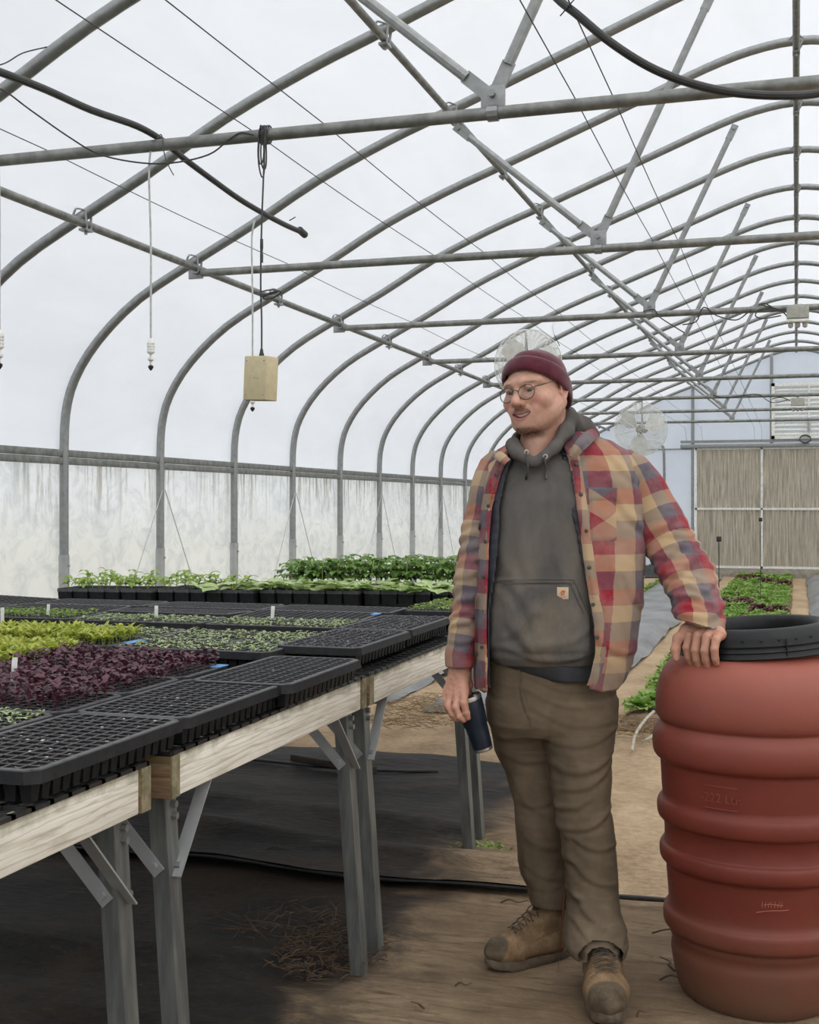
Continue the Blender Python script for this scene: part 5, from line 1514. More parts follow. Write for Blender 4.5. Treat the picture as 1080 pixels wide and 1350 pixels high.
# hidden trunk, arms and legs under the clothes
add_loft(B, T_HIP, 0.03, grow=-.03); add_loft(B, T_LEGA, 0.03, grow=-.035, zlo=.30); add_loft(B, T_LEGB, 0.03, grow=-.035, zlo=.34)
B.chain([loc(780, 1120, -.03), loc(785, 1200, -.03), loc(788, 1268, -.02)], [.05, .040, .030], .02); B.chain([loc(716, 1100, .09), loc(722, 1160, .13), loc(727, 1215, .142)], [.05, .038, .030], .02)
trunk = table([(575, 700, 742, .04, .05), (600, 660, 805, .03, .075), (640, 650, 825, .02, .10), (720, 650, 815, 0, .11), (800, 652, 800, -.01, .115), (880, 650, 800, 0, .11)]); add_loft(B, trunk, 0.04)
SHA, ELA, WRA = loc(822, 612, .02), np.array([.368, -.06, 1.288]), np.array([.386, -.190, 1.082])
SHB, ELB, WRB = loc(655, 618, .02), loc(626, 745, .0), loc(607, 884, -.05)
add_loft(B, T_SLA, .02, grow=-.034, zlo=1.10); add_loft(B, T_SLB, .02, grow=-.026, zlo=.93)
B.chain([loc(926, 806, -.165), WRA], [.030, .028], .02); B.chain([loc(612, 850, -.04), WRB], [.030, .029], .02)
B.cap(loc(745, 606, .03), loc(812, 622, .02), .045, .045, .03); B.cap(loc(722, 606, .03), loc(668, 626, .02), .042, .042, .03)
# neck
B.cap(hd(0, -.028, -.075), loc(716, 606, .03), .060, .066, .03); B.cap(hd(0, .0, -.09), loc(706, 604, -.03), .045, .05, .03)
# head
B.ell(hd(0, -.002, .012), np.array([.070, .091, .077]) * HS, HB, .01)
B.ell(hd(0, .030, -.035), np.array([.066, .062, .072]) * HS, HB, .03)
B.ell(hd(0, .028, -.078), np.array([.055, .054, .044]) * HS, HB, .03)
for s in (-1, 1):
    B.cap(hd(s * .061, -.012, -.054), hd(s * .028, .062, -.104), .018 * HS, .018 * HS, .03)      # jaw
    B.ell(hd(s * .044, .056, -.044), np.array([.028, .027, .024]) * HS, HB, .020)               # smiling cheek
    B.cap(hd(s * .012, .0885, .004), hd(s * .050, .066, .006), .012 * HS, .010 * HS, .014)       # brow
B.ell(hd(0, .081, -.109), np.array([.025, .020, .018]) * HS, HB, .020)                            # chin
EYE = [hd(s * .0300, .0735, -.0185) for s in (-1, 1)]
for s, c in zip((-1, 1), EYE):
    B.ell(hd(s * .0305, .096, -.0195), np.array([.019, .014, .0115]) * HS, HB, .010, 'sub')       # socket
    B.ell(c, np.array([.0150, .0150, .0150]) * HS, HB, .003)                                       # lids over the eyeball
    B.ell(hd(s * .0305, .0890, -.0190), np.array([.0125, .0120, .0036]) * HS, HB, .0015, 'sub')   # narrow smiling slit
    B.chain([hd(s * .016, .0845, -.0125), hd(s * .028, .0900, -.0095), hd(s * .040, .0850, -.0105), hd(s * .049, .0745, -.0160)], [.0026, .0034, .0034, .0026], .003)
    B.cap(hd(s * .021, .0845, -.0335), hd(s * .046, .0705, -.0300), .0055, .0055, .010)            # smile bag
# nose
B.chain([hd(0, .086, -.004), hd(0, .097, -.024), hd(0, .1115, -.0425)], [.009 * HS, .0098 * HS, .0120 * HS], .010)
B.ell(hd(0, .113, -.0475), np.array([.0138, .0132, .0108]) * HS, HB, .006)
for s in (-1, 1):
    B.ell(hd(s * .0125, .0995, -.0500), np.array([.0088, .0115, .0082]) * HS, HB, .005)
    B.ell(hd(s * .0070, .1040, -.0578), np.array([.0042, .0055, .0030]) * HS, HB, .002, 'sub')
    B.chain([hd(s * .0185, .0935, -.052), hd(s * .0300, .0870, -.0600), hd(s * .0385, .0775, -.0740), hd(s * .0385, .072, -.090)], [.0030, .0040, .0040, .0026], .005, 'sub')   # smile line
def hm(x, y, z): return hd(x, y, z - .0045)
# mouth: broad open smile, corners drawn up and back
B.ell(hm(0, .081, -.0740), np.array([.034, .0180, .023]) * HS, HB, .02)
for x in (-.022, -.0165, -.011, -.0055, .0, .0055, .011, .0165, .022):
    B.ell(hm(x, .0985 - 17 * x * x, -.0800 + 15 * x * x), np.array([.0070, .014, .0064 - 4 * x * x * 1.6]) * HS, HB, .002, 'sub')
for s in (-1, 1):
    B.cap(hm(s * .024, .0880, -.0712), hm(s * .0305, .0800, -.0675), .0034, .0026, .003, 'sub')
    B.ell(hm(s * .0375, .0740, -.0640), np.array([.010, .012, .014]) * HS, HB, .010)                # cheek fold beside the smile
B.chain([hm(-.0300, .0815, -.0655), hm(-.020, .0925, -.0675), hm(-.010, .0985, -.0705), hm(0, .1003, -.0708), hm(.010, .0985, -.0705), hm(.020, .0925, -.0675), hm(.0300, .0815, -.0655)], [.0018, .0026, .0030, .0032, .0030, .0026, .0018], .003)
B.chain([hm(-.0290, .0810, -.0705), hm(-.020, .0895, -.0800), hm(-.010, .0950, -.0872), hm(0, .0968, -.0892), hm(.010, .0950, -.0872), hm(.020, .0895, -.0800), hm(.0290, .0810, -.0705)], [.0018, .0028, .0036, .0040, .0036, .0028, .0018], .003)
# ears: shell, rim and lobe
for s in (-1, 1):
    EB = HB @ np.array(Matrix.Rotation(s * -0.30, 3, 'Z')); e = lambda x, y, z: hd(s * x, y + .004, z - .006)
    B.ell(e(.0735, -.016, -.022), np.array([.0065, .0150, .025]) * HS, EB, .005)
    B.ell(e(.0805, -.013, -.020), np.array([.0055, .0085, .014]) * HS, EB, .003, 'sub')
    B.chain([e(.076, -.004, -.008), e(.078, -.009, .002), e(.080, -.019, .004), e(.081, -.028, -.005), e(.080, -.028, -.022), e(.078, -.021, -.037), e(.075, -.011, -.045)], [.0034, .0036, .0038, .0038, .0036, .0036, .0052], .004)
    B.cap(e(.074, -.002, -.024), e(.0755, -.005, -.029), .0040, .0040, .004)
# his left hand, closed over the barrel rim
BC = np.array([((998 - 540) * bt - (U0 - 540) * T0) / FPX, bt - T0])
def rim_pt(ux, uy, r, z): return np.array([BC[0] + ux * r, BC[1] + uy * r, z])
FA = []
for (ux, uy), rr, dz in (((-.894, -.448), .0116, .0), ((-.828, -.561), .0121, .003), ((-.750, -.662), .0117, .002), ((-.668, -.744), .0104, -.004)):
    FA.append([rim_pt(ux, uy, .214, 1.050 + dz), rim_pt(ux, uy, .240, 1.036 + dz), rim_pt(ux, uy, .2490, 1.004 - dz), rim_pt(ux, uy, .2440, .979 - dz), rim_pt(ux, uy, .2360, .964 - dz * 1.5)])
    B.chain(FA[-1], [rr * 1.12, rr * 1.10, rr * 1.08, rr * .98, rr * .86], .003)
for k, q in enumerate(FA): B.cap(WRA + np.array([-.010 + .007 * k, -.01, .003 * (k in (1, 2))]), q[0], .019, .0140, .014)
TA = [WRA + np.array([-.018, -.014, -.012]), np.array([.333, -.212, 1.050]), np.array([.307, -.219, 1.026]), np.array([.2985, -.226, .996]), np.array([.300, -.233, .974])]
B.chain(TA, [.021, .0160, .0128, .0122, .0100], .010)
B.cap(TA[1], FA[0][0], .012, .012, .014)
# his right hand, hanging and gripping the tumbler
FBP = [[(612, 911, -.092), (612, 928, -.121), (615, 940, -.124), (617, 946, -.121)], [(604, 916, -.088), (601, 933, -.114), (606, 945, -.120), (611, 949, -.117)],
       [(596, 916, -.074), (591, 931, -.094), (597, 943, -.104), (603, 948, -.104)], [(590, 911, -.058), (586, 923, -.071), (590, 934, -.083), (595, 940, -.088)]]
FB = []
for q, rr in zip(FBP, (.0100, .0104, .0100, .0088)):
    P_ = [loc(*w) for w in q]; FB.append(P_); B.chain(P_, [rr * 1.15, rr * 1.08, rr * .98, rr * .86], .004)
for k, q in enumerate(FB): B.cap(WRB + np.array([.006 - .005 * k, -.002, 0]), q[0], .021, .0125, .014)
TB_ = [loc(613, 890, -.055), loc(617, 903, -.05), loc(617, 918, -.022), loc(620, 930, -.012)]
B.chain(TB_, [.018, .0135, .0115, .0095], .010)
V, F = B.mesh(1)
H = to_head(V); inhead = V[:, 2] > 1.5
nv = normals(V, F)
# finger creases and knuckle lines as relief
disp = np.where(V[:, 2] < 1.12, .0006 * pn(V, 260, 1.0), .0004 * pn(V, 180, 2.0)); V = V + nv * disp[:, None]
H = to_head(V); hx, hy, hz = H.T; hh = V[:, 2] > 1.5
def band(zc, hw): return sst(np.abs(hz - zc), hw * 1.35, hw * .65)
lip = hh * sst(hy, .074, .080) * sst(np.abs(hx), .031, .027) * np.maximum(band(-.0753 + 6.0 * hx ** 2, .0036), band(-.0937 + 21 * hx ** 2, .0046))
ruddy = hh * np.maximum.reduce([np.exp(-(((np.abs(hx) - .045) / .018) ** 2 + ((hz + .045) / .018) ** 2)), .8 * np.exp(-((hx / .014) ** 2 + ((hz + .047) / .012) ** 2)) * (hy > .08), .7 * np.exp(-((hz + .02) / .03) ** 2) * (np.abs(hx) > .07)])
mou = np.exp(-((hx / .026) ** 4 + ((hz + .0665 + 4 * hx ** 2) / .0062) ** 4)) * (hy > .07)
goa = sst(hz, -.106, -.118) * sst(hz, -.150, -.138) * sst(hy, .020, .036) * sst(np.abs(hx), .036, .026)
jawl = .35 * sst(hz, -.060, -.100) * sst(hz, -.150, -.135) * (hy > -.02)
brw = .55 * np.exp(-(((np.abs(hx) - .033) / .017) ** 4 + ((hz - .004 + 6 * (np.abs(hx) - .03) ** 2) / .0032) ** 2)) * (hy > .05)
beard_w = hh * np.maximum.reduce([.85 * mou, goa, jawl, brw]) * (1 - lip)
person = np_obj('person', V, F, [M['skin']], None, None, None, {'lip': lip, 'ruddy': ruddy, 'beard': beard_w, 'hand': (V[:, 2] < 1.3) * 1.0})
cf = V[F].mean(1); hf_ = to_head(cf); hx, hy, hz = hf_.T; hh = cf[:, 2] > 1.52
root = at_z(U0, HORIZON + CAM_Z * FPX / T0, 0.0)
person.location = (root.x, root.y, 0.0); person.rotation_euler.z = YAW
tag(person, 'person in maroon beanie, glasses and plaid shirt, smiling, hand on barrel', 'person')
# beard, brows and hair as short strands
def strands(name, mask, n, ln, dirn, rad, seed, jit=.5):
    r = np.random.RandomState(seed); I = np.nonzero(mask)[0]
    if len(I) == 0: return
    b = MB(); nf = normals(V, F); pick = r.choice(I, n)
    for i in pick:
        w = r.dirichlet([1, 1, 1, 1]); p = (V[F[i]] * w[:, None]).sum(0); nn = nf[F[i, 0]]
        d = nn * .55 + np.array(dirn) + r.normal(0, jit, 3) * .5; d /= np.linalg.norm(d); L = ln * r.uniform(.6, 1.3); q = p - nn * .0006
        e = q + d * L * .5; g = e + (d + np.array([0, 0, -.5])) * L * .35
        sd = np.cross(d, nn); sd /= max(np.linalg.norm(sd), 1e-6)
        b.add([q - sd * rad, q + sd * rad, e + sd * rad * .8, e - sd * rad * .8, g], [(0, 1, 2, 3), (3, 2, 4)])
    return b.build(name, M['hair'], person, angle=None)
mo = hh & (((hx / .025) ** 4 + ((hz + .0665 + 4 * hx ** 2) / .0058) ** 4) < 1) & (hy > .07)
go = hh & (hz < -.113) & (hz > -.140) & (hy > .030) & (np.abs(hx) < .028)
strands('moustache', mo, 260, .0055, (-.1, -.1, -.7), .00035, 1)
strands('beard', go, 420, .0065, (-.2, -.2, -.6), .00038, 2)
for s, sd in ((-1, 5), (1, 6)):
    br_ = hh & (((hx - s * .033) / .019) ** 2 + ((hz - .004 + 6 * (np.abs(hx) - .03) ** 2) / .0030) ** 2 < 1) & (hy > .05)
    strands('eyebrow', br_, 70, .006, (s * .55, -.1, .1), .0003, sd, .3)
hr = hh & (((hy < -.040) & (hy > -.075) & (hz > -.085) & (hz < .03)) | ((hy < .010) & (hy > -.012) & (hz > -.016) & (hz < .03))) & (np.abs(hx) > .045)
strands('hair', hr, 700, .010, (.3, .2, -.7), .0005, 7)
# eyes looking past the benches, and the row of teeth in the smile
for s, c in zip((-1, 1), EYE):
    g = HB @ np.array([-.10, 1, -.04]); g /= np.linalg.norm(g); m4 = Matrix.Translation(Vector(c)) @ Vector(g).to_track_quat('Z', 'Y').to_matrix().to_4x4(); r_ = .0131 * HS
    for nm, a0, a1, mt in (('eyeball', .62, 1.8, M['eye']), ('iris', 0.0, .62, M['iris'])):
        b = MB(); b.lathe([(r_ * math.sin(t), r_ * math.cos(t)) for t in np.linspace(a0 if a0 else 1e-3, a1, 8)], 20, m4); b.build(nm, mt, person, angle=None)
b = MB(); vs = []; nT = 25
for k in range(nT):
    x = -.0255 + .051 * k / (nT - 1); y = .0935 - 17 * x * x; zc = -.0760 + 10 * x * x; sc_ = .0009 * abs(math.sin(k * math.pi / 3.0))
    vs += [hd(x, y - .001, zc), hd(x, y + sc_ * .6, zc - .004), hd(x, y - .001, zc - .0095 + 6 * x * x + sc_)]
b.add(vs, [(k * 3 + i, k * 3 + i + 1, k * 3 + i + 4, k * 3 + i + 3) for k in range(nT - 1) for i in (0, 1)]); b.build('teeth', M['teeth'], person)
# ------------------------------------------------------------------ beanie
def head_field(step=.0036):
    return Field(rng(-.18, .09, step), rng(-.18, .13, step), rng(1.58, 1.89, step))
def hat_part(grow, w0, w1, name, parent, bulge=0.0, disp=None):
    Fd = head_field()
    c = hd(0, -.004, .012); r0 = (np.array([.0735, .0935, .080]) + grow) * HS
    nrm = HB @ (np.array([0, -.60, 1.0]) / math.hypot(.60, 1)); o = HC + HB @ (np.array([0, 0, -.020]) * HS)
    def fn(X, Y, Z):
        q = [((X - c[0]) * HB[0, i] + (Y - c[1]) * HB[1, i] + (Z - c[2]) * HB[2, i]) for i in range(3)]
        w = ((X - o[0]) * nrm[0] + (Y - o[1]) * nrm[1] + (Z - o[2]) * nrm[2]) / HS
        mid = (w - (w0 + w1) / 2) / ((w1 - w0) / 2)
        g = bulge * np.clip(1 - mid ** 4, -1, 1)
        e = [q[i] / (r0[i] + g) for i in range(3)]
        # below the widest level the knit hangs straight rather than following the skull
        e[2] = np.where(e[2] < 0, e[2] * .35, e[2])
        k0 = np.sqrt(e[0] ** 2 + e[1] ** 2 + e[2] ** 2); d = (k0 - 1) * .085
        sh = np.maximum(d, -(d + .007))
        a = np.maximum(sh, np.maximum(w0 - w, w - w1) * .9)
        return a
    Fd.op(fn, (-.18, -.18, 1.58), (.09, .13, 1.89), .004, pad=0)
    Vh, Fh = Fd.mesh(1)
    if disp is not None: Vh = Vh + normals(Vh, Fh) * disp(Vh)[:, None]
    return np_obj(name, Vh, Fh, M['knit'], parent)
beanie = hat_part(.008, .034, .20, 'beanie', person, 0.0, lambda P: .0026 * np.sin(to_head(P)[:, 2] * 120 - 60 * to_head(P)[:, 1] + 2.0 * pn(P, 18)) * np.clip((to_head(P)[:, 2] - .04) * 20, 0, 1))
beanie['label'] = 'maroon knit beanie'
hat_part(.0125, .002, .050, 'cuff', beanie, .0035)

# ------------------------------------------------------------------ glasses
gl = MB(); lens = []
for s in (-1, 1):
    c0 = np.array([s * .0315, .103, -.0225]); ax = np.array([math.cos(.16), -s * math.sin(.16), 0]); up = np.array([0, -.10, 1.0])
    ring_ = [hd(*(c0 + ax * .0235 * math.cos(t) + up * .0205 * math.sin(t) * (1.0 if math.sin(t) < 0 else .92))) for t in np.linspace(0, 2 * math.pi, 37)]
    gl.tube(ring_, .0015, 6, caps=False); lens.append((ring_[:-1], hd(*c0)))
    h0 = c0 + np.array([s * .0225, -.005, .010])
    gl.tube([hd(*h0), hd(s * .066, .088, -.010), hd(s * .076, .045, -.003), hd(s * .0815, .0, .001), hd(s * .080, -.022, -.006)], [.0026, .0026, .0018, .0017, .0017], 6)
gl.tube([hd(-.0085, .107, -.018), hd(-.004, .1115, -.014), hd(.004, .1115, -.014), hd(.0085, .107, -.018)], .0014, 6)
glasses = gl.build('glasses', M['horn'], person); glasses['label'] = 'round brown framed glasses'
for ring_, c in lens:
    b = MB(); b.add([c] + ring_, [(0, 1 + i, 1 + (i + 1) % len(ring_)) for i in range(len(ring_))]); b.build('lens', M['lens'], glasses)

# ------------------------------------------------------------------ fold relief shared by the garments
def fold_disp(P, folds, cy=None):
    """each fold (u0,v0,u1,v1,ly,width,amp): a lapping crease across the front of the cloth"""
    d = np.zeros(len(P))
    for u0, v0, u1, v1, ly, w, a in folds:
        p, q = loc(u0, v0, ly), loc(u1, v1, ly); dx, dz = q[0] - p[0], q[2] - p[2]; L = math.hypot(dx, dz)
        s = ((P[:, 0] - p[0]) * dx + (P[:, 2] - p[2]) * dz) / L; n = (-(P[:, 0] - p[0]) * dz + (P[:, 2] - p[2]) * dx) / L
        n = n + .12 * L * np.sin(np.clip(s / L, 0, 1) * math.pi)
        e = np.exp(-np.maximum(0, np.maximum(-s, s - L)) ** 2 / (.35 * L + .01) ** 2 * 6) * (np.clip(s / L, 0, 1) * .4 + .6)
        front = np.clip(.5 - (P[:, 1] - ly) / .12, 0, 1)
        d += a * 1.6 * (n / w) * np.exp(-(n / w) ** 2) * e * front
    return d

# ------------------------------------------------------------------ trousers
st = .0055
Fd = Field(rng(-.27, .24, st), rng(-.20, .24, st), rng(.08, .98, st))
add_loft(Fd, T_LEGB, .01, n=2.2); add_loft(Fd, T_LEGA, .005, n=2.2); add_loft(Fd, T_HIP, .03)
# hollow the hems
for T, v1 in ((T_LEGA, 1254), (T_LEGB, 1190)):
    fn, lo, hi = loft_fn(T, 2.2, -.017, zhi=float(T[0][0]) + .06, zlo=float(T[0][0]) - .05); Fd.op(fn, lo, hi, .003, 'sub', pad=.01)
Vt, Ft = Fd.mesh(1)
PF = [(728, 1012, 806, 994, -.05, .014, .010), (742, 1036, 802, 1008, -.05, .012, .009), (735, 1062, 768, 1050, -.05, .010, .006), (742, 1088, 802, 1064, -.05, .012, .010), (752, 1100, 806, 1112, -.05, .011, .008),
      (748, 1128, 800, 1160, -.05, .013, .009), (747, 1165, 806, 1214, -.05, .014, .011), (752, 1205, 818, 1236, -.06, .012, .010), (760, 1240, 820, 1222, -.06, .009, .006),
      (694, 888, 800, 900, -.04, .009, .004), (690, 905, 805, 922, -.04, .010, .004), (700, 930, 806, 948, -.04, .010, .004), (718, 972, 806, 962, -.04, .010, .005),
      (652, 968, 716, 962, .02, .012, .006), (655, 990, 722, 1000, .02, .013, .008), (668, 1020, 730, 1082, .02, .016, .010), (682, 1060, 738, 1050, .03, .011, .006), (684, 1100, 742, 1120, .04, .014, .008),
      (686, 1138, 746, 1160, .05, .013, .009), (698, 1172, 748, 1162, .06, .010, .007), (720, 1165, 742, 1085, .05, .012, .007), (690, 870, 696, 945, -.06, .006, .004)]
nt_ = normals(Vt, Ft)
hemf = np.where(Vt[:, 0] > .02, sst(Vt[:, 2], .115, .20), sst(Vt[:, 2], .205, .27))
Vt = Vt + nt_ * (hemf * .62 * fold_disp(Vt, PF) + hemf * .0014 * pn(Vt, 30, 1.0) + .0005 * pn(Vt * np.array([1, 1, 2.2]), 95, 2.0))[:, None]
trousers = np_obj('trousers', Vt, Ft, M['duck'], person)
def front_pt(Vs, u, v, ly=-.12, off=0.0):
    p = loc(u, v, ly)
    for _ in range(3):
        d2 = (Vs[:, 0] - p[0]) ** 2 + (Vs[:, 2] - p[2]) ** 2; near = np.nonzero(d2 < .012 ** 2)[0]
        if len(near) == 0: return p
        y = Vs[near, 1].min(); p = loc(u, v, y)
    p[1] -= off; return p
b = MB()
seam = [front_pt(Vt, u, v, -.1, .0005) for u, v in ((684, 872), (685, 890), (687, 910), (691, 928), (695, 942))]
b.tube(seam, .0016, 5); b.tube([q + np.array([.011, 0.001, 0]) for q in seam[:-1]], .0012, 5); b.build('fly_seam', M['duck'], trousers)
b = MB(); b.tube([front_pt(Vt, u, v, -.1, .0005) for u, v in ((738, 878), (752, 886), (768, 892), (780, 894))], .0015, 5); b.build('pocket_edge', M['duck'], trousers)

# ------------------------------------------------------------------ hooded sweatshirt
Fd = Field(rng(-.26, .26, st), rng(-.23, .20, st), rng(.89, 1.70, st))
add_loft(Fd, T_HOOD, .02)
for P_, r_ in (([(708, 610, -.13), (694, 605, -.125), (682, 597, -.105), (677, 587, -.06), (684, 577, .0)], [.010, .014, .019, .021, .020]),
               ([(700, 612, -.13), (716, 603, -.125), (732, 589, -.10), (746, 569, -.05), (753, 553, .005), (750, 546, .06)], [.010, .014, .018, .022, .023, .024]),
               ([(753, 562, .02), (766, 566, .045), (778, 574, .05)], [.032, .038, .030]), ([(735, 552, .085), (762, 562, .075)], [.03, .038])):
    Fd.chain([loc(*q) for q in P_], r_, .014)
Fd.op(lambda X, Y, Z: np.sqrt((X - loc(708, 575, -.04)[0]) ** 2 + (Y + .045) ** 2 * 1.0 + ((Z - 1.60) * .55) ** 2) - .058, (-.14, -.13, 1.46), (.04, .04, 1.75), .01, 'sub')
Vh, Fh = Fd.mesh(1)
HF = [(655, 640, 690, 800, -.1, .02, .006), (700, 650, 690, 760, -.12, .018, .004), (745, 640, 735, 760, -.12, .02, .004), (660, 790, 690, 850, -.12, .018, .006), (655, 845, 700, 812, -.12, .014, .005), (720, 850, 780, 826, -.12, .014, .004),
      (665, 855, 780, 862, -.13, .012, .006), (765, 560, 800, 575, -.02, .012, .006), (745, 580, 770, 560, -.05, .010, .006)]
dd = fold_disp(Vh, HF) + .0016 * pn(Vh, 38, 4.0)
# kangaroo pocket standing proud of the front, top seam and slanting hand opening
zt = loc(700, 765, -.17)[2]; xr = loc(757, 765, -.17)[0]; zb = loc(700, 862, -.17)[2]
slant = xr + np.clip((zt - Vh[:, 2]) / .10, 0, 1) * .045
ins = (Vh[:, 1] < -.06) * np.clip((zt - Vh[:, 2]) / .004 + .5, 0, 1) * np.clip((slant - Vh[:, 0]) / .005 + .5, 0, 1) * np.clip((Vh[:, 2] - zb) / .01, 0, 1)
dd = dd + .0045 * ins - .003 * ins * np.exp(-((zt - Vh[:, 2] - .011) / .003) ** 2)
Vh = Vh + normals(Vh, Fh) * dd[:, None]
hoodie = np_obj('hooded_sweatshirt', Vh, Fh, M['fleece'], person); hoodie['label'] = 'charcoal grey hooded sweatshirt with dirt stains'
for pts in ([(656, 765), (675, 764), (700, 763.5), (730, 763.5), (757, 764)], [(657, 769.5), (675, 768.5), (700, 768), (730, 768), (756, 768.5)], [(757, 764), (763, 778), (769, 792), (775, 806)], [(752, 769), (758, 782), (764, 796), (770, 808)]):
    b = MB(); b.tube(catmull([front_pt(Vh, u, v, -.16, .0002) for u, v in pts], 5), .0013, 5); b.build('pocket_seam', M['fleece'], hoodie)
for u0, pts in ((694, [(694, 596), (695, 606), (696, 618), (694, 630)]), (719, [(718, 602), (719, 610), (720, 620), (720, 629)])):
    P_ = [front_pt(Vh, u, v, -.13, .003) for u, v in pts]; b = MB(); b.tube(catmull(P_, 4), .0030, 7); o = b.build('drawstring', M['fleece'], hoodie)
    b = MB(); d = (P_[-1] - P_[-2]); d /= np.linalg.norm(d); b.tube([P_[-1] - d * .008, P_[-1] + d * .006], .0036, 7); b.build('cord_tip', M['snap'], hoodie)
    c = front_pt(Vh, u0 if u0 < 700 else 719, pts[0][1], -.13, .002)
    b = MB(); b.tube([c + np.array([.0055 * math.cos(t), -.001, .0055 * math.sin(t)]) for t in np.linspace(0, 2 * math.pi, 15)], .0016, 6, caps=False); b.build('eyelet', M['steel'], hoodie)
# sewn patch: tan square with a rounded orange C-shaped swirl above a line of tiny lettering
pc = front_pt(Vh, 742, 782, -.17, .0012); pxu = 3.48 / FPX
b = MB(); b.box((0, 0, 0), (15 * pxu, .002, 16 * pxu), bev=.0006)
patch = b.build('patch', simple('tan_patch', srgb(206, 188, 164), srgb(196, 178, 152), 60, 0.8), hoodie); patch.location = pc; patch.rotation_euler = (0.12, 0, -.10); patch['label'] = 'small tan square patch with an orange logo'
org = simple('patch_orange', srgb(204, 122, 62), srgb(192, 110, 54), 60, 0.8)
b = MB(); pts = []
for k in range(15):
    t = .5 + (2 * math.pi - 1.5) * k / 14; pts.append((.0055 * math.cos(t) + .001, -.0014, .0055 * math.sin(t) + .002))
b.tube(pts, [.0026 * (1 - .45 * k / 14) for k in range(15)], 6); b.tube([(.001, -.0014, .002), (.005, -.0014, .0052), (.0085, -.0014, .0058)], [.003, .0024, .0008], 6)
o = b.build('logo', org, hoodie); o.location = pc; o.rotation_euler = patch.rotation_euler
b = MB(); b.box((-.002, -.0012, -.0105), (.019, .0008, .0030)); o = b.build('logo_ground', org, hoodie); o.location = pc; o.rotation_euler = patch.rotation_euler
o = text_mesh('carhartt', 0.0042, 'patch_lettering', M['white_plastic'], hoodie, 0.0002); o.rotation_euler = (math.pi / 2 + .12, 0, -.10); o.location = pc + np.array([-.002, -.0018, -.0105])
# dark undershirt below the sweatshirt hem
Fd = Field(rng(-.25, .22, st), rng(-.22, .18, st), rng(.88, 1.02, .005))
add_loft(Fd, table([(850, 650, 798, -.02, .135), (872, 652, 797, -.02, .138), (882, 670, 796, -.016, .137), (892, 700, 794, -.012, .135)]), .01)
Vu, Fu = Fd.mesh(1); np_obj('undershirt', Vu + normals(Vu, Fu) * (.003 * pn(Vu, 40))[:, None], Fu, M['under'], person)

# ------------------------------------------------------------------ plaid shirt jacket: open body shell and two sleeves
def edge_interp(rows): 
    z = np.array([loc(700, v, -.15)[2] for v, u in rows]); x = np.array([loc(u, v, -.15)[0] for v, u in rows]); o = np.argsort(z); return z[o], x[o]
EL = edge_interp([(575, 690), (600, 672), (624, 660), (668, 648), (714, 644), (756, 643), (797, 641), (850, 641), (915, 643), (960, 645)])
ER = edge_interp([(560, 742), (585, 748), (603, 752), (630, 757), (668, 762), (714, 768), (751, 773), (784, 778), (823, 785), (860, 787), (891, 780), (908, 774), (960, 774)])
LL = edge_interp([(575, 700), (603, 680), (629, 670), (668, 661), (714, 659), (745, 656), (797, 648), (823, 646), (875, 646), (915, 648), (960, 648)])
LR = edge_interp([(560, 735), (603, 745), (642, 751), (681, 755), (699, 759), (751, 768), (800, 776), (860, 783), (915, 780), (960, 780)])
def shell_body(T, thick, eL, eR, grow, hemv, st):
    Fd = Field(rng(-.27, .28, st), rng(-.24, .24, st), rng(.85, 1.66, st))
    fn, lo, hi = loft_fn(T, 3.0, grow)
    zt_, cx, cy, rx, ry = T
    def f(X, Y, Z):
        d = fn(X, Y, Z); sh = np.maximum(d, -(d + thick))
        xl = np.interp(Z, *eL); xr = np.interp(Z, *eR); CY = np.interp(Z, zt_, cy)
        gap = np.maximum(np.maximum(xl - X, X - xr), Y - (CY - .015))         # negative inside the front opening
        sh = np.maximum(sh, -gap)
        hz_ = np.interp(X, *hem); sh = np.maximum(sh, hz_ - Z)
        nk = np.sqrt((X - loc(716, 580, .0)[0]) ** 2 + (Y - .02) ** 2) - .082       # neck opening
        return np.maximum(sh, np.where(Z > 1.565, -nk, -1))
    hp_ = [(loc(u, v, -.12)[0], loc(u, v, -.12)[2]) for u, v in hemv]; hem = (np.array([h[0] for h in hp_]), np.array([h[1] for h in hp_]))
    Fd.op(f, lo, hi, .003, pad=.02)
    return Fd.mesh(2)
HEMV = [(560, 909), (640, 912), (700, 912), (772, 904), (790, 909), (812, 907), (824, 893), (832, 880), (900, 876)]
Vs, Fs = shell_body(T_SHIRT, .010, EL, ER, 0.0, HEMV, .004)
SF = [(800, 640, 846, 700, -.05, .016, .006), (815, 760, 842, 800, -.05, .014, .006), (780, 840, 832, 860, -.08, .014, .005), (770, 720, 790, 800, -.12, .012, .004), (800, 600, 842, 640, -.02, .014, .005), (640, 640, 632, 760, -.08, .012, .004)]
PH0 = [0.0, 0.0]
def torso_uv(P):
    z, cx, cy, rx, ry = T_SHIRT
    CX, CY, RX, RY = [np.interp(P[:, 2], z, q) for q in (cx, cy, rx, ry)]
    ph = np.arctan2((P[:, 0] - CX) / RX, -(P[:, 1] - CY) / RY)
    return np.stack([ph * .165 - PH0[0], -P[:, 2] - PH0[1]], 1)
def face_uv(P, F_, fn):
    uv = fn(P)[F_]                                          # (faces, 4, 2)
    u = uv[:, :, 0]; j = (u.max(1) - u.min(1)) > .4         # faces across the seam at the back
    u[j] = np.where(u[j] < 0, u[j] + 2 * math.pi * .165, u[j]); uv[:, :, 0] = u
    return uv.reshape(-1, 2)
q0 = torso_uv(np.array([loc(775, 785, -.14)]))[0]; PH0[:] = [q0[0] - .13 * .142, q0[1] - .13 * .142]
uvs = face_uv(Vs, Fs, torso_uv)
cfs = Vs[Fs].mean(1); ns = normals(Vs, Fs)
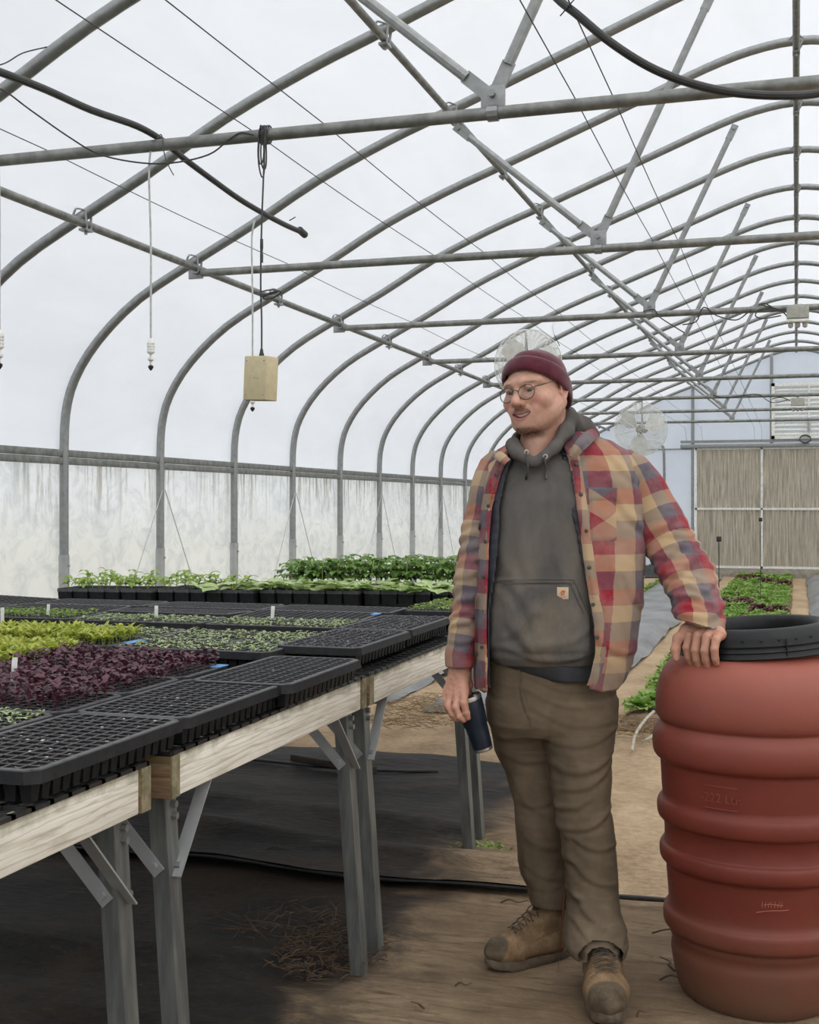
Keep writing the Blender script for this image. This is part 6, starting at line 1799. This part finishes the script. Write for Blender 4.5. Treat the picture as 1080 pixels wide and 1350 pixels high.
outer = (loft_fn(T_SHIRT, 3.0)[0](Vs[:, 0], Vs[:, 1], Vs[:, 2]) > -.005)
sgn_ = np.where(outer, 1.0, -1.0)
Vs = Vs + ns * (sgn_ * (fold_disp(Vs, SF) + .0035 * pn(Vs, 30, 5.0) + .0014 * pn(Vs, 80, 6.0)))[:, None]
dfc = loft_fn(T_SHIRT, 3.0)[0](cfs[:, 0], cfs[:, 1], cfs[:, 2])
fms = np.where(dfc < -.0065, 1, 0)
shirt = np_obj('plaid_shirt', Vs, Fs, [M['plaid'], M['lining']], person, fms, uvs); shirt['label'] = 'open red, tan and grey plaid flannel shirt jacket'
Vl, Fl = shell_body(T_SHIRT, .007, LL, LR, -.0115, [(u, v - 4) for u, v in HEMV], .005)
quilt = .0012 * np.sin(Vl[:, 2] * 110 + Vl[:, 1] * 120) * np.sin(Vl[:, 2] * 110 - Vl[:, 1] * 120)
np_obj('quilted_lining', Vl + normals(Vl, Fl) * quilt[:, None], Fl, M['lining'], shirt)['label'] = 'black quilted lining'
# sewn-on pieces laid over the shirt front: plackets, chest pocket and flap
from mathutils.bvhtree import BVHTree
def laid(Vb_, Fb_, corners, nu, nv, off, name, uvf, edge=.0035, mat=None, parent=None):
    """patch between curves left(v), right(v): corners(t) -> (uL, uR, v) in the garment's own front view"""
    bv = BVHTree.FromPolygons([tuple(q) for q in Vb_], [tuple(int(i) for i in q) for q in Fb_]); vs = []; uv = []
    for j in range(nv + 1):
        a, c, v = corners(j / nv)
        for i in range(nu + 1):
            u = a + (c - a) * i / nu; best = None
            for lyg in (-.14,):
                p = loc(u, v, lyg)
                for _ in range(3):
                    h = bv.ray_cast(Vector((p[0], -.6, p[2])), Vector((0, 1, 0)))
                    if h[0] is None or h[0].y > .02:
                        h = bv.find_nearest(Vector(p))
                    p2 = loc(u, v, h[0].y); p = np.array([p2[0], h[0].y, p2[2]])
            n_ = h[1] if h[1].y < 0 else -h[1]
            brd = i in (0, nu) or j in (0, nv)
            vs.append(Vector(p) + n_ * (off if not brd else off - edge)); uv.append(uvf(np.array([p]))[0])
    w = nu + 1; fs = [(j * w + i, j * w + i + 1, (j + 1) * w + i + 1, (j + 1) * w + i) for j in range(nv) for i in range(nu)]
    fs = [f[::-1] for f in fs] if (vs[1] - vs[0]).cross(vs[w] - vs[0]).y > 0 else fs
    b = MB(); b.add(vs, fs); fl_ = []
    for f in b.f:
        for i in f: fl_ += [float(uv[i][0]), float(uv[i][1])]
    return b.build(name, mat or M['plaid'], parent or shirt, uv=fl_, angle=None)
def vx(rows):
    r_ = sorted(rows); return lambda v: float(np.interp(v, [q[0] for q in r_], [q[1] for q in r_]))
eRv = vx([(585, 748), (603, 752), (630, 757), (668, 762), (714, 768), (751, 773), (784, 778), (823, 785), (860, 787), (891, 780), (908, 774)])
eLv = vx([(575, 690), (600, 672), (624, 660), (668, 648), (714, 644), (756, 643), (797, 641), (850, 641), (915, 643)])
uvp = lambda P: torso_uv(P)[:, ::1] + np.array([.06, .03])
laid(Vs, Fs, lambda t: (eRv(590 + 314 * t) - 1.5, eRv(590 + 314 * t) + 13, 590 + 314 * t), 5, 60, .0030, 'placket', uvp)
laid(Vs, Fs, lambda t: (eLv(604 + 304 * t) - 15, eLv(604 + 304 * t) + 1.0, 604 + 304 * t), 5, 60, .0030, 'placket', uvp)
c45 = math.cos(.8)
def diag(P): q = torso_uv(P); return np.stack([(q[:, 0] - q[:, 1]) * c45 + .035, (q[:, 0] + q[:, 1]) * c45 + .02], 1)
laid(Vs, Fs, lambda t: (777 + 1.5 * t, 812 + 1 * t, 650 + 63 * t + 0 * t), 12, 18, .0040, 'chest_pocket', diag)
laid(Vs, Fs, lambda t: (776, 813, 643 + 18 * t), 12, 6, .0070, 'pocket_flap', diag)
def sleeve(T, zcut, name, folds, rad, seed, cutslope=0.0, xc=0.0, ph0=(0.0, 0.0)):
    fn, lo, hi = loft_fn(T, 2.1); st = .0045
    Fd = Field(rng(lo[0] - .02, hi[0] + .02, st), rng(lo[1] - .02, hi[1] + .02, st), rng(zcut - .03, hi[2] + .02, st))
    def f(X, Y, Z):
        d = fn(X, Y, Z); cuff = np.exp(-((Z - zcut - .03) / .035) ** 4) * .002
        d = d - cuff; sh = np.maximum(d, -(d + .013)); return np.maximum(sh, zcut + cutslope * (X - xc) - Z)
    Fd.op(f, lo, hi, .003, pad=.02)
    Vv, Fv = Fd.mesh(1)
    z, cx, cy, rx, ry = T; A = np.stack([cx, cy, z], 1)[::-1]; seg = np.linalg.norm(np.diff(A, axis=0), axis=1); S = np.concatenate([[0], np.cumsum(seg)])
    def uvf(P):
        best = np.full(len(P), 9e9); ss = np.zeros(len(P)); ph = np.zeros(len(P))
        for i in range(len(A) - 1):
            d = A[i + 1] - A[i]; L = seg[i]; d = d / L; h = np.clip((P - A[i]) @ d, 0, L); w = P - A[i] - h[:, None] * d; m = (w ** 2).sum(1); k = m < best
            a = np.cross(d, [0, 1, 0]); a /= np.linalg.norm(a); c = np.cross(a, d)
            best[k] = m[k]; ss[k] = S[i] + h[k]; ph[k] = np.arctan2(w[k] @ a, -(w[k] @ c) * np.sign(c[1] if abs(c[1]) > 1e-6 else 1))
        return np.stack([ph * rad + ph0[0], ss + ph0[1]], 1)
    uv0 = uvf(Vv); uvq = uv0[Fv]; u = uvq[:, :, 0]; j = (u.max(1) - u.min(1)) > rad * 3; u[j] = np.where(u[j] < ph0[0], u[j] + 2 * math.pi * rad, u[j]); uvq[:, :, 0] = u
    s = uv0[:, 1]; Lt = S[-1]; nn = normals(Vv, Fv)
    comp = np.clip((s - Lt * .35) / (Lt * .2), 0, 1) * np.clip((Lt * .93 - s) / .05, 0, 1)
    w = .0042 * comp * np.sin(s * 170 + 2.6 * np.sin(uv0[:, 0] * 28 + seed) + 1.6 * pn(Vv, 22, seed)) * (.6 + .4 * pn(Vv, 18, seed + 1))
    w = w + .0045 * pn(Vv, 26, seed) + fold_disp(Vv, folds)
    w = w * np.where(fn(Vv[:, 0], Vv[:, 1], Vv[:, 2]) > -.0062, 1.0, -1.0)
    cf_ = Vv[Fv].mean(1); inner = fn(cf_[:, 0], cf_[:, 1], cf_[:, 2]) < -.009
    o = np_obj(name, Vv + nn * w[:, None], Fv, [M['plaid'], M['lining']], shirt, np.where(inner, 1, 0), uvq.reshape(-1, 2))
    return Vv
VA = sleeve(T_SLA, 1.064, 'sleeve', [(842, 706, 880, 690, -.06, .016, .009), (852, 735, 890, 722, -.08, .014, .009), (862, 758, 905, 742, -.10, .013, .009), (878, 785, 935, 770, -.12, .012, .008), (886, 808, 950, 800, -.16, .012, .008), (815, 640, 860, 610, -.03, .016, .006)], .075, 1.0, -.25, .37, (.085, .02))
VB = sleeve(T_SLB, loc(607, 879, -.05)[2], 'sleeve', [(604, 730, 634, 716, -.05, .013, .007), (602, 764, 634, 752, -.06, .012, .008), (598, 792, 632, 785, -.06, .012, .008), (594, 824, 630, 812, -.07, .012, .008), (592, 846, 628, 842, -.07, .010, .008)], .062, 2.0, 0, 0, (-.015, .10))
# rolled collar ends
def flap(A_, B_, bulge, name, off):
    """cloth flap between two edge curves, bulging towards the viewer, with a little thickness"""
    A_ = catmull([loc(*q) for q in A_], 5); B_ = catmull([loc(*q) for q in B_], 5); n = len(A_); K_ = 7; vs = []; uv = []
    for lay in (0, 1):
        for i in range(n):
            for k in range(K_):
                t = k / (K_ - 1); p = A_[i].lerp(B_[i], t); g = math.sin(math.pi * t) ** .7 * math.sin(math.pi * min(1, .15 + .85 * i / (n - 1)) * .92)
                vs.append(p + Vector((0, -bulge * g + lay * .0045, bulge * .35 * g - lay * .001))); uv.append((i * .006 + off[0], k * .006 + off[1]))
    N_ = n * K_; fs = []
    for i in range(n - 1):
        for k in range(K_ - 1):
            q = (i * K_ + k, i * K_ + k + 1, (i + 1) * K_ + k + 1, (i + 1) * K_ + k); fs += [q, tuple(N_ + x for x in q[::-1])]
    bd = [k for k in range(K_)] + [i * K_ + K_ - 1 for i in range(1, n)] + [(n - 1) * K_ + k for k in range(K_ - 2, -1, -1)] + [i * K_ for i in range(n - 2, 0, -1)]
    for a_, b_ in zip(bd, bd[1:] + bd[:1]): fs.append((a_, b_, N_ + b_, N_ + a_))
    b = MB(); b.add(vs, fs); fl_ = []
    for f in b.f:
        for i in f: fl_ += [uv[i % N_][0], uv[i % N_][1]]
    b.build(name, M['plaid'], shirt, uv=fl_, angle=None)
flap([(751, 601, -.140), (754, 590, -.130), (761, 579, -.110), (770, 570, -.075), (781, 564, -.02)], [(757, 606, -.140), (764, 599, -.138), (774, 590, -.120), (784, 580, -.080), (790, 573, -.02)], .016, 'collar', (.05, .10))
flap([(673, 606, -.135), (668, 600, -.120), (663, 596, -.09), (658, 594, -.05)], [(665, 613, -.135), (658, 608, -.125), (652, 603, -.09), (650, 599, -.05)], .010, 'collar', (.02, .06))
for u, v in ((760, 612), (766, 652), (773, 700), (777, 748), (782, 797), (787, 840), (654, 626), (644, 667), (640, 714), (638, 760), (635, 853)):
    p = front_pt(Vs, u, v, -.13, .0015); b = MB(); m4 = Matrix.Translation(Vector(p)) @ Matrix.Rotation(math.pi / 2, 4, 'X')
    b.lathe([(0, .0030), (.0045, .0026), (.0058, .001), (.0058, -.002)] if u > 700 else [(.0022, .0005), (.0028, .0024), (.0052, .0022), (.0058, 0), (.0058, -.002)], 14, m4)
    b.build('snap_button', M['snap'], shirt)

# ------------------------------------------------------------------ boots
def boot(heel, toe, lab, low=False):
    d = np.array([toe[0] - heel[0], toe[1] - heel[1], 0]); L = np.linalg.norm(d); d /= L; sd = np.array([-d[1], d[0], 0]); K = L / .295; BB = np.stack([d, sd, [0, 0, 1.0]], 1); h0 = np.array([heel[0], heel[1], .022])
    def q(x, y, z): return h0 + BB @ (np.array([x, y, z]) * K)
    st = .004; cs = np.array([q(x, y, z) for x in (-.02, .32) for y in (-.08, .08) for z in (-.01, .23)]); lo, hi = cs.min(0), cs.max(0)
    Fd = Field(rng(lo[0], hi[0], st), rng(lo[1], hi[1], st), rng(lo[2], hi[2], st))
    for s in (-1, 1):
        Fd.cap(q(.05, s * .010, .050), q(.12, s * .012, .050), .036 * K, .034 * K, .02); Fd.cap(q(.12, s * .012, .050), q(.205, s * .018, .044), .034 * K, .036 * K, .02)
        Fd.cap(q(.205, s * .018, .044), q(.250, s * .012, .044), .036 * K, .036 * K, .02)
    Fd.cap(q(.068, 0, .06), q(.062, 0, .110 if low else .175), .046 * K, .046 * K if low else .049 * K, .025)
    if low: Fd.cap(q(.085, 0, .085), q(.190, 0, .060), .042 * K, .033 * K, .025)
    else: Fd.cap(q(.085, 0, .125), q(.185, 0, .068), .043 * K, .034 * K, .025)
    Fd.cap(q(.262, 0, .046), q(.272, 0, .042), .034 * K, .030 * K, .012)
    def cut(X, Y, Z): return Z - (h0[2] + .008)
    sl = tuple(slice(None) for _ in range(3)); G = Fd.grid(sl); Fd.D = np.maximum(Fd.D, -np.broadcast_to(cut(*G), Fd.D.shape)).astype(np.float32)
    Fd.cap(q(.056, 0, .125 if low else .19), q(.056, 0, .26), .034 * K, .040 * K, .004, 'sub')
    Vb, Fb = Fd.mesh(1); nb = normals(Vb, Fb); Lc = ((Vb - h0) @ BB) / K
    # stitched panel edges and wear creases
    pe = -.0022 * np.exp(-((Lc[:, 0] - .215 + .25 * (Lc[:, 2] - .03)) / .0035) ** 2) - .002 * np.exp(-((Lc[:, 2] - .105 + .25 * Lc[:, 0]) / .004) ** 2) * (Lc[:, 0] < .15) + .0012 * np.sin(Lc[:, 0] * 240 + 2 * pn(Vb, 40)) * np.exp(-((Lc[:, 0] - .19) / .03) ** 2)
    cfb = ((Vb[Fb].mean(1) - h0) @ BB) / K
    o = np_obj('boot', Vb + nb * (pe + .0012 * pn(Vb, 60))[:, None], Fb, [M['boot']], person, None, None, {'toe': sst(Lc[:, 0] + .5 * (Lc[:, 2] - .03), .258, .264)}); o['label'] = lab
    # lugged sole
    out = []
    for k in range(40):
        t = 2 * math.pi * k / 40; x = .145 + .152 * math.cos(t); w = .052 if x > .17 else .046
        y = w * abs(math.sin(t)) ** .75 * (1 if math.sin(t) >= 0 else -1) * (1 - .10 * math.exp(-((x - .12) / .035) ** 2)); out.append((x, y))
    b = MB(); levels = ((0.0, -.003), (.008, 0), (.022, .001), (.036, -.002))
    vs = []
    for li, (zz_, g) in enumerate(levels):
        for k, (x, y) in enumerate(out):
            lug = -.006 if (li < 2 and (k % 4) < 2 and li == 0) else 0; toe_up = .016 * max(0, (x - .22) / .08) ** 2; heel_up = 0
            sc_ = 1 + (g + lug) / .05; p = q(.145 + (x - .145) * sc_, y * sc_, 0) ; p[2] = zz_ * K + toe_up + .004; vs.append(p)
    n = 40; fs = []
    for i in range(len(levels) - 1):
        for k in range(n): fs.append((i * n + k, i * n + (k + 1) % n, (i + 1) * n + (k + 1) % n, (i + 1) * n + k))
    fs += [tuple(range(n))[::-1], tuple(range((len(levels) - 1) * n, len(levels) * n))]
    b.add(vs, fs); b.build('sole', M['boot_sole'], o, angle=.7)
    def surf(x, y):                                      # top of the upper at (x, y)
        m = (np.abs(Lc[:, 0] - x) < .008) & (np.abs(Lc[:, 1] - y) < .008); return q(x, y, (Lc[m, 2].max() if m.any() else .1) + .002)
    for i in range(6):
        x0 = .205 - i * .019; x1 = x0 - .012; w = .022 + .002 * i
        b = MB()
        b.tube(catmull([surf(x0, -w), surf((x0 + x1) / 2 + .002, 0) + np.array([0, 0, .004]), surf(x1, w)], 5), .0021, 5)
        b.tube(catmull([surf(x0, w), surf((x0 + x1) / 2, 0) + np.array([0, 0, .002]), surf(x1, -w)], 5), .0021, 5); b.build('lace', M['lace'], o)
    b = MB(); k0 = surf(.098, 0) + np.array([0, 0, .006])
    for s in (-1, 1):
        b.tube([k0 + BB @ np.array([.004 * math.sin(t) * 2, s * .022 * (1 - math.cos(t)) * .5, .012 * math.sin(t * .5) - .006 * (1 - math.cos(t))]) for t in np.linspace(0, 2 * math.pi, 14)], .0020, 5)
        b.tube(catmull([k0, k0 + BB @ np.array([.02, s * .015, -.008]), k0 + BB @ np.array([.035, s * .030, -.022])], 4), .0020, 5)
    b.build('lace', M['lace'], o)
    b = MB(); b.tube([q(.058, 0, .08), q(.056, 0, .12), q(.054, 0, .15)] if low else [q(.058, 0, .12), q(.056, 0, .16), q(.054, 0, .19)], [.032 * K, .036 * K, .034 * K], 18); b.build('sock', M['sock'], o)
    b = MB(); b.tube(catmull([q(.140, 0, .075), q(.122, 0, .104), q(.108, 0, .124), q(.104, 0, .135)] if low else [q(.120, 0, .110), q(.104, 0, .150), q(.100, 0, .185), q(.106, 0, .200)], 4), [.012, .015, .018, .020, .021, .022, .022, .022, .021, .019, .016, .012, .006], 12); b.build('tongue', M['sock'], o)
    b = MB()
    for i in range(6):
        for s in (-1, 1):
            p = surf(.205 - i * .019, s * (.025 + .002 * i)); b.tube([p + np.array([.003 * math.cos(t), .003 * math.sin(t), 0]) for t in np.linspace(0, 6.283, 9)], .0012, 4, caps=False)
    b.build('eyelets', M['snap'], o)
    return o
ha, ta = np.array([.120, -.048, 0]), np.array([.0915, -.374, 0])
boot(ha, ta, 'tan hiking boot pointing at the camera', True)
hb, tb_ = np.array([.050, .165, 0]), np.array([-.205, .045, 0])
boot(hb, tb_, 'tan hiking boot pointing towards the benches')

# ------------------------------------------------------------------ tumbler
top, bot = Vector(loc(616, 918, -.068)), Vector(loc(638, 989, -.060))
tum = empty('tumbler', (0, 0, 0)); tag(tum, 'navy blue steel tumbler hanging tilted from the person\'s hand', 'tumbler')
ax = (top - bot); Lt = ax.length; zq = ax.normalized(); rotm = zq.to_track_quat('Z', 'Y').to_matrix().to_4x4()
pm = Matrix.Translation((root.x, root.y, 0)) @ Matrix.Rotation(YAW, 4, 'Z') @ Matrix.Translation(bot) @ rotm
tum.matrix_world = pm
b = MB(); b.lathe([(0, .006), (.027, .006), (.0285, .010), (.031, .05), (.0325, .075), (.0355, .082), (.0405, Lt - .012), (.0405, Lt - .011)], 40); b.build('body', M['navy'], tum)
b = MB(); b.lathe([(0, 0), (.026, 0), (.0284, .003), (.0286, .0095)], 40); b.build('base_ring', M['steel'], tum)
b = MB(); b.lathe([(.0406, Lt - .0115), (.0410, Lt - .006), (.0402, Lt), (.0385, Lt + .001), (.037, Lt - .003), (.036, Lt - .02), (.0, Lt - .022)], 40); b.build('rim', M['steel'], tum)
b = MB(); b.lathe([(0, Lt - .012), (.035, Lt - .012), (.0365, Lt - .008), (.0368, Lt - .004)], 40); b.box((.012, 0, Lt - .009), (.016, .010, .006), bev=.002); b.build('lid', simple('dark_clear_lid', srgb(40, 44, 48), srgb(54, 58, 62), 30, 0.2), tum)
